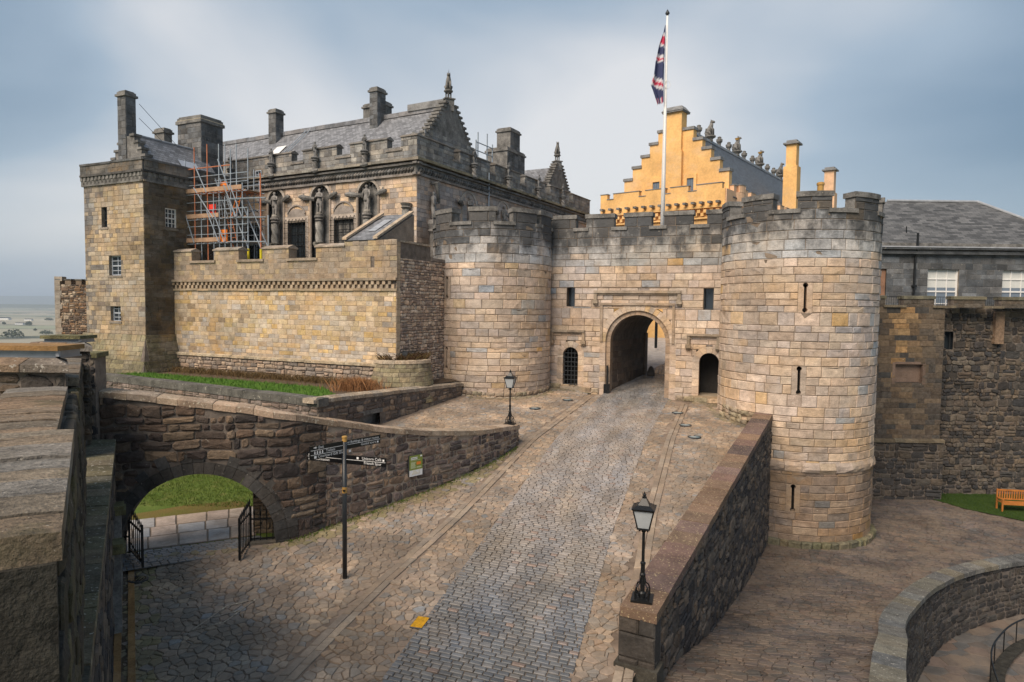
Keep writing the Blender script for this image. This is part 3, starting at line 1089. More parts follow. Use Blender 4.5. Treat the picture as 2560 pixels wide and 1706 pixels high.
for j in range(NR):
    s = -r.uniform(0, 0.03)
    while s < 1:
        ds = r.uniform(0.035, 0.06)
        a, b = max(0, s), min(1, s + ds)
        if b - a > 0.01:
            poly = [tuple(bil(a + 0.003, (j + 0.06) / NR)), tuple(bil(b - 0.003, (j + 0.06) / NR)), tuple(bil(b - 0.003, (j + 0.94) / NR)), tuple(bil(a + 0.003, (j + 0.94) / NR))]
            v, f = block(Ground(lambda x, y: ZL + 0.012), poly, r.uniform(0.015, 0.03), 0.014, back=-0.01, r=r)
            sl.append((v, f, jit(r.choice(SETT), r, 0.15), 1))
        s += ds
emit(sett_bed, sl, 'sett', M['sett'], 220, 'sett_mass')
wq = [atz(px, py, ZL + 0.008) for px, py in ((250, 1314), (640, 1270), (600, 1252), (470, 1262), (380, 1278), (250, 1298))]
part('worn_verge', ([(p.x, p.y, p.z) for p in wq], [tuple(range(6))]), M['wear'], kind='structure')
vy = max(p.y for p in wq)
blades('lawn_grass', lambda x, y: inpoly(x, y, lawn_p) and y > 22.9, (-16, -5, 22.5, 30), 26000, 0.07, M['blade'], lambda x, y: ZL, r, wid=0.014, label='bright green mown lawn seen through the arched gateway', cat='grass')

# garden terrace behind the retaining wall
ZG = -4.14
gt = [(-23.0, 35.3), (-8.1, 27.0), (-2.9, 36.2), (-4.5, 37.5), (-22.0, 42.0)]
flat_poly('garden_terrace', gt, ZG, M['soil'], kind='structure')
gs_ = [(-22.5, 35.2), (-8.2, 27.2), (-7.6, 28.6), (-9.2, 31.9), (-21.5, 37.8)]
part('garden_strip', ([(x, y, ZG + 0.05) for x, y in gs_], [tuple(range(len(gs_)))]), M['strip'], kind='structure')
blades('garden_grass', lambda x, y: inpoly(x, y, gs_), (-22.5, -7, 27, 37.2), 22000, 0.13, M['strip'], lambda x, y: ZG + 0.03, r, wid=0.02, label='strip of bright green grass along the foot of the curtain wall', cat='grass')

# castle rock falling to the plain
v, f = [], []
rad = [0, 30, 48, 62, 74, 90, 115, 150]
hgt = [-14.6, -14.6, -14.6, -16, -26, -45, -64, -75.5]
NA = 40
for k, (q, h) in enumerate(zip(rad, hgt)):
    for i in range(NA):
        a = 2 * math.pi * i / NA
        rr = q * (1 + (0.12 * math.sin(3 * a + k) + 0.06 * math.sin(7 * a + 2 * k) if q > 50 else 0))
        v.append((4 + rr * math.cos(a) * 1.1, 42 + rr * math.sin(a), h + (random.Random(i * 31 + k).uniform(-2, 2) if 60 < q < 140 else 0)))
for k in range(len(rad) - 1):
    for i in range(NA):
        j = (i + 1) % NA
        f.append((k * NA + i, k * NA + j, (k + 1) * NA + j, (k + 1) * NA + i))
part('castle_rock', (v, f), M['rock'], kind='structure')
# ------------------------------------------------------------------ gatehouse
ZSILL, ZTOP = 4.58, 5.14
def gate_col(seed, low=-99, cool=99.0):
    q = random.Random(seed)
    def c(u, v):
        x = q.random()
        if v > 2.35:
            k = (v - 2.35) / 3.0
            if x < 0.10 + 0.30 * k: b = q.choice(DRK[1:] + [(0.2, 0.2, 0.2)]) if q.random() < k else q.choice(GRY)
            elif x < 0.93: b = q.choice(GRY)
            elif x < 0.955: b = q.choice(OCH)
            else: b = q.choice(TAN)
        else:
            if x < 0.03: b = q.choice(OCH)
            elif x < 0.14 or (u > cool and v > -4.5 and x < 0.14 + 0.22 * (u - cool)): b = q.choice(PNK + GRY[2:3])
            else: b = q.choice(TAN)
        b = patch(jit(b, q, 0.10, 0.04), u, v, 0.42, 0.42, seed)
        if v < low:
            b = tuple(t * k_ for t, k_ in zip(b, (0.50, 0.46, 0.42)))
        return b
    return c

def keyhole(S, uc, v0, v1, parent, col, rr=0.115, sl=0.062, half=0.30):
    """stone surround with a real key-shaped slit cut through it"""
    side = []
    for i in range(7):
        a = math.pi / 2 - math.pi * 0.80 * i / 6
        side.append((rr * math.cos(a), v1 - rr + rr * math.sin(a)))
    side.append((sl, v1 - 2 * rr))
    side.append((sl, v0 + 2 * rr))
    for i in range(7):
        a = math.pi * 0.30 - math.pi * 0.80 * i / 6
        side.append((rr * math.cos(a), v0 + rr + rr * math.sin(a)))
    side[0] = (0, v1)
    side[-1] = (0, v0)
    m = MB()
    for sg in (1, -1):
        v, f = [], []
        for x, y in side:
            v += [S.P(uc + sg * half, y, 0.02), S.P(uc + sg * x, y, 0.02), S.P(uc + sg * x, y, -0.5)]
        for i in range(len(side) - 1):
            a, b = 3 * i, 3 * i + 3
            q = [(a, a + 1, b + 1, b), (a + 1, a + 2, b + 2, b + 1)]
            f += q if sg > 0 else [t[::-1] for t in q]
        m.add((v, f), col)
    return m.build('arrow_slit', M['gate'], parent)

def make_tower(name, T, zb, zlow, label, gaps, slits, seed, u_extra=()):
    S = Cyl((T[0], T[1]), T[2])
    r = random.Random(seed)
    t = thing(name, (T[0], T[1], zb), label, 'tower', 'round towers flanking the gate')
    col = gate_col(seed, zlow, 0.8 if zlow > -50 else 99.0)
    U = T[2] * 2.15
    allg = [(S.uv(a, 500)[0], S.uv(b, 500)[0]) for a, b in gaps]
    # carry the battlements on round the back
    k = allg[-1][1] + 1.75
    while k + 0.9 < U:
        allg.append((k, k + 0.95)); k += 2.65
    k = allg[0][0] - 1.75
    while k - 0.9 > -U:
        allg.insert(0, (k - 0.95, k)); k -= 2.65
    holes = [hole_rect(a, b, ZSILL, 9) for a, b in allg]
    ks = []
    for px, y0, y1 in slits:
        u_, va = S.uv(px, (y0 + y1) / 2)
        v1_, v0_ = S.uv(px, y0)[1], S.uv(px, y1)[1]
        ks.append((u_, v0_, v1_))
        holes.append(hole_rect(u_ - 0.30, u_ + 0.30, v0_, v1_))
    ps, core = [], []
    # one band of courses per stretch so that the slits start and end on a bed joint
    cuts = sorted({zb, 2.35, ZSILL, ZTOP} | {x for k_ in ks for x in k_[1:]})
    for a, b in zip(cuts, cuts[1:]):
        h, l = (0.43, 1.05) if a >= 2.3 else (0.365, 0.82)
        if b - a < 0.1:
            h = b - a
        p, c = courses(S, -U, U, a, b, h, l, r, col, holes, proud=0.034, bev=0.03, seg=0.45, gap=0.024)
        ps += p; core += c
    part('mortar_core', core, M['joint'], t)
    part('inner_drum', lathe((T[0], T[1], zb), [(T[2] - 0.55, 0), (T[2] - 0.55, 4.0 - zb)], 32), M['darkvoid'], t)
    emit(t, ps, 'stone', M['gate'], 300, 'stone_mass')
    for u_, a, b in ks:
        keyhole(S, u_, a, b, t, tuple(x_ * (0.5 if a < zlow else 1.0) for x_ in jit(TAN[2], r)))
    edges = [-U] + [x for g in allg for x in g] + [U]
    for a, b in zip(edges[::2], edges[1::2]):
        n = max(2, int((b - a) / 0.35))
        mo = part('merlon', bx(S, a + 0.01, b - 0.01, ZSILL, ZTOP, -0.62, -0.02, n), M['soot'], t)
        k = max(1, int(round((b - a) / 1.0)))
        for i in range(k):
            x0, x1 = a - 0.07 + (b - a + 0.14) * i / k, a - 0.07 + (b - a + 0.14) * (i + 1) / k
            part('cap_stone', bx(S, x0 + 0.006, x1 - 0.006, ZTOP, ZTOP + 0.235, -0.70, 0.075, 3), M['soot'], mo)
    for a, b in allg:
        part('sill', bx(S, a - 0.14, b + 0.14, ZSILL - 0.17, ZSILL + 0.02, -0.62, 0.10, 3), M['soot'], t)
    part('wall_walk', lathe((T[0], T[1], 3.7), [(T[2] - 0.1, 0), (T[2] - 0.1, 0.06)], 32), M['soot'], t)
    return t, S, r

tl, SL, rl = make_tower('gate_tower', TL, -5.9, -99, 'round pale sandstone gate tower beside the curtain wall, three drain holes at its foot', [(1130, 1174), (1241, 1283), (1343, 1352)],
                        [(1118, 692, 748), (1117, 867, 924)], 21)
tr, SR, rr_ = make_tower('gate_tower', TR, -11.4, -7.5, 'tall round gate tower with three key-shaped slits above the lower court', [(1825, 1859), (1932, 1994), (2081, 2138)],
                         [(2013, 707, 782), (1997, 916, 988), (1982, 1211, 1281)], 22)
# string course and foot of the tall tower, rough footing of the other
q = random.Random(5)
u = -TR[2] * 2.1
while u < TR[2] * 2.1:
    L = q.uniform(0.5, 0.9)
    v, f = [], []
    prof_ = [(-7.62, 0.02), (-7.53, 0.10), (-7.40, 0.15), (-7.26, 0.12), (-7.1, 0.03)]
    for i in range(3):
        uu = u + 0.008 + (L - 0.016) * i / 2
        v += [SR.P(uu, z, w * q.uniform(0.65, 1.2)) for z, w in prof_]
    for i in range(2):
        for j in range(4):
            a = i * 5 + j
            f.append((a, a + 5, a + 6, a + 1))
    f += [tuple(range(5)), tuple(range(14, 9, -1))]
    part('string_stone', (v, f), M['gate'], tr, tuple(t * 0.7 for t in jit(q.choice(TAN), q, 0.2)), smooth=False)
    u += L
u = -TR[2] * 2.1
while u < TR[2] * 2.1:
    L = q.uniform(0.3, 0.6)
    v, f = block(SR, [(u + 0.01, -11.5), (u + L / 2, -11.5), (u + L - 0.01, -11.5), (u + L - 0.01, -10.82), (u + L / 2, -10.8), (u + 0.01, -10.82)], q.uniform(0.20, 0.30), 0.06, r=q)
    part('footing_stone', (v, f), M['rub'], tr, jit(q.choice([(0.16, 0.15, 0.09), (0.13, 0.12, 0.08), (0.2, 0.17, 0.11)]), q))
    u += L
u = -TL[2] * 1.7
while u < TL[2] * 1.75:
    L = q.uniform(0.22, 0.5)
    zz = zg(*SL.P(u, 0)[:2])
    for row in range(2):
        a = zz - 0.2 + row * 0.24
        v, f = block(SL, [(u + 0.01, a), (u + L - 0.02, a + q.uniform(-0.02, 0.02)), (u + L - 0.01, a + 0.22), (u + L * 0.5, a + 0.24), (u, a + 0.2)], q.uniform(0.05, 0.16) * (1.3 - 0.5 * row), 0.05, dome=0.02, r=q)
        part('footing_stone', (v, f), M['rub'], tl, jit(q.choice([(0.30, 0.25, 0.17), (0.26, 0.2, 0.15), (0.34, 0.27, 0.2)]), q))
    u += L
for px in (1193, 1222, 1251):
    uu, vv = SL.uv(px, 1002)
    ring = voussoirs(SL, uu, 0.13, 0.22, vv - 0.04, 3, 0.0, 0.19)
    part('drain_surround', ring, M['gate'], tl, jit(TAN[1], q))
    part('drain_hole', bx(SL, uu - 0.125, uu + 0.125, vv - 0.12, vv + 0.07, 0.02, 0.185), M['darkvoid'], tl)
# rough stones at the foot of the tall tower inside the ramp wall
u = -TR[2] * 1.5
while u < -TR[2] * 0.85:
    L = q.uniform(0.2, 0.42)
    p = SR.P(u, 0)
    zz = zg(p[0], p[1])
    for row in range(4):
        a = zz - 0.25 + row * 0.22
        if q.random() < 0.85:
            v, f = block(SR, [(u, a), (u + L, a + q.uniform(-0.03, 0.03)), (u + L, a + 0.2), (u + L * 0.5, a + 0.23), (u, a + 0.2)], q.uniform(0.08, 0.24) * (1.5 - row * 0.28), 0.05, dome=0.03, r=q)
            part('footing_stone', (v, f), M['rub'], tr, jit(q.choice([(0.32, 0.26, 0.17), (0.25, 0.2, 0.14), (0.36, 0.29, 0.21)]), q))
    u += L

# gate wall between the towers
GW = Plane((2.0, 39.53), (0.934, -0.358))
gate = thing('gatehouse_wall', GW.P(5, -5.2), 'crenellated sandstone gate wall with a round-headed main arch and two small doorways', 'gatehouse')
uL, uR = GW.uv(1524, 900)[0], GW.uv(1662, 900)[0]
uc, hw = (uL + uR) / 2, (uR - uL) / 2
apex = GW.uv(1592, 788)[1]
vs = apex - hw
R1 = hw + 0.62
dl0, dl1 = GW.uv(1407, 920)[0], GW.uv(1445, 920)[0]
dlt, dlb = GW.uv(1425, 868)[1], GW.uv(1425, 966)[1]
dr0, dr1 = GW.uv(1747, 930)[0], GW.uv(1797, 930)[0]
drt, drb = GW.uv(1775, 883)[1], GW.uv(1775, 991)[1]
sl0, sl1, slt, slb = GW.uv(1417, 740)[0], GW.uv(1437, 740)[0], GW.uv(1425, 719)[1], GW.uv(1425, 767)[1]
sr0, sr1, srt, srb = GW.uv(1759, 745)[0], GW.uv(1784, 745)[0], GW.uv(1770, 721)[1], GW.uv(1770, 775)[1]
emb = []
for a, b in ((1535, 1562), (1630, 1661), (1733, 1768), (1440, 1466)):
    emb.append((GW.uv(a, 545)[0], GW.uv(b, 545)[0]))
emb.sort()
hdl, hdr = (dl1 - dl0) / 2, (dr1 - dr0) / 2
holes = [hole_arch(uc, R1 - 0.06, -9, vs), hole_arch((dl0 + dl1) / 2, hdl + 0.30, -9, dlt - hdl), hole_arch((dr0 + dr1) / 2, hdr + 0.32, -9, drt - hdr),
         hole_rect(sl0, sl1, slb, slt), hole_rect(sr0, sr1, srb, srt)] + [hole_rect(a, b, ZSILL, 9) for a, b in emb]
r = random.Random(33)
gc = gate_col(33)
ps, core = [], []
cuts = sorted({-5.9, slb, slt, srb, srt, 2.35, ZSILL, ZTOP, vs})
for a, b in zip(cuts, cuts[1:]):
    if b - a < 1e-3: continue
    h, l = (0.42, 0.95) if a >= 2.3 else (0.345, 0.78)
    if b - a < 0.5: h = b - a
    p, c = courses(GW, -1.6, 12.6, a, b, h, l, r, gc, holes, proud=0.03, bev=0.028, gap=0.024)
    ps += p; core += c
part('mortar_core', core, M['joint'], gate)
emit(gate, ps, 'stone', M['gate'], 300, 'stone_mass')
# body of the wall behind the face and its roof
part('roof_deck', [bx(GW, -1.6, 12.6, 3.5, 3.6, -7.5, -0.6)], M['soot'], gate)
part('wall_back', [bx(GW, -1.6, 12.6, 0.3, 3.5, -7.6, -7.3), bx(GW, -1.6, 12.6, 3.6, ZSILL - 0.02, -0.62, -0.02)], M['soot'], gate)
edges = [-1.6] + [x for g in emb for x in g] + [12.6]
for a, b in zip(edges[::2], edges[1::2]):
    mo = part('merlon', bx(GW, a + 0.01, b - 0.01, ZSILL, ZTOP, -0.62, -0.02), M['soot'], gate)
    k = max(1, int(round((b - a) / 0.95)))
    for i in range(k):
        x0, x1 = a - 0.07 + (b - a + 0.14) * i / k, a - 0.07 + (b - a + 0.14) * (i + 1) / k
        part('cap_stone', bx(GW, x0 + 0.006, x1 - 0.006, ZTOP, ZTOP + 0.235, -0.70, 0.075), M['soot'], mo)
for a, b in emb:
    part('sill', bx(GW, a - 0.14, b + 0.14, ZSILL - 0.17, ZSILL + 0.02, -0.62, 0.10), M['soot'], gate)
# window slots: dark reveals
for a, b, z0, z1 in ((sl0, sl1, slb, slt), (sr0, sr1, srb, srt)):
    part('slot_reveal', [bx(GW, a - 0.2, a, z0, z1, -0.8, -0.01), bx(GW, b, b + 0.2, z0, z1, -0.8, -0.01), bx(GW, a, b, z1, z1 + 0.2, -0.8, -0.01), bx(GW, a, b, z0 - 0.2, z0, -0.8, -0.01)], M['palace'], gate, (0.22, 0.17, 0.13))
    part('slot_window', bx(GW, a, b, z0, z1, -0.6, -0.5), M['glass'], gate)
part('slot_frame', [bx(GW, sr0, sr0 + 0.06, srb, srt, -0.3, -0.2), bx(GW, sr1 - 0.06, sr1, srb, srt, -0.3, -0.2), bx(GW, sr0, sr1, srb, srb + 0.06, -0.3, -0.2)], M['irong'], gate)
# main arch: two rings of voussoirs on moulded jambs
for i, (v, f) in enumerate(voussoirs(GW, uc, hw + 0.26, R1, vs, 23, -0.5, 0.035)):
    part('voussoir', (v, f), M['gate'], gate, jit(q.choice([TAN[0], TAN[1], OCH[1], TAN[3], TAN[5]]), q, 0.1))
for i, (v, f) in enumerate(voussoirs(GW, uc, hw, hw + 0.30, vs, 17, -0.8, -0.10)):
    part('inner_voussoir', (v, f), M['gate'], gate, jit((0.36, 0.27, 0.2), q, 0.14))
for sg, x0, x1 in ((-1, uc - R1, uc - hw - 0.26), (1, uc + hw + 0.26, uc + R1)):
    z = -5.7
    while z < vs:
        h = min(q.uniform(0.28, 0.48), vs - z)
        part('jamb_stone', bx(GW, x0, x1, z + 0.006, z + h - 0.006, -0.5, 0.03 + q.uniform(-0.008, 0.01)), M['gate'], gate, jit(q.choice(TAN), q, 0.15))
        a, b = (uc - hw - 0.28, uc - hw) if sg < 0 else (uc + hw, uc + hw + 0.28)
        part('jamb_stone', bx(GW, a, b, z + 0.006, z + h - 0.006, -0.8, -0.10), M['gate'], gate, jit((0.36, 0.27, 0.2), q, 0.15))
        z += h
# square hood over the arch
def gbar(px0, py0, px1, py1, w0, w1, name='hood_mould', mat='gate', c=(0.36, 0.28, 0.21)):
    a, v1_ = GW.uv(px0, py0)
    b, v0_ = GW.uv(px1, py1)
    return part(name, bx(GW, a, b, v0_, v1_, w0, w1), M[mat], gate, jit(c, q, 0.15))
def hood(px0, px1, yt, drop, th, right=True, left=True):
    a, b = GW.uv(px0, yt)[0], GW.uv(px1, yt)[0]
    z = GW.uv((px0 + px1) / 2, yt)[1]
    d = drop
    n = max(2, int((b - a) / 0.7))
    for i in range(n):
        x0, x1 = a + (b - a) * i / n, a + (b - a) * (i + 1) / n
        part('hood_mould', [bx(GW, x0 + 0.004, x1 - 0.004, z - th, z, 0.02, 0.20), bx(GW, x0 + 0.004, x1 - 0.004, z - th * 1.7, z - th, 0.02, 0.10)], M['gate'], gate, jit((0.34, 0.27, 0.20), q, 0.2))
    for on, x in ((left, a), (right, b - th * 1.2)):
        if on:
            part('hood_stop', [bx(GW, x, x + th * 1.2, z - d, z - th, 0.02, 0.16), bx(GW, x - 0.07, x + th * 1.2 + 0.07, z - d - 0.20, z - d, 0.02, 0.24), bx(GW, x - 0.02, x + th * 1.2 + 0.02, z - d - 0.3, z - d - 0.2, 0.02, 0.14)], M['gate'], gate, jit((0.33, 0.26, 0.19), q, 0.15))
hood(1486, 1703, 727, 0.55, 0.15)
hood(1378, 1463, 825, 0.62, 0.13)
hood(1718, 1800, 835, 0.62, 0.13)
a0, a1 = GW.uv(1502, 765)[0], GW.uv(1688, 765)[0]
z1 = GW.uv(1595, 758)[1]
part('label_mould', [bx(GW, a0, a1, z1 - 0.13, z1, 0.02, 0.12), bx(GW, a0, a0 + 0.14, vs, z1 - 0.13, 0.02, 0.10), bx(GW, a1 - 0.14, a1, vs, z1 - 0.13, 0.02, 0.10)], M['gate'], gate, (0.34, 0.26, 0.19))
# passage through the gatehouse
TD = Vector((0.5, 0.866))
def pas(u, v, t):
    p = GW.P(u, v, -0.75)
    return (p[0] + TD.x * t, p[1] + TD.y * t, v)
prof_ = [(uc - hw - 0.15, -6.2), (uc - hw - 0.15, vs)] + [(uc + (hw + 0.15) * math.cos(math.pi - math.pi * i / 14), vs + (hw + 0.15) * math.sin(math.pi * i / 14)) for i in range(1, 14)] + [(uc + hw + 0.15, vs), (uc + hw + 0.15, -6.2)]
v, f = [], []
for t_ in (0, 6.6):
    v += [pas(a, b, t_) for a, b in prof_]
n = len(prof_)
for i in range(n - 1):
    f.append((i, i + 1, n + i + 1, n + i))
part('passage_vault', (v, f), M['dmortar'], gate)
p0 = pas(uc - hw - 0.15, 0, 0)
PW = Plane((p0[0], p0[1]), (TD.x, TD.y))
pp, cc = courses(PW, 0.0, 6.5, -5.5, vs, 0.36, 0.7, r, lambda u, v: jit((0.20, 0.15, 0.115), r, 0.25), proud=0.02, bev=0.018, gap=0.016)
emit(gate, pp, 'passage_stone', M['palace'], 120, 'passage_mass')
pb = pas(uc - hw + 0.05, 0, 6.2)
zb_ = zg(pb[0], pb[1])
part('passage_corner', bx(PW, 6.1, 6.6, zb_ - 0.3, vs + 0.3, 0.0, 0.12), M['palace'], gate, (0.24, 0.18, 0.14))
part('guard_stone', lathe((pb[0] + 0.25, pb[1] - 0.25, zb_ - 0.1), [(0.28, 0), (0.26, 0.3), (0.16, 0.6), (0.05, 0.72)], 9), M['palace'], gate, (0.2, 0.17, 0.15), smooth=True)
# small doorways
for d0, d1, dt, db, h_ in ((dl0, dl1, dlt, dlb, hdl), (dr0, dr1, drt, drb, hdr)):
    m_ = (d0 + d1) / 2
    s_ = dt - h_
    for v, f in voussoirs(GW, m_, h_, h_ + 0.36, s_, 7, -0.45, 0.035):
        part('voussoir', (v, f), M['gate'], gate, jit(q.choice(TAN), q, 0.12))
    for x0, x1 in ((d0 - 0.36, d0), (d1, d1 + 0.36)):
        z = db - 0.35
        while z < s_:
            hh = min(q.uniform(0.3, 0.5), s_ - z)
            part('jamb_stone', bx(GW, x0, x1, z + 0.006, z + hh - 0.006, -0.45, 0.03), M['gate'], gate, jit(q.choice(TAN), q, 0.15))
            z += hh
    part('door_recess', [bx(GW, d0 - 0.3, d1 + 0.3, db - 0.3, dt + 0.3, -1.6, -1.5), bx(GW, d0 - 0.3, d0 - 0.01, db - 0.3, dt + 0.3, -1.5, -0.4), bx(GW, d1 + 0.01, d1 + 0.3, db - 0.3, dt + 0.3, -1.5, -0.4), bx(GW, d0 - 0.3, d1 + 0.3, dt, dt + 0.3, -1.5, -0.4)], M['darkvoid'], gate)
    part('threshold', bx(GW, d0 - 0.5, d1 + 0.5, db - 0.5, db, -1.5, 0.12), M['gate'], gate, (0.32, 0.26, 0.19))
gr = thing('iron_yett', GW.P((dl0 + dl1) / 2, dlb, -0.2), 'black iron grille of crossed bars filling the small doorway by the pale tower', 'gate')
n = 5
for i in range(n):
    x = dl0 + 0.05 + (dl1 - dl0 - 0.1) * i / (n - 1)
    hh = dlt - hdl + math.sqrt(max(0.02, hdl ** 2 - (x - (dl0 + dl1) / 2) ** 2)) - 0.02
    part('bar', tube([GW.P(x, dlb, -0.2), GW.P(x, hh, -0.2)], 0.024, 6), M['irong'], gr)
for i in range(8):
    z = dlb + 0.12 + i * 0.265
    if z < dlt - 0.12:
        k_ = hdl if z < dlt - hdl else math.sqrt(max(0.02, hdl ** 2 - (z - dlt + hdl) ** 2))
        m_ = (dl0 + dl1) / 2
        part('cross_bar', tube([GW.P(m_ - k_, z, -0.18), GW.P(m_ + k_, z, -0.18)], 0.024, 6), M['irong'], gr)
# rough plinth at the wall foot
for a, b in ((-0.6, uc - R1), (uc + R1 + 0.02, 11.3)):
    u = a
    while u < b:
        L = min(q.uniform(0.3, 0.75), b - u + 0.02)
        p = GW.P(u + L / 2, 0)
        zz = zg(p[0], p[1])
        for row in range(2):
            A = zz - 0.3 + 0.28 * row
            v, f = block(GW, [(u + 0.01, A), (u + L - 0.01, A), (u + L - 0.02, A + 0.26), (u + L / 2, A + 0.28), (u + 0.02, A + 0.26)], q.uniform(0.10, 0.30) * (1.2 - 0.4 * row), 0.05, dome=0.01, r=q)
            part('footing_stone', (v, f), M['rub'], gate, jit(q.choice([(0.33, 0.28, 0.19), (0.38, 0.29, 0.2), (0.28, 0.22, 0.16)]), q))
        u += L
# drainpipe shoe by the arch
part('iron_guard', [bx(GW, uc - hw - 0.30, uc - hw + 0.02, -5.15, -4.5, -0.1, 0.14), bx(GW, uc - hw - 0.16, uc - hw - 0.06, -4.5, -3.4, 0.02, 0.10)], M['iron'], gate)

# flagpole and flag
fp = at(1656, 562, 39.6)
pole = thing('flagpole', (fp.x, fp.y, 3.6), 'tall white flagpole on the gatehouse roof', 'flagpole')
ptop = at(1667, 40, 39.6)
zt_ = ptop.z
part('shaft', tube([(fp.x, fp.y, 3.55), (fp.x, fp.y, 8), (fp.x, fp.y, zt_)], [0.135, 0.12, 0.055], 12), M['white'], pole, smooth=True)
part('finial', lathe((fp.x, fp.y, zt_), [(0.05, 0), (0.06, 0.05), (0.12, 0.10), (0.13, 0.16), (0.08, 0.24), (0.02, 0.36)], 10), M['irong'], pole, smooth=True)
part('halyard', tube([(fp.x - 0.1, fp.y - 0.12, 4.7), (fp.x - 0.1, fp.y - 0.12, zt_ - 0.5)], 0.008, 4), M['white'], pole)
part('halyard_loop', tube([(fp.x + 0.06 + 0.17 * math.cos(a), fp.y - 0.12, 13.15 + 0.22 * math.sin(a)) for a in [i * 0.45 for i in range(15)]], 0.014, 4), M['white'], pole)
NV, BL, WH, RD = 46, (0.045, 0.055, 0.13), (0.62, 0.62, 0.66), (0.50, 0.03, 0.08)
m = MB()
H0, H1 = at(1660, 66, 39.6).z, at(1645, 258, 39.6).z
wid = [(0, 0.03), (0.1, 0.12), (0.25, 0.36), (0.45, 0.55), (0.6, 0.62), (0.74, 0.78), (0.80, 0.66), (0.9, 0.5), (1, 0.35)]
NU = 14
def flag_col(s, k):
    d = s + 0.05 * k / NU
    if d < 0.13: return BL
    if d < 0.165: return WH
    if d < 0.265: return RD
    if d < 0.30: return WH
    if d < 0.40: return BL
    if d < 0.44: return WH
    if d < 0.47: return RD
    if d < 0.49: return WH
    if k < 3: d2 = s - 0.10 * (1 - k / 3.0)
    e_ = s + 0.010 * k
    if e_ < 0.74: return BL
    if e_ < 0.785: return WH
    if e_ < 0.83: return RD
    if e_ < 0.87: return WH
    if s > 0.93 and k % 4 == 1: return RD
    if s > 0.93 and k % 4 == 2: return WH
    return BL
V, Fc, Cc = [], [], []
for j in range(NV + 1):
    s = j / NV
    w_ = interp(s, wid)
    for k in range(NU + 1):
        t_ = k / NU
        x = -w_ * (0.5 - 0.5 * math.cos(math.pi * t_)) * 1.0
        yy = 0.16 * math.sin(t_ * 11 + s * 2.2) * min(1, s * 3) * (0.3 + 0.7 * w_)
        zz = H0 + (H1 - H0) * s - 0.25 * t_ * s * math.sin(s * 2.5) + (0.05 * math.sin(k * 2.1) if j == NV else 0)
        V.append((fp.x - 0.13 + x, fp.y - 0.16 + yy, zz)); Cc.append(flag_col(s, k))
for j in range(NV):
    for k in range(NU):
        a = j * (NU + 1) + k
        Fc.append((a, a + 1, a + NU + 2, a + NU + 1))
m.add((V, Fc)); m.c = Cc
m.build('flag', M['flag'], None, True, label='limp red white and blue flag hanging from the flagpole', cat='flag')
# ------------------------------------------------------------------ helpers for walls
def seg_cope(S, u0, u1, zf, th, w0, w1, n=2, lift=0.0, g=0.006):
    """coping stone that follows a sloping wall head"""
    v, f = [], []
    for i in range(n + 1):
        u = u0 + g + (u1 - u0 - 2 * g) * i / n
        z = zf(u)
        v += [S.P(u, z - th, w0), S.P(u, z + lift, w0), S.P(u, z + lift * 1.6, (w0 + w1) / 2), S.P(u, z, w1), S.P(u, z - th, w1)]
    for i in range(n):
        for k in range(5):
            k2 = (k + 1) % 5
            f.append((5 * i + k, 5 * i + k2, 5 * i + 5 + k2, 5 * i + 5 + k))
    f += [(4, 3, 2, 1, 0), tuple(5 * n + k for k in range(5))]
    return v, f

def cope_run(S, parent, u0, u1, zf, th, w0, w1, L, colf, mat, r, lift=0.02, name='coping_stone'):
    u = u0
    while u < u1 - 1e-3:
        l = L * r.uniform(0.75, 1.3)
        if u + l > u1 - L * 0.4: l = u1 - u
        dz = r.uniform(-0.012, 0.012)
        part(name, seg_cope(S, u, u + l, lambda x: zf(x) + dz, th, w0, w1, 2, lift), mat, parent, colf())
        u += l

def columns(S, u0, u1, lo, hi, w, step=0.2):
    v, f = [], []
    n = max(1, int((u1 - u0) / step))
    for i in range(n):
        a, b = u0 + (u1 - u0) * i / n, u0 + (u1 - u0) * (i + 1) / n
        k = len(v)
        v += [S.P(a, lo(a), w), S.P(b, lo(b), w), S.P(b, hi(b), w), S.P(a, hi(a), w)]
        f.append((k, k + 1, k + 2, k + 3))
    return v, f

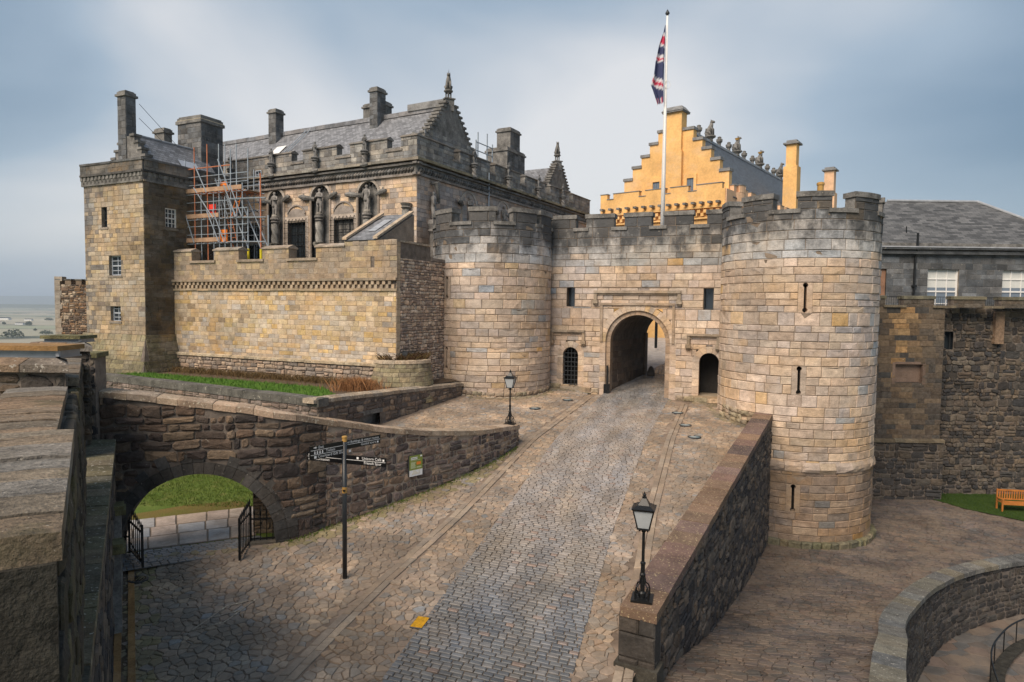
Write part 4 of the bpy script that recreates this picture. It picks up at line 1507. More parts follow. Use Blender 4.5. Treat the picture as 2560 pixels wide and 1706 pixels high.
def ragged(u0, u1, v0, v1, su, sv, r, keep, gap):
    """random rubble brought to rough courses: wavy beds, leaning joints, knocked-off corners"""
    out = []
    def bed(k, u):
        s = k * 12.9
        return sv * (0.09 * math.sin(u * 2.1 / su + s) + 0.07 * math.sin(u * 4.7 / su + 2.3 * s))
    v, k = v0, 0
    while v < v1:
        h = sv * r.choice((0.7, 0.85, 1.0, 1.2, 1.5))
        u = u0 - r.uniform(0, su)
        while u < u1:
            w = su * r.choice((0.45, 0.7, 0.95, 1.2, 1.6)) * r.uniform(0.85, 1.15) * (0.7 + 0.3 * h / sv)
            parts_ = [(0.0, 1.0)]
            if h > sv * 1.1 and r.random() < 0.28:
                m = r.uniform(0.35, 0.65)
                parts_ = [(0.0, m), (m, 1.0)]
            for f0, f1 in parts_:
                l0, l1 = r.uniform(-0.10, 0.10) * h, r.uniform(-0.10, 0.10) * h
                a, b = max(u0, u + gap), min(u1, u + w - gap)
                if b - a < 0.05: continue
                def B(x): return v + f0 * h + bed(k, x) * (1 if f0 == 0 else 0.5) + gap
                def T(x): return v + f1 * h + bed(k + 1 if f1 == 1 else k, x) * (1 if f1 == 1 else 0.5) - gap
                hh = min(b - a, (f1 - f0) * h)
                c = [r.uniform(0.06, 0.30) * hh for _ in range(4)]
                poly = [(a + c[0], B(a)), (b - c[1], B(b)), (b + l0 * 0.3, B(b) + c[1]), (b + l1 * 0.3, T(b) - c[2]), (b - c[2], T(b)), (a + c[3], T(a)), (a - l1 * 0.3, T(a) - c[3]), (a - l0 * 0.3, B(a) + c[0])]
                if min(p[1] for p in poly[3:6]) - max(p[1] for p in poly[:2]) < 0.02: continue
                cu, cv = (a + b) / 2, v + (f0 + f1) / 2 * h
                if keep and not keep(cu, cv): continue
                for q_ in ((0, 1, v1), (0, -1, -v0)):
                    poly = clip(poly, *q_)
                if len(poly) >= 3: out.append(poly)
            u += w
        v += h
        k += 1
    return out

def rubble(S, u0, u1, v0, v1, su, sv, keep, r, pal, clipf=None, proud=(0.015, 0.05), gap=0.016, dark=0.0):
    out = []
    for poly in ragged(u0, u1, v0, v1, su, sv, r, keep, gap):
        if clipf:
            cu = sum(p[0] for p in poly) / len(poly)
            cv = sum(p[1] for p in poly) / len(poly)
            for h in clipf(cu, cv):
                poly = clip(poly, *h)
                if len(poly) < 3: break
            if len(poly) < 3: continue
        pr = r.uniform(*proud)
        v, f = block(S, poly, pr, min(0.03, abs(pr) * 1.2 + 0.006), back=min(-0.05, pr - 0.09), dome=r.uniform(0.005, 0.025), r=r)
        out.append((v, f, jit(r.choice(pal), r, 0.22, 0.06), area(poly)))
    return out

q = random.Random(77)
# ------------------------------------------------------------------ long boundary wall with the arched gateway
S1 = Path(W1S)
CO1 = [(18.0, -2.46), (18.3, -2.64), (18.65, -2.89), (19.05, -3.19), (20.5, -3.70), (21.75, -4.12), (23, -4.45), (24.2, -4.68), (25.3, -4.84), (28, -5.10)]
def co1(u):
    y = S1.at(u)[0].y
    return interp(y, CO1)
def gr1(u):
    p = S1.at(u)[0]
    return prof(p.y)
AC, AR, AS = 2.52, 2.08, -7.0
w1 = thing('arched_wall', (-5.6, 20.3, -7.0), 'long curving rubble wall with a low arched gateway and lichened coping', 'wall')
def lo1(u):
    g = gr1(u) - 0.4
    d = abs(u - AC)
    return max(g, AS + math.sqrt(max(0, (AR + 0.2) ** 2 - d * d))) if d < AR + 0.2 else g
part('mortar_face', [columns(S1, 0, 6.2, lo1, lambda u: co1(u) - 0.12, 0.0), columns(S1, 0, S1.L, lo1, lambda u: co1(u) - 0.12, -0.56)], M['dmortar'], w1)
part('mortar_face', [columns(S1, 6.2, S1.L, lo1, lambda u: co1(u) - 0.12, 0.0)], M['mortar'], w1)
part('wall_end', bx(S1, S1.L - 0.02, S1.L + 0.02, -6.3, co1(S1.L) - 0.1, -0.56, 0.0), M['dmortar'], w1)
sof = []
for i in range(16):
    a, b = math.pi * i / 16, math.pi * (i + 1) / 16
    k0, k1 = (AC + (AR + 0.2) * math.cos(a), AS + (AR + 0.2) * math.sin(a)), (AC + (AR + 0.2) * math.cos(b), AS + (AR + 0.2) * math.sin(b))
    sof.append(quad(S1.P(*k0, 0), S1.P(*k1, 0), S1.P(*k1, -0.56), S1.P(*k0, -0.56)))
for sg in (-1, 1):
    k = AC + sg * (AR + 0.2)
    sof.append(quad(S1.P(k, -7.8, 0), S1.P(k, AS, 0), S1.P(k, AS, -0.56), S1.P(k, -7.8, -0.56)))
part('arch_soffit', sof, M['dmortar'], w1)
def keep1(u, v):
    if not (gr1(u) - 0.05 < v < co1(u) - 0.2): return False
    d = math.hypot(u - AC, max(0, v - AS))
    return d > AR + 0.46
def clip1(cu, cv):
    hs = []
    z = co1(cu) - 0.14
    sl = (co1(cu + 0.2) - co1(cu - 0.2)) / 0.4
    hs.append((-sl, 1, z - sl * cu))
    dx, dy = cu - AC, max(0.0, cv - AS)
    d = math.hypot(dx, dy)
    if d < AR + 1.2:
        nx, ny = dx / d, dy / d
        hs.append((-nx, -ny, -(nx * AC + ny * AS + AR + 0.42)))
    return hs
RUB1 = [(0.10, 0.08, 0.068), (0.075, 0.062, 0.058), (0.13, 0.10, 0.08), (0.16, 0.125, 0.095), (0.06, 0.052, 0.05), (0.19, 0.15, 0.11), (0.12, 0.095, 0.085)]
p1 = rubble(S1, 0, 6.2, -7.8, -2.4, 0.52, 0.30, keep1, q, [(c[0] * 0.95, c[1] * 0.88, c[2] * 0.82) for c in RUB1], clip1, (0.02, 0.07))
p1 += rubble(S1, 6.2, S1.L, -7.8, -3.3, 0.36, 0.25, keep1, q, [tuple(t * k_ for t, k_ in zip(c, (1.5, 1.4, 1.35))) for c in RUB1], clip1, (0.02, 0.06), gap=0.021)
emit(w1, p1, 'rubble_stone', M['rub'], 300, 'rubble_mass')
for v, f in voussoirs(S1, AC, AR, AR + 0.34, AS, 25, -0.5, 0.04):
    part('voussoir', (v, f), M['soot_t'], w1, jit((0.062, 0.057, 0.052), q, 0.25))
i = 0
for k in range(25):
    if q.random() < 0.5 or k == 12:
        a0, a1 = math.pi * k / 25, math.pi * (k + 1) / 25
        for v, f in voussoirs(S1, AC, AR + 0.35, AR + 0.35 + q.uniform(0.18, 0.36), AS, 1, -0.2, 0.05, a0, a1):
            part('voussoir', (v, f), M['soot_t'], w1, jit((0.062, 0.057, 0.052), q, 0.25))
for sg in (-1, 1):
    z = -7.6
    while z < AS:
        h = min(0.3, AS - z)
        a = AC + sg * AR
        part('jamb_stone', bx(S1, min(a, a + sg * 0.4), max(a, a + sg * 0.4), z, z + h - 0.01, -0.5, 0.04), M['soot_t'], w1, (0.06, 0.055, 0.05))
        z += h
COP = [(0.36, 0.27, 0.19), (0.40, 0.30, 0.22), (0.31, 0.23, 0.165)]
cope_run(S1, w1, 0, S1.L + 0.05, co1, 0.17, -0.62, 0.06, 0.62, lambda: jit(q.choice(COP), q, 0.15), M['coping'], q)

# rough pier beyond the arch
pr_ = atz(655, 1372, ZL)
pier = thing('arch_pier', (pr_.x - 0.2, pr_.y + 1.1, ZL), 'rough brown stone pier standing on the lawn side of the arch', 'pier')
PS_ = Plane((pr_.x - 0.75, pr_.y + 1.25), (0.97, 0.23))
part('pier_core', bx(PS_, 0, 1.1, ZL - 0.1, -4.6, -0.6, 0.0), M['dmortar'], pier)
emit(pier, rubble(PS_, 0, 1.1, ZL - 0.05, -4.6, 0.34, 0.24, None, q, [(0.26, 0.19, 0.13), (0.2, 0.15, 0.1), (0.3, 0.22, 0.15)]), 'rubble_stone', M['rub'], 100)

# ------------------------------------------------------------------ garden retaining wall and the wall back to the tower
S2 = Plane((-22.2, 34.9), (14.3, -8.4))
L2 = math.hypot(14.3, 8.4)
w2 = thing('retaining_wall', (-15, 30.7, -7.3), 'low dark retaining wall with big sooty coping blocks below the garden grass', 'wall')
part('mortar_face', bx(S2, -2, L2 + 0.02, -7.5, -4.05, -0.5, 0.0), M['dmortar'], w2)
emit(w2, rubble(S2, 0, L2, -5.9, -4.22, 0.36, 0.20, None, q, [(0.2, 0.155, 0.13), (0.16, 0.125, 0.11), (0.24, 0.18, 0.15), (0.12, 0.1, 0.09)]), 'rubble_stone', M['rub'], 300, 'rubble_mass')
cope_run(S2, w2, -2, L2 + 0.15, lambda u: -3.88, 0.32, -0.5, 0.06, 0.85, lambda: jit((0.085, 0.075, 0.065), q, 0.3), M['copdark'], q)
S3 = Path([(-7.9, 26.5), (-2.75, 36.2)])
w3 = thing('garden_wall', (-5, 31.5, -5.4), 'rubble wall with rounded pale coping running up to the pale gate tower', 'wall')
def co3(u): return -3.90 - 0.42 * u / S3.L
def gr3(u):
    p = S3.at(u)[0]
    return zt(p.x, p.y)
nu0, nu1 = 2.6, 4.0
def nich(u): return nu0 < u < nu1
part('mortar_face', [columns(S3, 0, S3.L, lambda u: gr3(u) + 0.62 if nich(u) else -7.4 if u < 0.6 else gr3(u) - 0.4, lambda u: co3(u) - 0.1, 0.0, 0.1), columns(S3, 0, S3.L, lambda u: gr3(u) - 0.4, lambda u: co3(u) - 0.1, -0.5)], M['dmortar'], w3)
part('recess', [bx(S3, nu0 - 0.2, nu1 + 0.2, -6.2, gr3(3.3) + 0.85, -0.5, -0.42), bx(S3, nu0 - 0.1, nu1 + 0.1, gr3(3.3) + 0.6, gr3(3.3) + 0.8, -0.45, 0.03)], M['soot'], w3)
emit(w3, rubble(S3, 0, S3.L, -6.4, -3.95, 0.40, 0.25, lambda u, v: gr3(u) - 0.05 < v < co3(u) - 0.18 and not (nu0 - 0.15 < u < nu1 + 0.15 and v < gr3(u) + 0.72), q,
                [(0.20, 0.15, 0.115), (0.15, 0.115, 0.095), (0.25, 0.19, 0.14), (0.11, 0.09, 0.08)], lambda cu, cv: [(0, 1, co3(cu) - 0.13)]), 'rubble_stone', M['rub'], 300, 'rubble_mass')
cope_run(S3, w3, -0.25, S3.L + 0.1, co3, 0.15, -0.55, 0.06, 0.55, lambda: jit(q.choice([(0.36, 0.29, 0.22), (0.30, 0.25, 0.2), (0.33, 0.26, 0.19)]), q, 0.15), M['coping'], q, lift=0.05)

# ------------------------------------------------------------------ ramp wall with the near lamp on its end pier
SRW = Path([(3.12, 13.62), (12.9, 31.9)])
def cor(u):
    y = SRW.at(u)[0].y
    return -6.45 + 0.0873 * (y - 13.9)
def grr(u):
    p = SRW.at(u)[0]
    return zc(p.x, p.y)
wr = thing('ramp_wall', (3.0, 14, -8), 'dark rubble ramp wall with red sandstone coping spotted with yellow lichen', 'wall')
part('mortar_face', [columns(SRW, 0, SRW.L, lambda u: grr(u) - 0.5, lambda u: cor(u) - 0.1, 0.0), columns(SRW, 0, SRW.L, lambda u: -9.0, lambda u: cor(u) - 0.1, -0.72)], M['dmortar'], wr)
emit(wr, rubble(SRW, 0.5, SRW.L, -11.6, -4.8, 0.42, 0.26, lambda u, v: grr(u) - 0.1 < v < cor(u) - 0.22, q, [(0.085, 0.07, 0.06), (0.06, 0.052, 0.048), (0.11, 0.088, 0.07), (0.14, 0.11, 0.085), (0.05, 0.045, 0.045)],
                lambda cu, cv: [(-0.0774, 1, cor(cu) - 0.17 - 0.0774 * cu)], (0.02, 0.07)), 'rubble_stone', M['rub'], 300, 'rubble_mass')
cope_run(SRW, wr, -0.08, SRW.L, cor, 0.22, -0.76, 0.05, 0.8, lambda: jit(q.choice([(0.155, 0.098, 0.08), (0.13, 0.088, 0.075), (0.19, 0.125, 0.085)]), q, 0.25), M['redcope'], q, lift=0.0)
PF = SRW.at(0)
pe = Plane(SRW.P(0, 0, -0.80)[:2], (PF[1].y, -PF[1].x))
z = -8.15
for h in (0.55, 0.55, 0.42):
    a = 0.0
    for L in ((0.45, 0.37) if h != 0.55 or z < -8 else (0.82,)):
        v, f = block(pe, [(a + 0.006, z + 0.006), (a + L - 0.006, z + 0.006), (a + L - 0.006, z + h - 0.006), (a + 0.006, z + h - 0.006)], 0.06, 0.04, back=-0.4, r=q)
        part('pier_stone', (v, f), M['soot_t'], wr, jit((0.06, 0.052, 0.045), q, 0.3))
        a += L
    z += h
part('pier_foot', bx(pe, -0.06, 0.90, -8.4, -7.72, -0.4, 0.14), M['soot_t'], wr, (0.055, 0.05, 0.04))
# cobbled gutter wedge at the foot of its outer face
# ------------------------------------------------------------------ curtain wall
CU = Plane((-5.84, 33.0), (0.906, -0.423))
UC0 = -16.25
cur = thing('curtain_wall', CU.P(-8, -4.4), 'broad honey coloured curtain wall with corbel table and sloped battlements', 'wall')
r = random.Random(44)
def ccol(u, v):
    x = r.random()
    if v > 1.0: return jit(r.choice([(0.34, 0.27, 0.20), (0.38, 0.30, 0.22), (0.30, 0.25, 0.20), (0.42, 0.33, 0.21)]), r, 0.15)
    stain = math.exp(-((u + 13.0) / 1.3) ** 2) * 0.55 + math.exp(-((u + 14.8) / 0.8) ** 2) * 0.25
    b = r.choice([(0.60, 0.46, 0.29), (0.64, 0.50, 0.34), (0.58, 0.42, 0.24), (0.66, 0.52, 0.37), (0.56, 0.45, 0.33)])
    if x < 0.10: b = (0.62, 0.43, 0.20)
    elif x < 0.17: b = (0.48, 0.43, 0.38)
    elif x < 0.25: b = (0.40, 0.30, 0.20)
    if v < -1.8 and r.random() < 0.35: b = (0.46, 0.395, 0.33)
    b = tuple(t * (1 - 0.6 * stain) for t in b)
    return patch(jit(b, r, 0.10, 0.05), u, v, 0.4, 0.5, 3.0)
sill_z, mer_z = 2.42, 2.98
cg = [(479, 535), (597, 656), (722, 790)]
cg = [(CU.uv(a, 640)[0], CU.uv(b, 640)[0]) for a, b in cg]
lean0, lean1 = CU.uv(861, 600)[0], CU.uv(994, 600)[0]
slot = (CU.uv(927, 655)[0], CU.uv(936, 655)[0], CU.uv(930, 663)[1], CU.uv(930, 645)[1])
holes = [hole_rect(a, b, sill_z, 9) for a, b in cg] + [hole_rect(*slot)]
ps, core = [], []
for a, b, h, l in ((-3.1, 0.72, 0.25, 0.50), (1.3, sill_z, 0.27, 0.48), (sill_z, mer_z, 0.28, 0.5)):
    p, c = courses(CU, UC0, 0.0 if a < 1 else 0.05, a, b, h, l, r, ccol, holes, proud=0.016, bev=0.016, gap=0.014)
    ps += p; core += c
p, c = courses(CU, lean0, 0.05, mer_z, 3.25, 0.27, 0.5, r, ccol)
ps += p; core += c
core.append(bxq(CU, UC0, 0, 0.72, 1.3, -0.02))
part('mortar_core', core, M['mortar'], cur)
emit(cur, ps, 'stone', M['ash'], 300, 'stone_mass')
part('wall_body', [bx(CU, UC0, -0.02, 0.7, sill_z - 0.02, -0.9, -0.03), bx(CU, UC0, -0.02, -4.6, 0.7, -2.0, -0.5)], M['dmortar'], cur)
part('slot_back', bx(CU, slot[0] - 0.1, slot[1] + 0.1, slot[2], slot[3], -0.4, -0.3), M['darkvoid'], cur)
# rubble foot with an uneven offset on top
part('foot_core', bx(CU, UC0, 0.0, -4.7, -3.16, -0.4, 0.10), M['dmortar'], cur)
emit(cur, rubble(CU, UC0, 0.0, -4.6, -3.16, 0.40, 0.23, None, r, [(0.34, 0.26, 0.2), (0.28, 0.22, 0.17), (0.40, 0.31, 0.23), (0.22, 0.18, 0.15)], proud=(0.12, 0.18)), 'foot_stone', M['rub'], 220, 'foot_mass')
cope_run(CU, cur, UC0, 0.0, lambda u: -3.06, 0.12, -0.05, 0.22, 0.6, lambda: jit((0.40, 0.32, 0.22), r, 0.2), M['coping'], r, lift=0.03, name='offset_stone')
# corbel table: string, two staggered rows of little blocks, lower moulding
cope_run(CU, cur, UC0, 0.1, lambda u: 1.33, 0.13, -0.05, 0.20, 1.1, lambda: jit((0.33, 0.26, 0.19), r, 0.15), M['palace'], r, lift=0.0, name='string_stone')
cope_run(CU, cur, UC0, 0.1, lambda u: 0.80, 0.12, -0.05, 0.10, 1.1, lambda: jit((0.40, 0.31, 0.21), r, 0.15), M['palace'], r, lift=0.0, name='string_stone')
u = UC0 + 0.1
k = 0
while u < -0.1:
    part('corbel', bx(CU, u, u + 0.17, 1.0, 1.2, 0.0, 0.15), M['palace'], cur, jit((0.40, 0.31, 0.22), r, 0.2))
    part('corbel', bx(CU, u + 0.17, u + 0.34, 0.80, 1.0, 0.0, 0.10), M['palace'], cur, jit((0.40, 0.31, 0.22), r, 0.2))
    u += 0.35
def saddle(S, a, b, z, w0, w1, h=0.22, over=0.08):
    """battlement coping with two weathered slopes"""
    wm = (w0 + w1) / 2
    prof_ = [(w0 - over, z), (w1 + over, z), (w1 + over, z + 0.07), (wm, z + h), (w0 - over, z + 0.07)]
    v = [S.P(a, zz, w) for w, zz in prof_] + [S.P(b, zz, w) for w, zz in prof_]
    return v, [(4, 3, 2, 1, 0), (5, 6, 7, 8, 9)] + [(i, (i + 1) % 5, 5 + (i + 1) % 5, 5 + i) for i in range(5)]
edges = [UC0] + [x for g in cg for x in g] + [lean0]
for a, b in zip(edges[::2], edges[1::2]):
    mo = part('merlon', bx(CU, a + 0.01, b - 0.01, sill_z, mer_z, -0.62, -0.02), M['palace'], cur, (0.30, 0.24, 0.18))
    n = max(1, int((b - a) / 0.6))
    for i in range(n):
        part('cap_stone', saddle(CU, a - 0.05 + (b - a + 0.1) * i / n + 0.005, a - 0.05 + (b - a + 0.1) * (i + 1) / n - 0.005, mer_z, -0.6, 0.0), M['soot_t'], mo, jit((0.26, 0.22, 0.18), r, 0.2))
for a, b in cg:
    part('sill', bx(CU, a - 0.12, b + 0.12, sill_z - 0.12, sill_z + 0.02, -0.6, 0.10), M['soot_t'], cur, (0.27, 0.22, 0.17))
# rubble return towards the gate tower
RT = Plane((-5.84, 33.0), (0.423, 0.906))
p, c = courses(RT, 0.0, 0.35, -3.1, 3.2, 0.3, 0.4, r, lambda u, v: jit((0.5, 0.38, 0.26), r, 0.15), proud=0.02, bev=0.015)
part('return_core', [bx(RT, 0, 6, -4.6, 2.5, -0.6, 0.0), bx(RT, 0, 3.2, 2.5, 3.2, -0.5, -0.02)] + c, M['dmortar'], cur)
emit(cur, p, 'quoin', M['ash'], 100)
emit(cur, rubble(RT, 0.35, 6, -4.5, 2.35, 0.26, 0.17, None, r, [(0.46, 0.34, 0.26), (0.38, 0.285, 0.225), (0.53, 0.41, 0.31), (0.31, 0.24, 0.2), (0.58, 0.47, 0.37)], gap=0.012), 'rubble_stone', M['rub'], 200, 'rubble_mass')
cope_run(RT, cur, 3.2, 6, lambda u: 2.55, 0.16, -0.6, 0.06, 0.6, lambda: jit((0.2, 0.17, 0.15), r, 0.2), M['soot_t'], r)
cope_run(RT, cur, 0.0, 3.2, lambda u: 3.25, 0.10, -0.5, 0.04, 0.6, lambda: jit((0.36, 0.29, 0.22), r, 0.2), M['coping'], r)

def roof(name, pts, mat, parent, th=0.08):
    """slated slope: first edge = eaves, UVs in metres, real thickness"""
    P = [Vector(p) for p in pts]
    e = (P[1] - P[0]).normalized()
    nrm = (P[1] - P[0]).cross(P[-1] - P[0]).normalized()
    up = nrm.cross(e)
    n = len(P)
    b = base_of(parent)
    me = bpy.data.meshes.new(name)
    vv = [tuple(p - b) for p in P] + [tuple(p - nrm * th - b) for p in P]
    ff = [tuple(range(n)), tuple(range(2 * n - 1, n - 1, -1))] + [(i, n + i, n + (i + 1) % n, (i + 1) % n) for i in range(n)]
    me.from_pydata(vv, [], ff)
    uv = me.uv_layers.new(name='UVMap')
    for poly in me.polygons:
        for li in poly.loop_indices:
            p = P[me.loops[li].vertex_index % n]
            uv.data[li].uv = ((p - P[0]).dot(e), (p - P[0]).dot(up))
    me.materials.append(mat)
    o = bpy.data.objects.new(name, me)
    COL.objects.link(o)
    o.parent = parent
    return o

# lean-to on the wall head
lt = thing('lean_to', CU.P(-2, 3.2), 'small stone lean-to with a slate roof and skylight on the curtain wall head', 'shed')
e0, e1 = lean0 + 0.05, CU.uv(940, 600)[0]
BK = 3.3
def cup(u, v, back): return CU.P(u, v, -back)
roof('roof', [cup(e0, 3.28, -0.05), cup(e1, 3.28, -0.05), cup(e1, 5.0, BK), cup(e0, 5.0, BK)], M['slate'], lt)
for u_ in (e0, e1):
    for k in range(4):
        t0, t1 = k / 4, (k + 1) / 4 - 0.01
        A0, A1 = cup(u_ - 0.14, 3.32 + 1.72 * t0, BK * t0 - 0.08), cup(u_ + 0.14, 3.32 + 1.72 * t0, BK * t0 - 0.08)
        B0, B1 = cup(u_ - 0.14, 3.32 + 1.72 * t1, BK * t1 - 0.08), cup(u_ + 0.14, 3.32 + 1.72 * t1, BK * t1 - 0.08)
        vv = [A0, A1, B1, B0] + [(p[0], p[1], p[2] + 0.12) for p in (A0, A1, B1, B0)]
        part('skew_stone', (vv, BOXF), M['coping'], lt, jit((0.42, 0.33, 0.24), r, 0.15))
SD = CU.turn(e1)
v = [SD.P(0, 3.1, 0.0), SD.P(BK, 3.1, 0.0), SD.P(BK, 5.0, 0.0), SD.P(0, 3.28, 0.0)]
part('side_wall', prism(SD, [(0, 3.0), (BK, 3.0), (BK, 4.95), (0, 3.25)], -0.3, 0.1), M['palace'], lt, (0.30, 0.24, 0.19))
part('skylight_frame', ([cup(e0 + (e1 - e0) * a, 3.28 + 1.72 * b + 0.06, BK * b) for a, b in ((0.35, 0.3), (0.6, 0.3), (0.6, 0.75), (0.35, 0.75))], [(0, 1, 2, 3)]), M['lead'], lt)

# ------------------------------------------------------------------ corner tower with crow-stepped cap house
CT = Plane((-21.3, 38.1), (0.906, -0.423))
CR = Plane((-21.3, 38.1), (0.423, 0.906))
cor_t = thing('corner_tower', (-21.3, 38.1, -4.6), 'square corner tower with corbelled parapet, crow-stepped cap house and tall black chimney', 'tower')
r = random.Random(55)
CW_, CD_ = -5.4, 6.5
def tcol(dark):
    def c(u, v):
        b = r.choice([(0.39, 0.315, 0.225), (0.43, 0.345, 0.25), (0.36, 0.29, 0.21), (0.32, 0.255, 0.185), (0.44, 0.34, 0.21)])
        x = r.random()
        if x < 0.09 and not dark: b = (0.20, 0.17, 0.145)
        elif x < 0.2: b = (0.37, 0.32, 0.26)
        if not dark and u < -4.6 and r.random() < 0.6: b = (0.19, 0.17, 0.15)
        k = 0.34 if dark else 1.0  # side face turned from the sun: its shade is put into the tint
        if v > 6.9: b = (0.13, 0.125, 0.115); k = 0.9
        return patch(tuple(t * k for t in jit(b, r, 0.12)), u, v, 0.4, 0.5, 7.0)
    return c
wins = [('f', 254, 268, 513, 569), ('f', 273, 303, 640, 689), ('f', 277, 302, 762, 804), ('r', 413, 441, 522, 571)]
fh, rh, WN = [], [], []
for pl, a, b, c_, d_ in wins:
    S = CT if pl == 'f' else CR
    u0_, u1_ = S.uv(a, (c_ + d_) / 2)[0], S.uv(b, (c_ + d_) / 2)[0]
    z1_, z0_ = S.uv((a + b) / 2, c_)[1], S.uv((a + b) / 2, d_)[1]
    (fh if pl == 'f' else rh).append(hole_rect(u0_, u1_, z0_, z1_))
    WN.append((S, u0_, u1_, z0_, z1_))
ps, core = [], []
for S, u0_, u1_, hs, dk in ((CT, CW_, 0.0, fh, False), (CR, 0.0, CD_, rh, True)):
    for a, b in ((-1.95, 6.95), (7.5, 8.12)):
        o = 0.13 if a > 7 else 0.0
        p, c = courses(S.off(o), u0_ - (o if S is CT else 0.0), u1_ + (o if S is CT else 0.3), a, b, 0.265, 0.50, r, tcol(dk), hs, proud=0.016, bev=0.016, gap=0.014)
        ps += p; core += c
part('mortar_core', core, M['dmortar'], cor_t)
part('tower_body', [bx(CT, CW_ - 0.1, -0.6, 6.9, 8.05, -CD_, 0.10), bx(CT, CW_, -0.6, -4.6, 6.9, -CD_, -0.6), bx(CT, -0.6, 0.1, 6.9, 8.05, -CD_, 0.10)], M['soot'], cor_t)
emit(cor_t, ps, 'stone', M['ash'], 300, 'stone_mass')
for S, u0_, u1_ in ((CT, CW_ - 0.1, 0.15), (CR, -0.15, CD_)):
    dk = 0.6 if S is CR else 1  # string courses of the unlit side: shade put into their colour
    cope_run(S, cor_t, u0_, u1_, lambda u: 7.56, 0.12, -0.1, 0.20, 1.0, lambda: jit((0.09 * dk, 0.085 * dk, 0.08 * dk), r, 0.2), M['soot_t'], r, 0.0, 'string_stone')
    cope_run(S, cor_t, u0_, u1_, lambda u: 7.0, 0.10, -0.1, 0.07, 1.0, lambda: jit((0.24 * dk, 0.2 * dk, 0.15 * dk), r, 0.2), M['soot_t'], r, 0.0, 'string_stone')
    cope_run(S, cor_t, u0_, u1_, lambda u: 8.22, 0.12, -0.7, 0.19, 0.8, lambda: jit((0.10, 0.1, 0.1), r, 0.3), M['soot_t'], r, 0.03, 'cap_stone')
    u = u0_
    while u < u1_ - 0.3:
        part('corbel', bx(S, u, u + 0.17, 7.22, 7.44, 0.0, 0.15), M['soot'], cor_t)
        part('corbel', bx(S, u + 0.17, u + 0.34, 7.0, 7.22, 0.0, 0.10), M['soot'], cor_t)
        u += 0.35
# battered plinths
for z0_, z1_, w0_, w1_, k in ((-3.45, -1.95, 0.42, 0.05, 1.0), (-4.8, -3.45, 0.95, 0.45, 0.7)):
    v = []
    for u_, w_ in ((CW_, 0), (0, 0)):
        pass
    A0, A1 = CT.P(CW_ - 0.3, z0_, w0_), CT.P(w0_, z0_, w0_)
    B0, B1 = CT.P(CW_ - 0.3, z1_, w1_), CT.P(w1_, z1_, w1_)
    C0 = CR.P(CD_, z0_, w0_)
    D0 = CR.P(CD_, z1_, w1_)
    part('plinth_core', ([A0, A1, B1, B0, C0, D0], [(0, 1, 2, 3), (1, 4, 5, 2)]), M['dmortar'], cor_t)
    for S in (CT, CR):
        class BS:
            def __init__(s, S): s.S = S
            def P(s, u, v, w=0.0):
                t = (v - z0_) / (z1_ - z0_)
                return s.S.P(u, v, w0_ + (w1_ - w0_) * t + w)
        a, b = (CW_ - 0.3, w1_ + 0.05) if S is CT else (-w1_ - 0.05, CD_)
        pal = [(0.27 * k, 0.235 * k, 0.14 * k), (0.23 * k, 0.2 * k, 0.125 * k), (0.31 * k, 0.26 * k, 0.17 * k)]
        if S is CR: pal = [tuple(t * 0.55 for t in c) for c in pal]  # plinth of the unlit side darkened the same way, shade in the colour
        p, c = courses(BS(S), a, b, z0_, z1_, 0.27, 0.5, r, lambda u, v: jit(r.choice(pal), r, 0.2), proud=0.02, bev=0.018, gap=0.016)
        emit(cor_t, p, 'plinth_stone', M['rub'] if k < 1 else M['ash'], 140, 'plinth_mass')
def sash(S, u0, u1, z0, z1, parent, cols=2, rows=4, mat='bluewhite', dep=-0.22, glass='glass', bar=0.035, fr=0.06):
    w = part('window', bx(S, u0, u1, z0, z1, dep - 0.06, dep - 0.02), M[glass], parent)
    fs = [bx(S, u0, u0 + fr, z0, z1, dep - 0.01, dep + 0.05), bx(S, u1 - fr, u1, z0, z1, dep - 0.01, dep + 0.05), bx(S, u0 + fr, u1 - fr, z0, z0 + fr, dep - 0.01, dep + 0.05), bx(S, u0 + fr, u1 - fr, z1 - fr, z1, dep - 0.01, dep + 0.05)]
    part('frame', fs, M[mat], w)
    for i in range(1, cols):
        x = u0 + (u1 - u0) * i / cols
        part('glazing_bar', bx(S, x - bar / 2, x + bar / 2, z0 + fr, z1 - fr, dep - 0.01, dep + 0.03), M[mat], w)
    for j in range(1, rows):
        z = z0 + (z1 - z0) * j / rows
        t = bar * (2 if j == rows // 2 else 1)
        part('glazing_bar', bx(S, u0 + fr, u1 - fr, z - t / 2, z + t / 2, dep - 0.012, dep + 0.035), M[mat], w)
    part('reveal', [bx(S, u0 - 0.12, u0, z0 - 0.1, z1 + 0.1, dep - 0.1, -0.005), bx(S, u1, u1 + 0.12, z0 - 0.1, z1 + 0.1, dep - 0.1, -0.005), bx(S, u0, u1, z1, z1 + 0.12, dep - 0.1, -0.005), bx(S, u0 - 0.1, u1 + 0.1, z0 - 0.13, z0, dep - 0.1, 0.05)], M['soot_t'], w, (0.20, 0.17, 0.14))
    return w
sash(*WN[0], cor_t, 1, 3, 'irong')
for w_ in WN[1:3]: sash(*w_, cor_t, 2, 4)
sash(*WN[3], cor_t, 3, 4, 'white', -0.1)
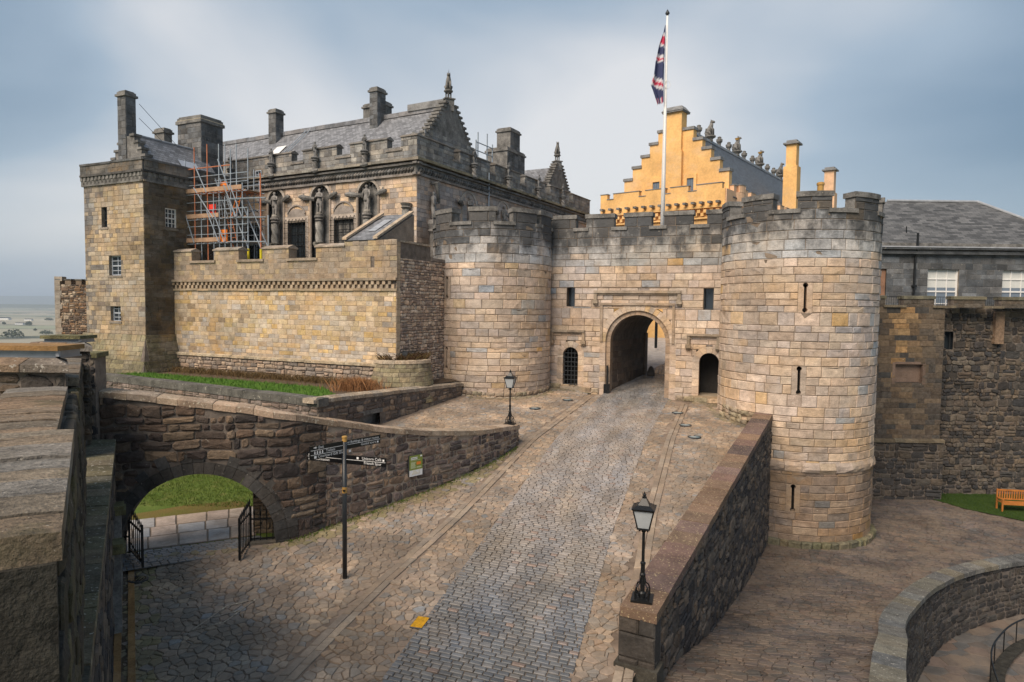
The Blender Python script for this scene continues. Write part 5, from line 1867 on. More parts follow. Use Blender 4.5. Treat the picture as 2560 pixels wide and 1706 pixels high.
# cap house: gable towards the curtain side, slate roof running back
GB = CT.off(-0.9)
g0, g1 = GB.uv(271, 380)[0], GB.uv(372, 380)[0]
gm = GB.uv(322, 330)[0]
zr = GB.uv(330, 332)[1]
ze = 7.95
steps = 5
poly = [(g0, ze - 0.3)]
half = (g1 - g0) / 2
gm = (g0 + g1) / 2
for k in range(steps):
    x = g0 + half * k / steps * 0.86
    poly += [(x, ze + (zr - ze) * k / steps + 0.25), (x + half * 0.86 / steps, ze + (zr - ze) * k / steps + 0.25)]
right = [(2 * gm - a, b) for a, b in poly[::-1]]
poly = poly + right
part('gable', prism(GB, poly[::-1], -0.4, 0.0), M['soot'], cor_t)
for k in range(steps):
    for sg in (-1, 1):
        x = half * (1 - 0.86 * (k + 0.5) / steps)
        part('crow_step', bx(GB, gm + sg * x - 0.22, gm + sg * x + 0.22, ze + (zr - ze) * k / steps + 0.22, ze + (zr - ze) * k / steps + 0.36, -0.46, 0.06), M['soot'], cor_t)
RL = 5.2
roof('roof', [GB.P(g1 - 0.05, ze, -0.3), GB.P(g1 - 0.05, ze, -RL), GB.P(gm, zr, -RL), GB.P(gm, zr, -0.3)], M['slate'], cor_t)
roof('roof', [GB.P(g0 + 0.05, ze, -RL), GB.P(g0 + 0.05, ze, -0.3), GB.P(gm, zr, -0.3), GB.P(gm, zr, -RL)], M['slate'], cor_t)
part('roof_ridge', tube([GB.P(gm, zr + 0.03, -0.3), GB.P(gm, zr + 0.03, -RL)], 0.07, 6), M['lead'], cor_t)
def chimney(parent, S, px0, px1, pyt, zbot, w, dep, name='chimney', mat='soot', cap=0.35, stones=True, pots=0):
    """ashlar stack with moulded cap, placed on plane S offset by w"""
    P_ = S.off(w)
    a, b = P_.uv(px0, pyt + 12)[0], P_.uv(px1, pyt + 12)[0]
    zt_ = P_.uv((px0 + px1) / 2, pyt)[1]
    c = part(name, bx(P_, a, b, zbot, zt_ - cap, -dep, 0.0), M[mat], parent)
    part('cap', [bx(P_, a - 0.10, b + 0.10, zt_ - cap, zt_ - cap * 0.62, -dep - 0.1, 0.10), bx(P_, a - 0.02, b + 0.02, zt_ - cap * 0.62, zt_ - cap * 0.2, -dep - 0.02, 0.02), bx(P_, a + 0.05, b - 0.05, zt_ - cap * 0.2, zt_, -dep + 0.05, -0.05)], M[mat], c)
    if cap >= 0.5:
        zz = zt_ - cap * 0.2
        part('cap_slope', ([P_.P(a - 0.1, zt_ - cap * 0.62, 0.1), P_.P(b + 0.1, zt_ - cap * 0.62, 0.1), P_.P(b + 0.1, zt_ - cap * 0.62, -dep - 0.1), P_.P(a - 0.1, zt_ - cap * 0.62, -dep - 0.1), P_.P(a + 0.3, zt_ + 0.05, -0.25), P_.P(b - 0.3, zt_ + 0.05, -0.25), P_.P(b - 0.3, zt_ + 0.05, -dep + 0.25), P_.P(a + 0.3, zt_ + 0.05, -dep + 0.25)], BOXF), M['coping'], c, (0.22, 0.2, 0.15))
    if stones:
        for F_, u0_, u1_ in ((P_, a, b), (P_.turn(b), 0, dep)):
            p, _ = courses(F_, u0_, u1_, zbot, zt_ - cap, 0.34, 0.6, r, lambda u, v: jit((0.11, 0.112, 0.115), r, 0.4), proud=0.018, bev=0.012, gap=0.02)
            m_ = MB()
            for x in p: m_.add((x[0], x[1]), x[2])
            m_.build('stack_stones', M['soot_t'], c, kind='stuff')
    return c, P_, a, b, zt_
chimney(cor_t, GB, 293, 313, 226, 8.0, 0.05, 0.66)
chimney(cor_t, GB, 386, 410, 320, 9.0, -4.0, 0.6, stones=False)
bc = chimney(cor_t, GB, 444, 502, 290, 7.5, -4.6, 1.75, cap=0.5)
# stays of the tall chimney
for zz in (226, 262):
    pa = GB.off(0.05).uv(334, zz + 30)
    part('stay', tube([GB.P(pa[0], pa[1], -0.3), GB.P(gm + 0.1, zr + 0.02, -3.2 if zz == 226 else -2.2)], 0.018, 4), M['iron'], cor_t)
sk = [GB.P(g1 - 0.05 - (g1 - 0.05 - gm) * t_, ze + (zr - ze) * t_ + 0.07, -d_) for t_, d_ in ((0.15, 2.6), (0.15, 3.9), (0.45, 3.9), (0.45, 2.6))]
part('skylight', ([*sk], [(0, 1, 2, 3)]), M['bluewhite'], cor_t)

# low rubble block beyond the tower
LB = Plane((-30.0, 44.0), (1, 0.0))
b0, b1 = LB.uv(139, 760)[0], LB.uv(222, 760)[0]
zt_b = LB.uv(170, 712)[1]
lb = thing('rubble_bastion', (LB.P((b0 + b1) / 2, -4.6)), 'reddish rubble wall with small crenels beside the corner tower', 'wall')
part('mortar_face', bx(LB, b0, b1 + 1, -4.8, zt_b, -2.0, 0.0), M['dmortar'], lb)
emit(lb, rubble(LB, b0 + 0.3, b1 + 1, -4.7, zt_b, 0.26, 0.17, None, r, [(0.24, 0.15, 0.09), (0.17, 0.11, 0.075), (0.30, 0.21, 0.14), (0.42, 0.34, 0.26), (0.10, 0.075, 0.06)], gap=0.012), 'rubble_stone', M['rub'], 300, 'rubble_mass')
z = -4.6
while z < zt_b + 0.4:
    part('quoin', bx(LB, b0 - 0.02, b0 + r.uniform(0.26, 0.5), z, z + 0.3, -0.4, 0.05), M['ash'], lb, jit((0.34, 0.29, 0.24), r, 0.15))
    z += 0.31
for a, b in ((140, 150), (163, 178), (190, 204), (215, 222)):
    x0, x1 = LB.uv(a, 705)[0], LB.uv(b, 705)[0]
    mo = part('merlon', bx(LB, x0, x1, zt_b, zt_b + 0.30, -0.5, 0.02), M['soot_t'], lb, (0.2, 0.15, 0.11))
    part('cap_stone', bx(LB, x0 - 0.04, x1 + 0.04, zt_b + 0.30, zt_b + 0.38, -0.55, 0.06), M['soot'], mo)

# half-round planter between curtain and tower
PB = Cyl((-5.75, 34.2), 1.45, lambda z: max(0, -0.16 * (z + 2.9)))
pb_ = thing('stone_planter', (-5.75, 34.2, -4.6), 'half-round mossy stone planter with a pale rim between curtain wall and gate tower', 'planter')
p, c = courses(PB, -3.2, 3.2, -5.0, -2.98, 0.24, 0.42, r, lambda u, v: jit(r.choice([(0.27, 0.23, 0.14), (0.23, 0.19, 0.13), (0.30, 0.25, 0.16)]), r, 0.15), proud=0.02, bev=0.018, seg=0.3, gap=0.014)
part('mortar_core', c, M['dmortar'], pb_)
emit(pb_, p, 'stone', M['rub'], 260, 'stone_mass')
cope_run(PB, pb_, -3.2, 3.2, lambda u: -2.84, 0.15, -0.35, 0.06, 0.7, lambda: jit((0.42, 0.34, 0.25), r, 0.12), M['coping'], r)
part('soil', lathe((-5.75, 34.2, -3.05), [(1.36, 0), (1.36, 0.08), (0.2, 0.16)], 28), M['soil'], pb_)
# ------------------------------------------------------------------ carved figures
def place(vf, pos, rz=0.0, s=1.0):
    v, f = vf
    c, n = math.cos(rz) * s, math.sin(rz) * s
    return [(pos[0] + a * c - b * n, pos[1] + a * n + b * c, pos[2] + z * s) for a, b, z in v], f

def man_vf(seed):
    """standing carved figure 1 m tall, facing -y: legs, tunic, folded arms, head"""
    q_ = random.Random(seed)
    sw = q_.uniform(-0.04, 0.04)
    out = []
    for sg in (-1, 1):
        k = q_.uniform(-0.03, 0.03)
        out.append(tube([(sg * 0.075 + k, -0.05, 0.0), (sg * 0.07 + k, -0.01, 0.03), (sg * 0.065 + k, 0.0, 0.2), (sg * 0.06, 0, 0.45)], [0.045, 0.05, 0.06, 0.085], 8))
    body = [(0.12, 0.33), (0.135, 0.42), (0.12, 0.52), (0.105, 0.58), (0.13, 0.68), (0.15, 0.76), (0.125, 0.82), (0.055, 0.85), (0.045, 0.87), (0.068, 0.90), (0.075, 0.94), (0.062, 0.985), (0.02, 1.0)]
    v, f = lathe((sw, 0, 0), body, 10)
    v = [(x, y * 0.75, z) for x, y, z in v]
    out.append((v, f))
    for sg in (-1, 1):
        e = q_.choice([(0.06, -0.13, 0.60), (0.02, -0.14, 0.66), (0.17, -0.06, 0.46)])
        out.append(tube([(sg * 0.13 + sw, 0, 0.79), (sg * 0.19 + sw, -0.02, 0.64), (sg * e[0] + sw, e[1], e[2])], [0.05, 0.042, 0.035], 7))
    V, Fc = [], []
    for v, f in out:
        n = len(V)
        V += v
        Fc += [tuple(i + n for i in x) for x in f]
    return V, Fc

def beast_vf(horn=False):
    """seated heraldic beast holding a shield, 1 m tall, facing -y"""
    out = [tube([(0, 0.16, 0.0), (0, 0.16, 0.12), (0, 0.10, 0.32), (0, 0.0, 0.52), (0, -0.06, 0.68), (0, -0.06, 0.80)], [0.16, 0.20, 0.18, 0.16, 0.12, 0.10], 9),
           tube([(0, -0.02, 0.80), (0, -0.09, 0.86), (0, -0.19, 0.84), (0, -0.27, 0.80)], [0.09, 0.11, 0.085, 0.05], 8),
           tube([(0, 0.3, 0.05), (0, 0.36, 0.2), (0.05, 0.33, 0.4), (0.02, 0.28, 0.5)], [0.03, 0.03, 0.025, 0.05], 6)]
    for sg in (-1, 1):
        out.append(tube([(sg * 0.09, -0.02, 0.55), (sg * 0.10, -0.16, 0.40), (sg * 0.09, -0.18, 0.02)], [0.07, 0.055, 0.05], 7))
        out.append(tube([(sg * 0.13, 0.16, 0.22), (sg * 0.17, 0.0, 0.2), (sg * 0.15, -0.08, 0.03)], [0.10, 0.08, 0.05], 7))
        out.append(tube([(sg * 0.06, -0.06, 0.92), (sg * 0.09, -0.05, 1.0)], [0.035, 0.01], 5))
    if horn:
        out.append(tube([(0, -0.14, 0.92), (0, -0.24, 1.12)], [0.022, 0.005], 5))
    V, Fc = [], []
    for v, f in out:
        n = len(V)
        V += v
        Fc += [tuple(i + n for i in x) for x in f]
    return V, Fc

def spiral(c, r0, z0, z1, turns=1.6, n=20, m=28, lobes=3, amp=0.22):
    v, f = [], []
    for j in range(m + 1):
        t = j / m
        for i in range(n):
            a = 2 * math.pi * i / n
            rr = r0 * (1 + amp * math.cos(lobes * a + turns * 2 * math.pi * t))
            v.append((c[0] + rr * math.cos(a), c[1] + rr * math.sin(a), z0 + (z1 - z0) * t))
    for j in range(m):
        for i in range(n):
            k = (i + 1) % n
            f.append((j * n + i, j * n + k, (j + 1) * n + k, (j + 1) * n + i))
    return v, f

# ------------------------------------------------------------------ the palace
PSo = Plane((-5.85, 40.0), (0.875, -0.485))
PE = Plane((-5.85, 40.0), (0.485, 0.875))
pal = thing('palace', (-5.85, 40.0, 0.0), 'grey-roofed renaissance palace with carved niches, barred windows and crow-stepped gables', 'building')
r = random.Random(66)
q = random.Random(67)
ZCO0, ZCO1, ZPS, ZPM = 7.80, 8.80, 9.48, 10.16
niches = [(691, 19, 476, 614), (802, 23, 464, 614), (921, 25, 454, 614)]
pw = [(720, 765, 556, 662), (835, 885, 549, 650), (616, 656, 562, 662)]
NI, hs = [], []
for cx, h_, ty, by in niches:
    a, b = PSo.uv(cx - h_, 540)[0], PSo.uv(cx + h_, 540)[0]
    z1_, z0_ = PSo.uv(cx, ty)[1], 2.0
    NI.append(((a + b) / 2, (b - a) / 2, z0_, z1_))
    hs.append(hole_arch((a + b) / 2, (b - a) / 2 + 0.1, z0_, z1_ - (b - a) / 2))
PWN = []
for a, b, c_, d_ in pw:
    u0_, u1_ = PSo.uv(a, 600)[0], PSo.uv(b, 600)[0]
    z1_, z0_ = PSo.uv((a + b) / 2, c_)[1], 1.6
    PWN.append((u0_, u1_, z0_, z1_))
    hs.append(hole_rect(u0_ - 0.14, u1_ + 0.14, z0_ - 0.1, z1_ + 0.16))
def pcol(u, v):
    b = r.choice([(0.52, 0.40, 0.30), (0.56, 0.44, 0.33), (0.47, 0.37, 0.29), (0.57, 0.42, 0.27), (0.50, 0.41, 0.345)])
    if r.random() < 0.12: b = (0.30, 0.27, 0.25)
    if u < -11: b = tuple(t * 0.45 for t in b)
    return patch(jit(tuple(t * 1.08 for t in b), r, 0.12), u, v, 0.4, 0.4, 11.0)
def pcol2(u, v): return jit(r.choice([(0.50, 0.40, 0.335), (0.40, 0.345, 0.315), (0.55, 0.42, 0.335), (0.44, 0.385, 0.355)]), r, 0.18)
def pdark(u, v): return jit(r.choice([(0.19, 0.185, 0.18), (0.23, 0.22, 0.205), (0.15, 0.15, 0.15), (0.27, 0.255, 0.23)]), r, 0.2)
US0, UE1 = -24.0, 27.2
sg_ = [(729, 757), (842, 875), (968, 1003)]
sg_ = [(PSo.uv(a, 385)[0], PSo.uv(b, 385)[0]) for a, b in sg_]
bay0, bay1 = PSo.uv(596, 450)[0], PSo.uv(640, 450)[0]
eg = []
u = 3.9
while u < UE1 - 2:
    eg.append((u, u + 0.75)); u += 4.6
ps, core = [], []
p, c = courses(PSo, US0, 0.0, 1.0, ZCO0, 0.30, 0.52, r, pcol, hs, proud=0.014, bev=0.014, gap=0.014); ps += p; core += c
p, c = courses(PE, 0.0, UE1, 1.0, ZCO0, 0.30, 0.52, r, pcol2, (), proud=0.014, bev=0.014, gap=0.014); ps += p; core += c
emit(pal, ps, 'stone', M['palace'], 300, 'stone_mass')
ps = []
for S, a, b, gg in ((PSo, US0, 0.0, sg_), (PE, 0.0, UE1, eg)):
    p, c = courses(S, a, b, ZCO1, ZPM, 0.30, 0.55, r, pdark, [hole_rect(x, y, ZPS, 99) for x, y in gg], proud=0.014, bev=0.014, gap=0.016); ps += p; core += c
emit(pal, ps, 'parapet_stone', M['soot_t'], 260, 'parapet_mass')
part('mortar_core', core, M['dmortar'], pal)
part('palace_body', [bx(PSo, US0, -0.3, 0.5, 9.3, -12, -0.5), bx(PE, 0.3, UE1 - 0.3, 0.5, 9.3, -8, -0.5), bx(PSo, US0, 0, 9.2, ZPS - 0.02, -0.55, -0.02), bx(PE, 0.02, UE1, 9.2, ZPS - 0.02, -0.55, -0.02), bx(PE, UE1 - 0.3, UE1 - 0.02, 0.5, ZPM, -8, -0.1)], M['soot'], pal)
for S, a, b, gg in ((PSo, US0, 0.0, sg_), (PE, 0.0, UE1, eg)):
    ed = [a] + [x for g in gg for x in g] + [b]
    for x0, x1 in zip(ed[::2], ed[1::2]):
        n = max(1, int((x1 - x0) / 0.9))
        for i in range(n):
            part('cap_stone', saddle(S, x0 - 0.06 + (x1 - x0 + 0.12) * i / n + 0.005, x0 - 0.06 + (x1 - x0 + 0.12) * (i + 1) / n - 0.005, ZPM, -0.5, 0.0), M['soot_t'], pal, jit((0.17, 0.155, 0.14), r, 0.25))
        part('merlon', bx(S, x0 + 0.01, x1 - 0.01, ZPS, ZPM, -0.5, -0.02), M['soot'], pal)
    for x0, x1 in gg:
        part('sill', bx(S, x0 - 0.1, x1 + 0.1, ZPS - 0.1, ZPS + 0.02, -0.5, 0.07), M['soot_t'], pal, (0.2, 0.18, 0.16))
    # cornice: lower roll, carved frieze, upper string
    u0_, u1_ = (a, 0.34) if S is PSo else (-0.34, b)
    cope_run(S, pal, u0_, u1_, lambda u: ZCO1 + 0.02, 0.16, -0.1, 0.34, 1.2, lambda: jit((0.22, 0.20, 0.17) if S is PSo else (0.20, 0.175, 0.12), r, 0.2), M['soot_t'], r, 0.0, 'cornice_stone')
    cope_run(S, pal, u0_, u1_, lambda u: ZCO1 - 0.24, 0.12, -0.1, 0.22, 1.2, lambda: jit((0.12, 0.115, 0.11), r, 0.2), M['soot_t'], r, 0.0, 'cornice_stone')
    cope_run(S, pal, u0_, u1_, lambda u: ZCO0 + 0.14, 0.14, -0.1, 0.16, 1.2, lambda: jit((0.2, 0.18, 0.165), r, 0.2), M['soot_t'], r, 0.0, 'cornice_stone')
    part('frieze_back', bx(S, a, b, ZCO0 + 0.1, ZCO1 - 0.3, -0.1, 0.04), M['soot'], pal)
    u = a + 0.1
    k = 0
    while u < b - 0.15:
        c_ = S.P(u + 0.12, ZCO0 + 0.28, 0.08)
        part('frieze_leaf', tube([S.P(u + 0.02, ZCO0 + 0.17, 0.06), S.P(u + 0.10, ZCO0 + 0.34, 0.15), S.P(u + 0.2, ZCO0 + 0.50, 0.08)], [0.03, 0.085, 0.04], 5), M['soot_t'], pal, jit((0.15, 0.14, 0.13), r, 0.35)) if k < 0 else None
        u += 0.27
        k += 1
    m_ = MB()
    u = a + 0.1
    while u < b - 0.15:
        m_.add(tube([S.P(u + 0.02, ZCO0 + 0.17, 0.06), S.P(u + 0.10, ZCO0 + 0.34, 0.16), S.P(u + 0.2, ZCO0 + 0.50, 0.08)], [0.03, 0.09, 0.04], 5), jit((0.16, 0.15, 0.14), r, 0.4))
        u += 0.25
    m_.build('leaf_frieze', M['soot_t'], pal, kind='stuff')

def niche(S, um, h_, z0_, z1_, dark=0.19):
    zs = z1_ - h_
    nb = part('niche', [bx(S, um - h_ - 0.1, um + h_ + 0.1, z0_, z1_ + 0.1, -0.42, -0.36)], M['soot_t'], pal, (dark, dark * 0.95, dark * 0.9))
    part('niche_arch', voussoirs(S, um, h_, h_ + 0.17, zs, 9, -0.36, 0.06), M['soot_t'], nb, (0.34, 0.30, 0.26))
    part('cusping', voussoirs(S, um, h_ * 0.72, h_, zs, 7, -0.3, -0.1, gap=0.2), M['soot_t'], nb, (0.07, 0.07, 0.07))
    for sg in (-1, 1):
        x = um + sg * (h_ + 0.05)
        part('shaft', tube([S.P(x, z0_, 0.03), S.P(x, zs - 0.1, 0.03)], 0.085, 8), M['palace'], nb, (0.36, 0.30, 0.25))
        a, b = S.P(x - sg * 0.22, zs - 0.02, -0.1), S.P(x + sg * 0.34, zs + 0.05, 0.18)
        c_ = S.P(x + sg * 0.62, zs + 0.10 + q.uniform(-0.05, 0.05), 0.26)
        d_ = S.P(x + sg * 0.80, zs + 0.16 + q.uniform(-0.06, 0.06), 0.28)
        part('grotesque', [tube([a, b, c_, d_], [0.14, 0.19, 0.16, 0.09], 8), tube([S.P(x + sg * 0.45, zs + 0.17, 0.22), S.P(x + sg * 0.5, zs + 0.36, 0.2)], [0.06, 0.03], 5)], M['soot'], nb)
    return zs
for i, (um, h_, z0_, z1_) in enumerate(NI):
    zs = niche(PSo, um, h_, z0_, z1_)
    c_ = PSo.P(um, 0, 0.12)
    zb_ = zs - 0.95
    st = thing('niche_statue', (c_[0], c_[1], zb_), ['bare-legged carved figure in the palace niche next to the scaffolding', 'carved figure in the palace niche between the two barred windows', 'draped carved figure in the palace niche above the lean-to roof'][i], 'statue', 'figures in the palace niches')
    part('figure', place(man_vf(100 + i), (c_[0], c_[1], zb_), math.atan2(PSo.n[1], PSo.n[0]) + math.pi / 2, 1.55), M['soot_t'], st, (0.20, 0.19, 0.18), smooth=True)
    part('pedestal', lathe((c_[0], c_[1], zb_ - 0.22), [(0.22, 0), (0.24, 0.1), (0.18, 0.22)], 12), M['soot_t'], st, (0.26, 0.24, 0.21))
    part('capital', lathe((c_[0], c_[1], zb_ - 0.62), [(0.20, 0), (0.30, 0.10), (0.24, 0.18), (0.34, 0.28), (0.30, 0.40)], 12), M['soot_t'], st, (0.17, 0.16, 0.15))
    part('spiral_shaft', spiral((c_[0], c_[1]), 0.22, zb_ - 1.95, zb_ - 0.62), M['soot_t'], st, (0.26, 0.25, 0.23), smooth=True)
    part('corbel_beast', [tube([PSo.P(um - 0.42, zb_ - 2.02, 0.16), PSo.P(um - 0.2, zb_ - 2.15, 0.2), PSo.P(um + 0.1, zb_ - 2.2, 0.18), PSo.P(um + 0.25, zb_ - 2.55, 0.0)], [0.13, 0.2, 0.24, 0.08], 8), lathe((c_[0], c_[1], zb_ - 2.05), [(0.3, 0), (0.33, 0.1)], 12)], M['soot_t'], st, (0.16, 0.15, 0.13), smooth=True)
for i, (u0_, u1_, z0_, z1_) in enumerate(PWN):
    w_ = sash(PSo, u0_, u1_, z0_, z1_, pal, 3, 5, 'irong', -0.3)
    part('surround', [bx(PSo, u0_ - 0.26, u0_, z0_, z1_ + 0.1, -0.3, 0.04), bx(PSo, u1_, u1_ + 0.26, z0_, z1_ + 0.1, -0.3, 0.04), bx(PSo, u0_ - 0.26, u1_ + 0.26, z1_ + 0.1, z1_ + 0.38, -0.3, 0.04)], M['palace'], w_, (0.56, 0.48, 0.41))
    um, h_ = (u0_ + u1_) / 2, (u1_ - u0_) / 2
    zt_ = z1_ + 0.36
    part('tympanum', [prism(PSo, [(um + h_ * 1.0 * math.cos(a), zt_ + h_ * 0.62 * math.sin(a)) for a in [math.pi * k / 10 for k in range(11)]], -0.02, 0.05)] + voussoirs(PSo, um, h_ * 0.98, h_ * 1.1, zt_ - 0.12, 9, 0.0, 0.10, 0.35, math.pi - 0.35), M['palace'], w_, (0.34, 0.30, 0.27))
    gr = thing('window_grille', PSo.P(um, z0_, 0.2), ['projecting iron bar grille over the palace window between the first and second niches', 'projecting iron bar grille over the palace window beside the lean-to', 'iron bar grille over the palace window hidden by scaffolding'][i], 'grille', 'window grilles of the palace')
    for k in range(7):
        x = u0_ - 0.1 + (u1_ - u0_ + 0.2) * k / 6
        part('bar', tube([PSo.P(x, z0_, 0.16), PSo.P(x, z1_ + 0.06, 0.16), PSo.P(x, z1_ + 0.2, 0.09), PSo.P(x, z1_ + 0.13, -0.02)], 0.022, 5), M['iron'], gr)
    k = 0
    z = z0_ + 0.2
    while z < z1_ + 0.1:
        part('cross_bar', tube([PSo.P(u0_ - 0.24, z, 0.0), PSo.P(u0_ - 0.2, z, 0.18), PSo.P(u1_ + 0.2, z, 0.18), PSo.P(u1_ + 0.24, z, 0.0)], 0.02, 5), M['iron'], gr)
        z += 0.33
sash(PSo.off(0.02), PSo.uv(641, 450)[0], PSo.uv(656, 450)[0], PSo.uv(648, 482)[1], PSo.uv(648, 427)[1], pal, 2, 5, 'bluewhite', 0.02)
# east face: two niches
for px, ty in ((1172, 475), (1258, 503)):
    um, z1_ = PE.uv(px, ty)
    zs = niche(PE, um, 0.85, 3.2, min(z1_, 7.6))
    c_ = PE.P(um, 0, 0.12)
    st = thing('niche_statue', (c_[0], c_[1], zs - 1.0), 'carved figure in the palace east niche seen over the %s tower battlements' % ('pale gate' if px < 1200 else 'round gate'), 'statue', 'figures in the palace niches')
    st['label'] = 'carved figure in an east palace niche %s a crenel of the pale tower' % ('above' if px < 1200 else 'beyond')
    part('figure', place(man_vf(px), (c_[0], c_[1], zs - 1.0), math.atan2(PE.n[1], PE.n[0]) + math.pi / 2, 1.6), M['soot_t'], st, (0.20, 0.19, 0.18), smooth=True)
    part('pedestal', lathe((c_[0], c_[1], zs - 1.2), [(0.2, 0), (0.24, 0.1), (0.18, 0.22)], 10), M['soot_t'], st, (0.2, 0.19, 0.18))
# corner figure on its tall carved bracket and the half-buried spiral shaft
um, zt_ = PE.uv(1076, 475)
c_ = PE.P(um, 0, 0.25)
st = thing('niche_statue', (c_[0], c_[1], 5.2), 'carved figure under a canopy by the palace corner, on a long tapering bracket', 'statue', 'figures in the palace niches')
part('figure', place(man_vf(9), (c_[0], c_[1], 5.25), math.atan2(PE.n[1], PE.n[0]) + math.pi / 2 + 0.5, 1.75), M['soot_t'], st, (0.22, 0.21, 0.2), smooth=True)
part('bracket', [lathe((c_[0], c_[1], 2.2), [(0.16, 0), (0.22, 0.25), (0.18, 0.6), (0.24, 0.8), (0.24, 2.2), (0.36, 2.35), (0.28, 2.5), (0.40, 2.8), (0.34, 3.05)], 12)], M['soot_t'], st, (0.2, 0.19, 0.18))
part('canopy', [tube([PE.P(um, 7.5, 0.05), PE.P(um + 0.2, 7.55, 0.35), PE.P(um + 0.35, 6.9, 0.35), PE.P(um + 0.6, 6.4, 0.2)], [0.1, 0.2, 0.1, 0.12], 7)], M['soot'], st)
um, _ = PSo.uv(1021, 540)
c_ = PSo.P(um, 0, 0.22)
st = thing('spiral_column', (c_[0], c_[1], 3.6), 'isolated barley-sugar stone column on the palace wall beside the lean-to roof', 'column')
part('shaft', spiral((c_[0], c_[1]), 0.22, 4.1, 5.75), M['soot_t'], st, (0.24, 0.23, 0.21), smooth=True)
part('capital', lathe((c_[0], c_[1], 5.75), [(0.2, 0), (0.32, 0.12), (0.26, 0.2), (0.36, 0.36)], 12), M['soot_t'], st, (0.2, 0.19, 0.17))
part('base', lathe((c_[0], c_[1], 3.5), [(0.1, 0), (0.3, 0.25), (0.36, 0.4), (0.26, 0.62)], 12), M['soot_t'], st, (0.16, 0.15, 0.14))

# figures on shafts in front of the parapet
for S, lst in ((PSo, ((677, 379, 445), (787, 366, 431), (911, 342, 424), (575, 392, 452))), (PE, ((1187, 379, 450), (1273, 417, 478), (1348, 456, 512), (1409, 482, 530)))):
    for px, ty, by in lst:
        um, zt_ = S.uv(px, ty, 0.3)
        zb_ = ZCO1 + 0.02
        zt_ = min(max(zt_, 10.6), 11.4)
        c_ = S.P(um, 0, 0.28)
        st = thing('parapet_statue', (c_[0], c_[1], zb_), 'stone figure on a twisted parapet shaft, ' + {677: 'above the niche by the scaffolding', 787: 'above the middle niche', 911: 'above the niche nearest the lean-to', 575: 'half hidden by scaffold poles'}[px] if S is PSo else 'stone figure on the east parapet, ' + {1187: 'below the unicorn gable', 1273: 'in front of the broad roof chimney', 1348: 'between chimney and lion gable', 1409: 'below the lion gable'}[px], 'statue', 'figures on the palace parapet')
        hf = 1.0
        part('figure', place(man_vf(px), (c_[0], c_[1], zt_ - hf), math.atan2(S.n[1], S.n[0]) + math.pi / 2, hf), M['soot_t'], st, (0.13, 0.13, 0.13), smooth=True)
        part('capital', lathe((c_[0], c_[1], zt_ - hf - 0.3), [(0.14, 0), (0.24, 0.08), (0.2, 0.14), (0.28, 0.24), (0.2, 0.32)], 12), M['soot_t'], st, (0.12, 0.12, 0.12))
        part('shaft', spiral((c_[0], c_[1]), 0.15, zb_, zt_ - hf - 0.28), M['soot_t'], st, (0.2, 0.19, 0.18), smooth=True)
        part('bracket', tube([S.P(um - 0.3, zb_ - 0.1, 0.3), S.P(um, zb_ - 0.12, 0.34), S.P(um + 0.3, zb_ - 0.08, 0.3)], [0.08, 0.17, 0.1], 7), M['soot'], st)

# gables, roofs and chimneys
def crow_gable(S, px0, px1, pyb, pyt, pxa, n, parent, mat='soot', th=0.5, foot=8.8):
    g0, g1 = S.uv(px0, pyb)[0], S.uv(px1, pyb)[0]
    gm = (g0 + g1) / 2
    zb_ = S.uv(px0, pyb)[1]
    zt_ = S.uv(pxa, pyt)[1]
    half = (g1 - g0) / 2
    pol = [(g0, foot)]
    tip = 0.45
    for k in range(n):
        x0, x1 = g0 + (half - tip) * k / n, g0 + (half - tip) * (k + 1) / n
        z = zb_ + (zt_ - zb_) * (k + 0.6) / n
        pol += [(x0, z), (x1, z)]
    pol = pol + [(2 * gm - a, b) for a, b in pol[::-1]]
    part('gable', prism(S, pol[::-1], -th, 0.0), M[mat], parent)
    for k in range(n):
        z = zb_ + (zt_ - zb_) * (k + 0.6) / n
        x = half - (half - tip) * (k + 0.5) / n
        for sg in (-1, 1):
            part('crow_step', bx(S, gm + sg * x - 0.2, gm + sg * x + 0.2, z - 0.02, z + 0.12, -th - 0.06, 0.07), M[mat], parent)
    return gm, zt_, half, zb_
def finial_beast(S, gm, zt_, parent, label, horn, seed):
    c_ = S.P(gm, 0, -0.25)
    part('gable_pedestal', [cube((c_[0], c_[1], zt_ - 0.5), 0.6, 0.6, 0.75, 0.5), cube((c_[0], c_[1], zt_ + 0.25), 0.74, 0.74, 0.08, 0.5)], M['soot'], parent)
    b = thing('gable_beast', (c_[0], c_[1], zt_ + 0.33), label, 'statue', 'beasts on the palace gables')
    part('column', [tube([(c_[0] + 0.16 * math.cos(a), c_[1] + 0.16 * math.sin(a), zt_ + 0.3), (c_[0] + 0.16 * math.cos(a), c_[1] + 0.16 * math.sin(a), zt_ + 0.72)], 0.05, 6) for a in (0, 1.57, 3.14, 4.71)] + [lathe((c_[0], c_[1], zt_ + 0.70), [(0.18, 0), (0.30, 0.10), (0.31, 0.17), (0.24, 0.22)], 10)], M['soot'], b)
    part('beast', place(beast_vf(horn), (c_[0], c_[1], zt_ + 0.90), math.atan2(S.n[1], S.n[0]) + math.pi / 2 - 0.9, 1.15), M['soot'], b, smooth=True)
GE = PE.off(-0.75)
gm1, zr1, hf1, zb1 = crow_gable(GE, 1050, 1196, 366, 262, 1134, 12, pal)
p, c = courses(GE, gm1 - hf1 + 0.5, gm1 + hf1 - 0.5, ZPM - 0.6, zb1 + 1.2, 0.3, 0.55, r, pdark, (), proud=0.012, bev=0.012, gap=0.02)
emit(pal, p, 'gable_stone', M['soot_t'], 60, 'gable_mass')
finial_beast(GE, gm1, zr1, pal, 'tall seated unicorn statue on the nearest palace gable', True, 1)
half_s = hf1
ez = 9.35
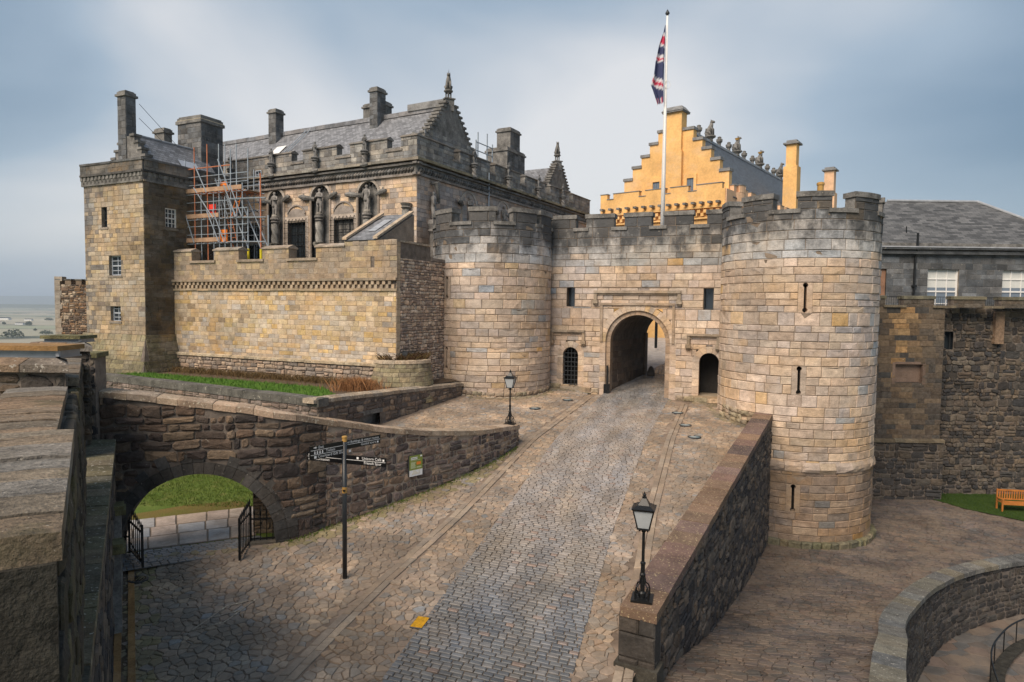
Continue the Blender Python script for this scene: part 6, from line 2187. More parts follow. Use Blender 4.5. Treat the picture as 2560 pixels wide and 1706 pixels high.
roof('roof', [PSo.P(US0, ez, -0.75), PSo.P(-0.9, ez, -0.75), PSo.P(-0.9, zr1 - 0.25, -gm1), PSo.P(US0, zr1 - 0.25, -gm1)], M['slate'], pal)
roof('roof', [PSo.P(-0.9, ez, -2 * gm1 + 0.75), PSo.P(US0, ez, -2 * gm1 + 0.75), PSo.P(US0, zr1 - 0.25, -gm1), PSo.P(-0.9, zr1 - 0.25, -gm1)], M['slate'], pal)
cope_run(PSo.off(-gm1), pal, US0, -1.2, lambda u: zr1 - 0.1, 0.28, -0.22, 0.22, 1.0, lambda: jit((0.20, 0.2, 0.21), r, 0.15), M['soot_t'], r, 0.06, 'ridge_stone')
part('ridge_riser', bx(PSo, -4.2, -1.2, zr1 - 0.15, zr1 + 0.30, -gm1 - 0.3, -gm1 + 0.3), M['soot_t'], pal, (0.2, 0.2, 0.2))
chimney(pal, PSo, 671, 689, 272, 10.5, -gm1 + 0.9, 0.78)
chimney(pal, PSo, 924, 943, 217, 10.8, -gm1 + 0.9, 0.9)
chimney(pal, PSo, 908, 962, 256, 10.8, -gm1 - 1.6, 0.8, stones=False)
GE2 = PE.off(-0.75)
gm2, zr2, hf2, zb2 = crow_gable(GE2, 1366, 1428, 478, 412, 1399, 11, pal)
finial_beast(GE2, gm2, zr2, pal, 'seated lion statue on the farther palace gable', False, 2)
GE2b = GE2
roof('roof', [PE.P(gm2 - hf2, ez, -0.9), PE.P(gm2 - hf2, ez, -9), PE.P(gm2, zr2 - 0.2, -9), PE.P(gm2, zr2 - 0.2, -0.9)][::-1], M['slate'], pal)
roof('roof', [PE.P(2 * gm1 - 0.8, ez, -0.7), PE.P(gm2 - hf2, ez, -0.7), PE.P(gm2 - hf2, 11.0, -4.6), PE.P(2 * gm1 - 0.8, 11.0, -4.6)], M['slate'], pal)
chimney(pal, PE, 1276, 1300, 323, 9.5, -2.6, 1.3, stones=True)
cc_, P_, a, b, z_ = chimney(pal, PE, 1268, 1312, 375, 8.5, -2.2, 2.0, stones=True)
skp = [PSo.P(u_, ez + (zr1 - 0.25 - ez) * t_ + 0.09, -0.75 - (gm1 - 0.75) * t_) for u_, t_ in ((-15.6, 0.35), (-14.6, 0.35), (-14.6, 0.62), (-15.6, 0.62))]
part('skylight', (skp, [(0, 1, 2, 3)]), M['white'], pal)
for du in (0.5, 0.9):
    part('roof_ladder', tube([PSo.P(-14.4 + du, ez + 0.3, -0.9), PSo.P(-14.4 + du, zr1 - 0.3, -gm1 + 0.25)], 0.03, 4), M['steel'], pal)
part('downpipe', tube([PE.P(eg[1][0] - 0.3, 5.0, 0.12), PE.P(eg[1][0] - 0.3, 9.4, 0.12)], 0.06, 6), M['steel'], pal)

# ------------------------------------------------------------------ the ochre great hall
HG = Plane((19.8, 62.0), (0.788, -0.616))
HS = Plane((19.8, 62.0), (0.616, 0.788))
hall = thing('great_hall', (19.8, 62.0, -3.2), 'bright ochre limewashed hall with crow-stepped gable and beasts along its slate ridge', 'building')
HL = 46.0
UH0 = HG.uv(1503, 500)[0]
zpm = (HG.uv(1803, 455)[1] + HG.uv(1505, 488)[1]) / 2
zps = zpm - 0.62
part('wall', [bx(HG, UH0, -0.01, -3.6, zps - 1.5, -1.0, -0.1), bx(HG, UH0, 0.0, zps - 1.5, zps, -0.45, 0.12)], M['render'], hall)
part('side_wall', [bx(HS, 0.0, HL, -3.6, zps - 1.5, -1.0, -0.1), bx(HS, 0.0, HL, zps - 1.5, zps, -0.45, 0.1)], M['render2'], hall)
part('far_wall', [bx(HG, UH0, UH0 + 0.8, -3.6, zps, -HL, -1.0)], M['render'], hall)
hg = [(1520, 1535), (1599, 1615), (1664, 1677), (1722, 1742)]
ed = [UH0] + [x for a, b in hg for x in (HG.uv(a, 480)[0], HG.uv(b, 480)[0])] + [-0.3]
for a, b in zip(ed[::2], ed[1::2]):
    mo = part('merlon', bx(HG, a, b, zps, zpm - 0.07, -0.4, 0.12), M['render'], hall)
    part('cap_stone', bx(HG, a - 0.05, b + 0.05, zpm - 0.07, zpm, -0.45, 0.17), M['hallcope'], mo)
for a, b in zip(ed[1::2], ed[2::2]):
    part('sill', bx(HG, a - 0.04, b + 0.04, zps, zps + 0.07, -0.4, 0.17), M['hallcope'], hall)
u = 1.9
while u < HL - 2:
    mo = part('merlon', bx(HS, u, u + 1.5, zps, zpm - 0.05, -0.4, 0.1), M['render2'], hall)
    part('cap_stone', bx(HS, u - 0.05, u + 1.55, zpm - 0.05, zpm, -0.45, 0.14), M['hallcope'], mo)
    u += 2.5
for i in range(15):
    px = 1509 + (1798 - 1509) * i / 14
    uu, vv = HG.uv(px, 527 - 22 * i / 14, 0.2)
    part('water_spout', bx(HG, uu - 0.16, uu + 0.16, vv - 0.1, vv + 0.1, 0.1, 0.75), M['soot'], hall)
u = UH0 + 0.2
while u < -0.3:
    part('corbel', [bx(HG, u, u + 0.3, zps - 2.15, zps - 1.85, -0.1, 0.3), bx(HG, u + 0.3, u + 0.6, zps - 2.45, zps - 2.15, -0.1, 0.18)], M['render'], hall)
    u += 0.62
part('corbel_string', [bx(HG, UH0, 0.05, zps - 1.72, zps - 1.5, -0.1, 0.3), bx(HG, UH0, 0.05, zps - 2.7, zps - 2.55, -0.1, 0.14)], M['render'], hall)
# gable
HB = HG.off(-1.6)
stL = [(1561, 455), (1582, 424), (1604, 396), (1625, 365), (1646, 334)]
stR = [(1823, 427), (1800, 399), (1778, 372), (1756, 349), (1734, 323)]
pl = [(HB.uv(1561, 500)[0], 8.0)]
L_ = [HB.uv(*p) for p in stL]
R_ = [HB.uv(*p) for p in stR]
for i, (a, z) in enumerate(L_):
    nx = L_[i + 1][0] if i < 4 else HB.uv(1668, 334)[0]
    pl += [(a, z), (nx, z)]
    part('step_cap', bx(HB, a - 0.1, nx + 0.05, z, z + 0.28, -0.9, 0.12), M['hallcope'], hall)
rr2 = []
for i, (a, z) in enumerate(R_):
    nx = R_[i + 1][0] if i < 4 else HB.uv(1706, 323)[0]
    rr2 += [(a, z), (nx, z)]
    part('step_cap', bx(HB, nx - 0.05, a + 0.1, z, z + 0.28, -0.9, 0.12), M['hallcope'], hall)
pl += rr2[::-1] + [(R_[0][0], 8.0)]
part('gable', prism(HB, pl[::-1], -0.8, 0.0), M['render'], hall)
c0, c1 = HB.uv(1664, 350)[0], HB.uv(1709, 350)[0]
zct = HB.uv(1687, 284)[1]
zof = HB.uv(1687, 381)[1]
part('chimney_breast', [bx(HB, c0, c1 - 0.1, zof, zct, -0.9, 0.35), bx(HB, c0 - 0.05, c1, 9.0, zof, -0.4, 0.42)], M['render'], hall)
part('chimney_cap', [bx(HB, c0 - 0.2, c1 + 0.1, zct, zct + 0.14, -1.2, 0.6), (lambda a, b: ([HB.P(a, zct + 0.14, 0.65), HB.P(b, zct + 0.14, 0.65), HB.P(b, zct + 0.14, -1.25), HB.P(a, zct + 0.14, -1.25), HB.P(a + 0.35, zct + 0.62, 0.2), HB.P(b - 0.35, zct + 0.62, 0.2), HB.P(b - 0.35, zct + 0.62, -0.8), HB.P(a + 0.35, zct + 0.62, -0.8)], BOXF))(c0 - 0.25, c1 + 0.15)], M['hallcope'], hall)
for a, b, c_, d_ in ((1633, 1650, 457, 478), (1718, 1735, 447, 482)):
    u0_, u1_ = HB.uv(a, 465)[0], HB.uv(b, 465)[0]
    z1_, z0_ = HB.uv(a, c_)[1], HB.uv(a, d_)[1]
    w_ = part('window', bx(HB, u0_, u1_, z0_, z1_, 0.0, 0.03), M['glassb'], hall)
    part('surround', [bx(HB, u0_ - 0.3, u0_, z0_ - 0.2, z1_ + 0.4, 0.0, 0.16), bx(HB, u1_, u1_ + 0.3, z0_ - 0.2, z1_ + 0.4, 0.0, 0.16), bx(HB, u0_, u1_, z1_, z1_ + 0.4, 0.0, 0.16)], M['render'], w_)
    for k in range(1, 4):
        part('lead_came', bx(HB, u0_ + (u1_ - u0_) * k / 4 - 0.012, u0_ + (u1_ - u0_) * k / 4 + 0.012, z0_, z1_, 0.03, 0.045), M['irong'], w_)
gmid = (L_[0][0] + R_[0][0]) / 2
rz_ = 18.45
roof('roof', [HG.P(gmid + 6.1, zps - 0.6, -1.7), HG.P(gmid + 6.1, zps - 0.6, -HL), HG.P(gmid, rz_, -HL), HG.P(gmid, rz_, -1.7)], M['slate3'], hall)
roof('roof', [HG.P(gmid - 6.1, zps - 0.6, -HL), HG.P(gmid - 6.1, zps - 0.6, -1.7), HG.P(gmid, rz_, -1.7), HG.P(gmid, rz_, -HL)], M['slate3'], hall)
part('roof_ridge', bx(HG, gmid - 0.16, gmid + 0.16, rz_ - 0.1, rz_ + 0.16, -HL, -1.7), M['lead'], hall)
RP = Plane(HG.P(gmid, 0, 0)[:2], (-HG.n[0], -HG.n[1]))
for i, px in enumerate((1774, 1842, 1900, 1952)):
    t_ = RP.uv(px, 400)[0]
    c_ = RP.P(t_, 0, 0)
    b = thing('ridge_beast', (c_[0], c_[1], rz_ + 0.1), ['plain seated beast on the hall ridge next to the crow-stepped gable', 'gilt-crowned beast on the hall ridge, second along from the gable', 'gilt-crowned beast on the hall ridge, third along from the gable', 'plain seated beast on the hall ridge beside the tall ochre stack'][i], 'statue', 'beasts on the hall ridge')
    part('pedestal', lathe((c_[0], c_[1], rz_ + 0.1), [(0.34, 0), (0.3, 0.25), (0.62, 0.45), (0.62, 0.58), (0.4, 0.62)], 8), M['soot'], b)
    part('beast', place(beast_vf(), (c_[0], c_[1], rz_ + 0.7), 0.9, 1.75), M['soot'], b, smooth=True)
    if i in (1, 2):
        part('gilded_crown', lathe((c_[0] - 0.05, c_[1] - 0.1, rz_ + 1.95), [(0.22, 0), (0.25, 0.12), (0.3, 0.22)], 8), M['gold'], b)
for px in (1745, 1797, 1821, 1860, 1881, 1919, 1935):
    t_ = RP.uv(px, 400)[0]
    c_ = RP.P(t_, 0, 0)
    part('ridge_finial', lathe((c_[0], c_[1], rz_ + 0.1), [(0.2, 0), (0.2, 0.3), (0.36, 0.5), (0.38, 0.75), (0.2, 0.85), (0.24, 1.0), (0.06, 1.1)], 8), M['soot'], hall)
# corner round and side stacks
RC = Cyl(HS.P(3.6, 0, -0.9)[:2], 1.45)
part('corner_round', lathe((RC.c[0], RC.c[1], zps - 1.7), [(1.2, 0), (1.46, 0.3), (1.46, 1.7)], 24), M['render2'], hall)
for i in range(6):
    a = -2.2 + i * 1.35
    mo = part('merlon', bx(RC, a, a + 0.95, zps, zpm + 0.05, -0.4, 0.03, 3), M['render2'], hall)
    part('cap_stone', bx(RC, a - 0.05, a + 1.0, zpm + 0.05, zpm + 0.14, -0.45, 0.08, 3), M['hallcope'], mo)
for px0, px1, pyt, pym, w_ in ((1989, 2022, 346, 414, 0.0), (2085, 2115, 416, 482, 0.0)):
    P_ = HS
    a, b = P_.uv(px0, 440)[0], P_.uv(px1, 440)[0]
    wd = (P_.P(a, 0)[1] / F * (px1 - px0)) * 0.74
    b = a + wd
    zt_, zm_ = P_.uv(px0, pyt)[1], P_.uv(px0, pym)[1]
    st = part('chimney', [bx(P_, a, b, zm_, zt_ - 0.5, -wd, 0.0), bx(P_, a - 0.2, b + 0.2, 8, zm_, -wd - 0.2, 0.2)], M['render2'] if px0 > 2000 else M['render'], hall)
    part('cap', [bx(P_, a - 0.3, b + 0.3, zt_ - 0.5, zt_ - 0.3, -wd - 0.3, 0.3), bx(P_, a, b, zt_ - 0.3, zt_, -wd, 0.0)], M['hallcope'], st)
part('chimney_pot', lathe((37.9, 82, 12.0), [(0.38, 0), (0.38, 3.3), (0.46, 3.35), (0.46, 3.6), (0.32, 3.7)], 12), M['gold'], hall)
# timber brace seen through the gate
tp = at(1655, 845, 55)
part('timber_brace', [tube([(tp.x - 0.5, 55, -3.4), (tp.x - 0.5, 55, 0.2)], 0.12, 4), tube([(tp.x - 0.4, 55, -0.6), (tp.x + 1.0, 55, -3.2)], 0.12, 4)], M['iron'], hall)
# ------------------------------------------------------------------ right: curtain of the lower court and the guard house
r = random.Random(88)
q = random.Random(89)
RA = Plane((20.0, 38.0), (1, 0))
ra0, ra1 = -1.2, RA.uv(2357, 900)[0]
zra = RA.uv(2250, 768)[1]
wa = thing('court_wall', (22.5, 38.0, -11.1), 'dark weathered ashlar wall with a blocked window right of the tall gate tower', 'wall')
bw = (RA.uv(2237, 935)[0], RA.uv(2306, 935)[0], RA.uv(2270, 957)[1], RA.uv(2270, 911)[1])
def wacol(u, v):
    b = r.choice([(0.115, 0.09, 0.066), (0.095, 0.076, 0.06), (0.135, 0.105, 0.076), (0.08, 0.068, 0.058)])
    k = math.exp(-((u - 2.7) / 0.8) ** 2) * (1 if v > -4 else 0.2)
    b = tuple(t * (1 + k * m) for t, m in zip(b, (1.6, 1.1, 0.4)))
    if r.random() < 0.12: b = (0.06, 0.055, 0.05)
    return jit(b, r, 0.2)
ps, core = [], []
for a, b in ((-7.55, bw[2]), (bw[2], bw[3]), (bw[3], zra)):
    p, c = courses(RA, ra0, ra1, a, b, 0.33, 0.66, r, wacol, [hole_rect(*bw)], proud=0.02, bev=0.02, gap=0.012)
    ps += p; core += c
part('mortar_core', core, M['dmortar'], wa)
emit(wa, ps, 'stone', M['rub'], 300, 'stone_mass')
part('blocked_window', [bx(RA, bw[0], bw[1], bw[2], bw[3], -0.32, -0.26), bx(RA, bw[0] - 0.16, bw[0], bw[2] - 0.1, bw[3] + 0.1, -0.3, 0.025), bx(RA, bw[1], bw[1] + 0.16, bw[2] - 0.1, bw[3] + 0.1, -0.3, 0.025), bx(RA, bw[0], bw[1], bw[3], bw[3] + 0.14, -0.3, 0.025)], M['palace'], wa, (0.22, 0.155, 0.12))
part('wall_body', bx(RA, ra0, ra1 - 0.02, -11.4, zra, -2, -0.33), M['soot'], wa)
part('foot_core', bx(RA, ra0, ra1 + 0.1, -11.4, -7.62, -0.4, 0.28), M['dmortar'], wa)
emit(wa, rubble(RA, ra0, ra1 + 0.1, -11.3, -7.62, 0.46, 0.28, None, r, [(0.05, 0.045, 0.042), (0.07, 0.06, 0.052), (0.09, 0.075, 0.06), (0.04, 0.038, 0.038)], proud=(0.30, 0.36)), 'foot_stone', M['rub'], 180, 'foot_mass')
cope_run(RA, wa, ra0, ra1 + 0.1, lambda u: -7.5, 0.14, 0.0, 0.40, 0.7, lambda: jit((0.14, 0.115, 0.08), r, 0.2), M['rub'], r, 0.04, 'offset_stone')
SIDE = RA.turn(ra1)
p, c = courses(SIDE, 0, 0.95, -7.5, zra, 0.33, 0.5, r, wacol, proud=0.02, bev=0.02)
part('side_core', c, M['dmortar'], wa)
emit(wa, p, 'quoin', M['rub'], 80)
RB = Plane((20.0, 38.95), (1, 0))
wb = thing('rubble_wall', (29, 38.95, -11.0), 'dark ragged rubble wall behind the court bench', 'wall')
rb1 = 18.0
sw = (RB.uv(2361, 850)[0], RB.uv(2383, 850)[0], RB.uv(2370, 874)[1], RB.uv(2370, 829)[1])
part('mortar_face', [columns(RB, ra1 - 0.2, sw[0], lambda u: -11.4, lambda u: zra, 0.0, 1.0), columns(RB, sw[1], rb1, lambda u: -11.4, lambda u: zra, 0.0, 1.0), columns(RB, sw[0], sw[1], lambda u: -11.4, lambda u: sw[2], 0.0), columns(RB, sw[0], sw[1], lambda u: sw[3], lambda u: zra, 0.0)], M['dmortar'], wb)
part('window_back', bx(RB, sw[0] - 0.3, sw[1] + 0.3, sw[2] - 0.2, sw[3] + 0.2, -0.6, -0.5), M['glass'], wb)
part('window_frame', [bx(RB, sw[0], sw[0] + 0.05, sw[2], sw[3], -0.3, -0.25), bx(RB, sw[1] - 0.05, sw[1], sw[2], sw[3], -0.3, -0.25)], M['irong'], wb)
def rbkeep(u, v): return not (sw[0] - 0.1 < u < sw[1] + 0.1 and sw[2] - 0.1 < v < sw[3] + 0.1)
p = rubble(RB, ra1, 9.0, -11.3, zra, 0.36, 0.27, rbkeep, r, RUBD + [(0.12, 0.10, 0.08)], proud=(0.02, 0.14))
p += rubble(RB, 9.0, rb1, -11.3, zra, 0.46, 0.32, rbkeep, r, RUBD, proud=(0.02, 0.09))
emit(wb, p, 'rubble_stone', M['rub'], 300, 'rubble_mass')
part('old_jamb', [bx(RB, RB.uv(2478, 850)[0], RB.uv(2500, 850)[0], -1.9, 0.0, -0.1, 0.3)], M['rub'], wb, (0.22, 0.15, 0.10))
part('wall_body', bx(RB, ra1, rb1, -11.4, zra - 0.05, -1.5, -0.61), M['soot'], wb)
# parapet over both, with railings in the gaps
pp = thing('court_parapet', (24, 38.1, zra), 'low dark parapet with mossy slabs and railed gaps in front of the guard house', 'parapet')
zp = RA.uv(2300, 741)[1]
gaps = [(2213, 2260), (2336, 2384), (2463, 2504)]
ed = [ra0] + [x for a, b in gaps for x in (RA.uv(a, 750)[0], RA.uv(b, 750)[0])] + [rb1]
for a, b in zip(ed[::2], ed[1::2]):
    p, c = courses(RA, a, b, zra, zp - 0.14, 0.25, 0.5, r, lambda u, v: jit((0.11, 0.09, 0.07), r, 0.3), proud=0.02, bev=0.02)
    part('merlon', bx(RA, a, b, zra, zp - 0.14, -0.55, 0.0), M['dmortar'], pp)
    emit(pp, p, 'stone', M['rub'], 60)
    cope_run(RA, pp, a - 0.05, b + 0.05, lambda u: zp, 0.16, -0.62, 0.07, 0.9, lambda: jit((0.13, 0.12, 0.085), r, 0.2), M['soot_t'], r, 0.02, 'cap_stone')
for nr_, (a, b) in enumerate(zip(ed[1::2], ed[2::2])):
    part('sill', bx(RA, a - 0.1, b + 0.1, zra - 0.02, zra + 0.12, -0.5, 0.12), M['soot_t'], pp, (0.14, 0.115, 0.08))
    rl_ = thing('railing', RA.P((a + b) / 2, zra + 0.1, -0.2), 'thin black iron railing in the parapet gap ' + ['next to the tall gate tower', 'in front of the full sash window', 'above the ragged rubble wall'][nr_], 'railing', 'railings in the court parapet')
    part('top_rail', tube([RA.P(a, zp - 0.03, -0.2), RA.P(b, zp - 0.03, -0.2)], 0.018, 5), M['iron'], rl_)
    n = 8
    for i in range(n):
        x = a + (b - a) * (i + 0.5) / n
        part('bar', tube([RA.P(x, zra + 0.1, -0.2), RA.P(x, zp - 0.03, -0.2)], 0.011, 4), M['iron'], rl_)
# guard house
GH = Plane((20.0, 43.5), (1, 0))
gh = thing('guard_house', (30, 43.5, -1), 'dark stone guard house with hipped slate roof and white sash windows', 'building')
zev = GH.uv(2350, 634)[1]
x0, x1 = 1.0, 21.0
wv = [(2318, 2396, 667, 790), (2505, 2583, 669, 790)]
gw_ = [(GH.uv(a, 720)[0], GH.uv(b, 720)[0], GH.uv(a, d_)[1], GH.uv(a, c_)[1]) for a, b, c_, d_ in wv]
dp = (GH.uv(2186, 700)[0], GH.uv(2216, 700)[0], -2.0, GH.uv(2200, 667)[1])
p, c = courses(GH, x0, x1, -1.5, zev, 0.40, 0.85, r, lambda u, v: jit(r.choice([(0.10, 0.105, 0.11), (0.075, 0.08, 0.085), (0.13, 0.135, 0.14)]), r, 0.25), [hole_rect(*w_) for w_ in gw_] + [hole_rect(*dp)], proud=0.016, bev=0.02, gap=0.012)
part('mortar_core', c, M['soot'], gh)
emit(gh, p, 'stone', M['soot_t'], 160, 'stone_mass')
part('wall_body', bx(GH, x0, x1, -1.5, zev, -10, -0.5), M['soot'], gh)
for w_ in gw_:
    sw_ = sash(GH, *w_, gh, 3, 4, 'white', -0.18, 'glassb', 0.05, 0.09)
    part('blind', bx(GH, w_[0] + 0.05, w_[1] - 0.05, w_[3] - (w_[3] - w_[2]) * 0.42, w_[3] - 0.05, -0.21, -0.195), M['curtain'], sw_)
part('door_panel', bx(GH, dp[0], dp[1], dp[2], dp[3], -0.2, -0.12), M['palace'], gh, (0.30, 0.17, 0.11))
part('cornice', [bx(GH, x0 - 0.3, x1 + 0.3, zev - 0.08, zev + 0.12, -0.1, 0.30), bx(GH, x0 - 0.3, x1 + 0.3, zev + 0.22, zev + 0.34, -0.1, 0.42)], M['soot_t'], gh, (0.07, 0.075, 0.08))
part('gutter', bx(GH, x0 - 0.3, x1 + 0.3, zev + 0.34, zev + 0.42, 0.2, 0.46), M['lead'], gh)
re_ = zev + 0.66
part('blocking_course', bx(GH, x0 - 0.1, x1, zev + 0.12, re_, -0.3, 0.10), M['soot'], gh)
rl0, rl1 = at(2218, 511, 48.5), at(2443, 506, 48.5)
zr_ = rl1.z
A, B = GH.P(x0 - 4, re_, 0.05), GH.P(at(2735, 612, 43.5).x - 20, re_, 0.05)
roof('roof', [A, B, (rl1.x, 48.5, zr_), (rl0.x, 48.5, zr_)], M['slate2'], gh)
roof('roof', [B, (B[0], 53.5, re_), (rl1.x, 48.5, zr_)], M['slate2'], gh)
roof('roof', [(A[0], 53.5, re_), A, (rl0.x, 48.5, zr_)], M['slate2'], gh)
part('ridge_lead', tube([(rl0.x, 48.5, zr_ + 0.04), (rl1.x, 48.5, zr_ + 0.04)], 0.09, 6), M['lead'], gh)
part('hip_lead', tube([(rl1.x, 48.5, zr_ + 0.05), (B[0], B[1], re_ + 0.05)], 0.09, 6), M['lead'], gh)
dx = at(2283, 700, 43.5).x - 20
part('downpipe', [tube([GH.P(dx, zev + 1.3, 0.3), GH.P(dx, zev + 0.3, 0.3), GH.P(dx, zev - 0.3, 0.12), GH.P(dx, -1.2, 0.12)], 0.075, 8), bx(GH, dx - 0.13, dx + 0.13, 1.55, 1.67, 0.0, 0.22)], M['iron'], gh)
vx = at(2266, 585, 44.6)
part('roof_vent', tube([(vx.x, vx.y, vx.z - 0.5), (vx.x, vx.y, vx.z + 0.5)], 0.04, 5), M['iron'], gh)

# ------------------------------------------------------------------ curved wall, lower path and handrail
SCW = Path(spline([Vector(p) for p in CW], 5)[::-1])       # right of travel looks to the upper court side
cwl = thing('curved_wall', (12.7, 21.2, -10), 'curving low wall with smooth grey coping above a sunken path', 'wall')
SCI = Path(spline([Vector(p) for p in CW], 5))
def coc(u):
    p = SCI.at(u)[0]
    return zc(p.x, p.y) + 0.36
part('mortar_face', [columns(SCI, 0, SCI.L, lambda u: -13.4, lambda u: coc(u) - 0.1, 0.5), columns(SCI, 0, SCI.L, lambda u: -13.4, lambda u: coc(u) - 0.1, 0.0)], M['dmortar'], cwl)
class Shift:
    def __init__(s, S, w): s.S, s.w0 = S, w
    def P(s, u, v, w=0.0): return s.S.P(u, v, s.w0 + w)
emit(cwl, rubble(Shift(SCI, 0.5), 0, SCI.L, -13.2, -7.6, 0.40, 0.27, lambda u, v: v < coc(u) - 0.2, r, [(0.035, 0.033, 0.032), (0.05, 0.045, 0.042), (0.065, 0.058, 0.05)], lambda cu, cv: [(0, 1, coc(cu) - 0.12)], gap=0.028), 'rubble_stone', M['rub'], 300, 'rubble_mass')
cope_run(SCI, cwl, 0, SCI.L, coc, 0.18, -0.06, 0.62, 0.85, lambda: jit(r.choice([(0.15, 0.145, 0.13), (0.12, 0.118, 0.112), (0.17, 0.155, 0.12)]), r, 0.2), M['parapet'], r, 0.0)
ppts = [(6.6, 11.6), (8.6, 14.9), (10.0, 17.2), (12.8, 21.3), (15.6, 24.4), (18.2, 26.4), (21.9, 28.1), (30, 29.5), (30, 9)]
lpath = flat_poly('sunken_path', ppts[::-1], -13.0, M['dmortar'], kind='structure')
fl = []
for poly in cells(11.5, 24, 15, 27, 0.8, 0.6, r, lambda x, y: inpoly(x, y, ppts), 0.12, 0.01):
    v, f = block(Ground(lambda x, y: -13.0), poly, 0.02, 0.012, back=-0.01, r=r)
    fl.append((v, f, jit(r.choice([(0.12, 0.10, 0.085), (0.10, 0.095, 0.09), (0.14, 0.105, 0.085)]), r, 0.15), area(poly)))
emit(lpath, fl, 'path_slab', M['pave'], 200, 'path_mass')
HRL = spline([Vector((15.0, 18.9)), Vector((16.8, 22.2)), Vector((18.45, 23.95)), Vector((20.2, 25.15)), Vector((22.8, 26.15))], 5)
hr = thing('handrail', (16, 22, -13), 'black flat-bar handrail following the sunken path', 'handrail')
part('rail', tube([(x, y, -12.05) for x, y in HRL], 0.03, 6), M['iron'], hr)
for x, y in HRL[2::3]:
    part('post', cube((x, y, -13.0), 0.14, 0.04, 0.95, 0.9), M['iron'], hr)
part('kerb', [quad((x0, y0, -12.85), (x1_, y1_, -12.85), (x1_ + 0.3, y1_ - 0.3, -12.85), (x0 + 0.3, y0 - 0.3, -12.85)) for (x0, y0), (x1_, y1_) in zip(HRL, HRL[1:])] + [quad((x0, y0, -13.0), (x1_, y1_, -13.0), (x1_, y1_, -12.85), (x0, y0, -12.85)) for (x0, y0), (x1_, y1_) in zip(HRL, HRL[1:])], M['black'], hr)

# bench on the court grass
bp = at(2505, 1270, 35.6)
bz = zc(bp.x, 35.6) + 0.03
bn = thing('park_bench', (bp.x + 0.9, 35.8, bz), 'orange varnished slatted wooden bench on the dark grass', 'bench')
BP = Plane((bp.x, 35.6), (1, -0.16))
def bpart(name, *a): part(name, bx(BP, *a), M['wood'], bn)
for x in (0.0, 1.75):
    bpart('leg', x, x + 0.07, bz, bz + 0.64, -0.07, 0.0)
    bpart('leg', x, x + 0.07, bz, bz + 1.12, -0.62, -0.55)
    bpart('armrest', x - 0.01, x + 0.09, bz + 0.64, bz + 0.68, -0.58, 0.02)
bpart('seat_rail', 0.07, 1.75, bz + 0.38, bz + 0.46, -0.05, -0.01)
for i in range(5):
    bpart('seat_slat', 0.02, 1.8, bz + 0.46, bz + 0.485, -0.53 + i * 0.105, -0.44 + i * 0.105)
bpart('top_rail', 0.07, 1.75, bz + 1.02, bz + 1.11, -0.61, -0.56)
bpart('back_rail', 0.07, 1.75, bz + 0.54, bz + 0.60, -0.61, -0.56)
for i in range(13):
    x = 0.14 + i * 0.122
    bpart('back_slat', x, x + 0.06, bz + 0.60, bz + 1.02, -0.6, -0.575)

# ------------------------------------------------------------------ left foreground parapet
LP = Plane((-0.147, 0.0), (-0.541, 0.841))
lp = thing('battlement', (-3, 5, -8), 'weathered battlement with broad worn coping slabs in the near corner', 'parapet')
def yu(y): return y / 0.841
part('wall_body', [bx(LP, yu(2.83), yu(13.0), -3.9, -1.16, -0.62, -0.08), bx(LP, 0.2, yu(2.83), -3.9, -1.75, -0.62, -0.08)], M['dmortar'], lp)
emit(lp, rubble(LP, 0.3, yu(13.2), -3.8, -1.13, 0.42, 0.26, lambda u, v: v < -1.2 and (u > yu(2.83) or v < -1.8), q, [(0.055, 0.047, 0.036), (0.042, 0.037, 0.031), (0.07, 0.06, 0.042), (0.085, 0.075, 0.045)], proud=(-0.04, 0.0)), 'rubble_stone', M['rub'], 160, 'rubble_mass')
def slab_run(y0, y1, z, w0, w1, L, th):
    y = y0
    while y < y1 - 0.02:
        l = min(L * q.uniform(0.75, 1.25), y1 - y)
        if y1 - y - l < L * 0.4: l = y1 - y
        a, b = yu(y) + 0.006, yu(y + l) - 0.006
        v, f = [], []
        n = 5
        dz = q.uniform(-0.012, 0.012)
        for i in range(n + 1):
            w = w0 + (w1 - w0) * i / n
            for u in (a, (a + b) / 2, b):
                e_ = q.uniform(-0.004, 0.003)
                v.append(LP.P(u + q.uniform(-0.006, 0.006), z + dz + e_ - (0.010 if i in (0, n) else 0), w))
        top = len(v)
        for i in range(n):
            for k in range(2):
                f.append((3 * i + k, 3 * i + 3 + k, 3 * i + 4 + k, 3 * i + 1 + k))
        ring = [0, 1, 2] + [3 * i + 2 for i in range(1, n)] + [3 * n + 2, 3 * n + 1, 3 * n] + [3 * i for i in range(n - 1, 0, -1)]
        for i in ring:
            x = v[i]
            v.append((x[0], x[1], z - th))
        m = len(ring)
        for i in range(m):
            j = (i + 1) % m
            f.append((ring[i], ring[j], top + j, top + i))
        f.append(tuple(top + i for i in range(m)))
        part('coping_slab', (v, f), M['slab'], lp, jit(q.choice([(0.25, 0.20, 0.145), (0.21, 0.17, 0.125), (0.28, 0.22, 0.16), (0.23, 0.205, 0.175), (0.25, 0.18, 0.12)]), q, 0.15))
        y += l
slab_run(2.82, 5.1, -1.0, -0.75, 0.0, 0.33, 0.14)
slab_run(5.12, 7.9, -1.02, -0.70, -0.12, 0.36, 0.12)
slab_run(8.6, 11.6, -1.0, -0.6, -0.02, 0.4, 0.12)
part('merlon_end', [bx(LP, yu(2.80), yu(2.86), -1.9, -1.14, -0.72, -0.02)], M['black'], lp)  # mossy end face; its shadow is put into the near-black colour
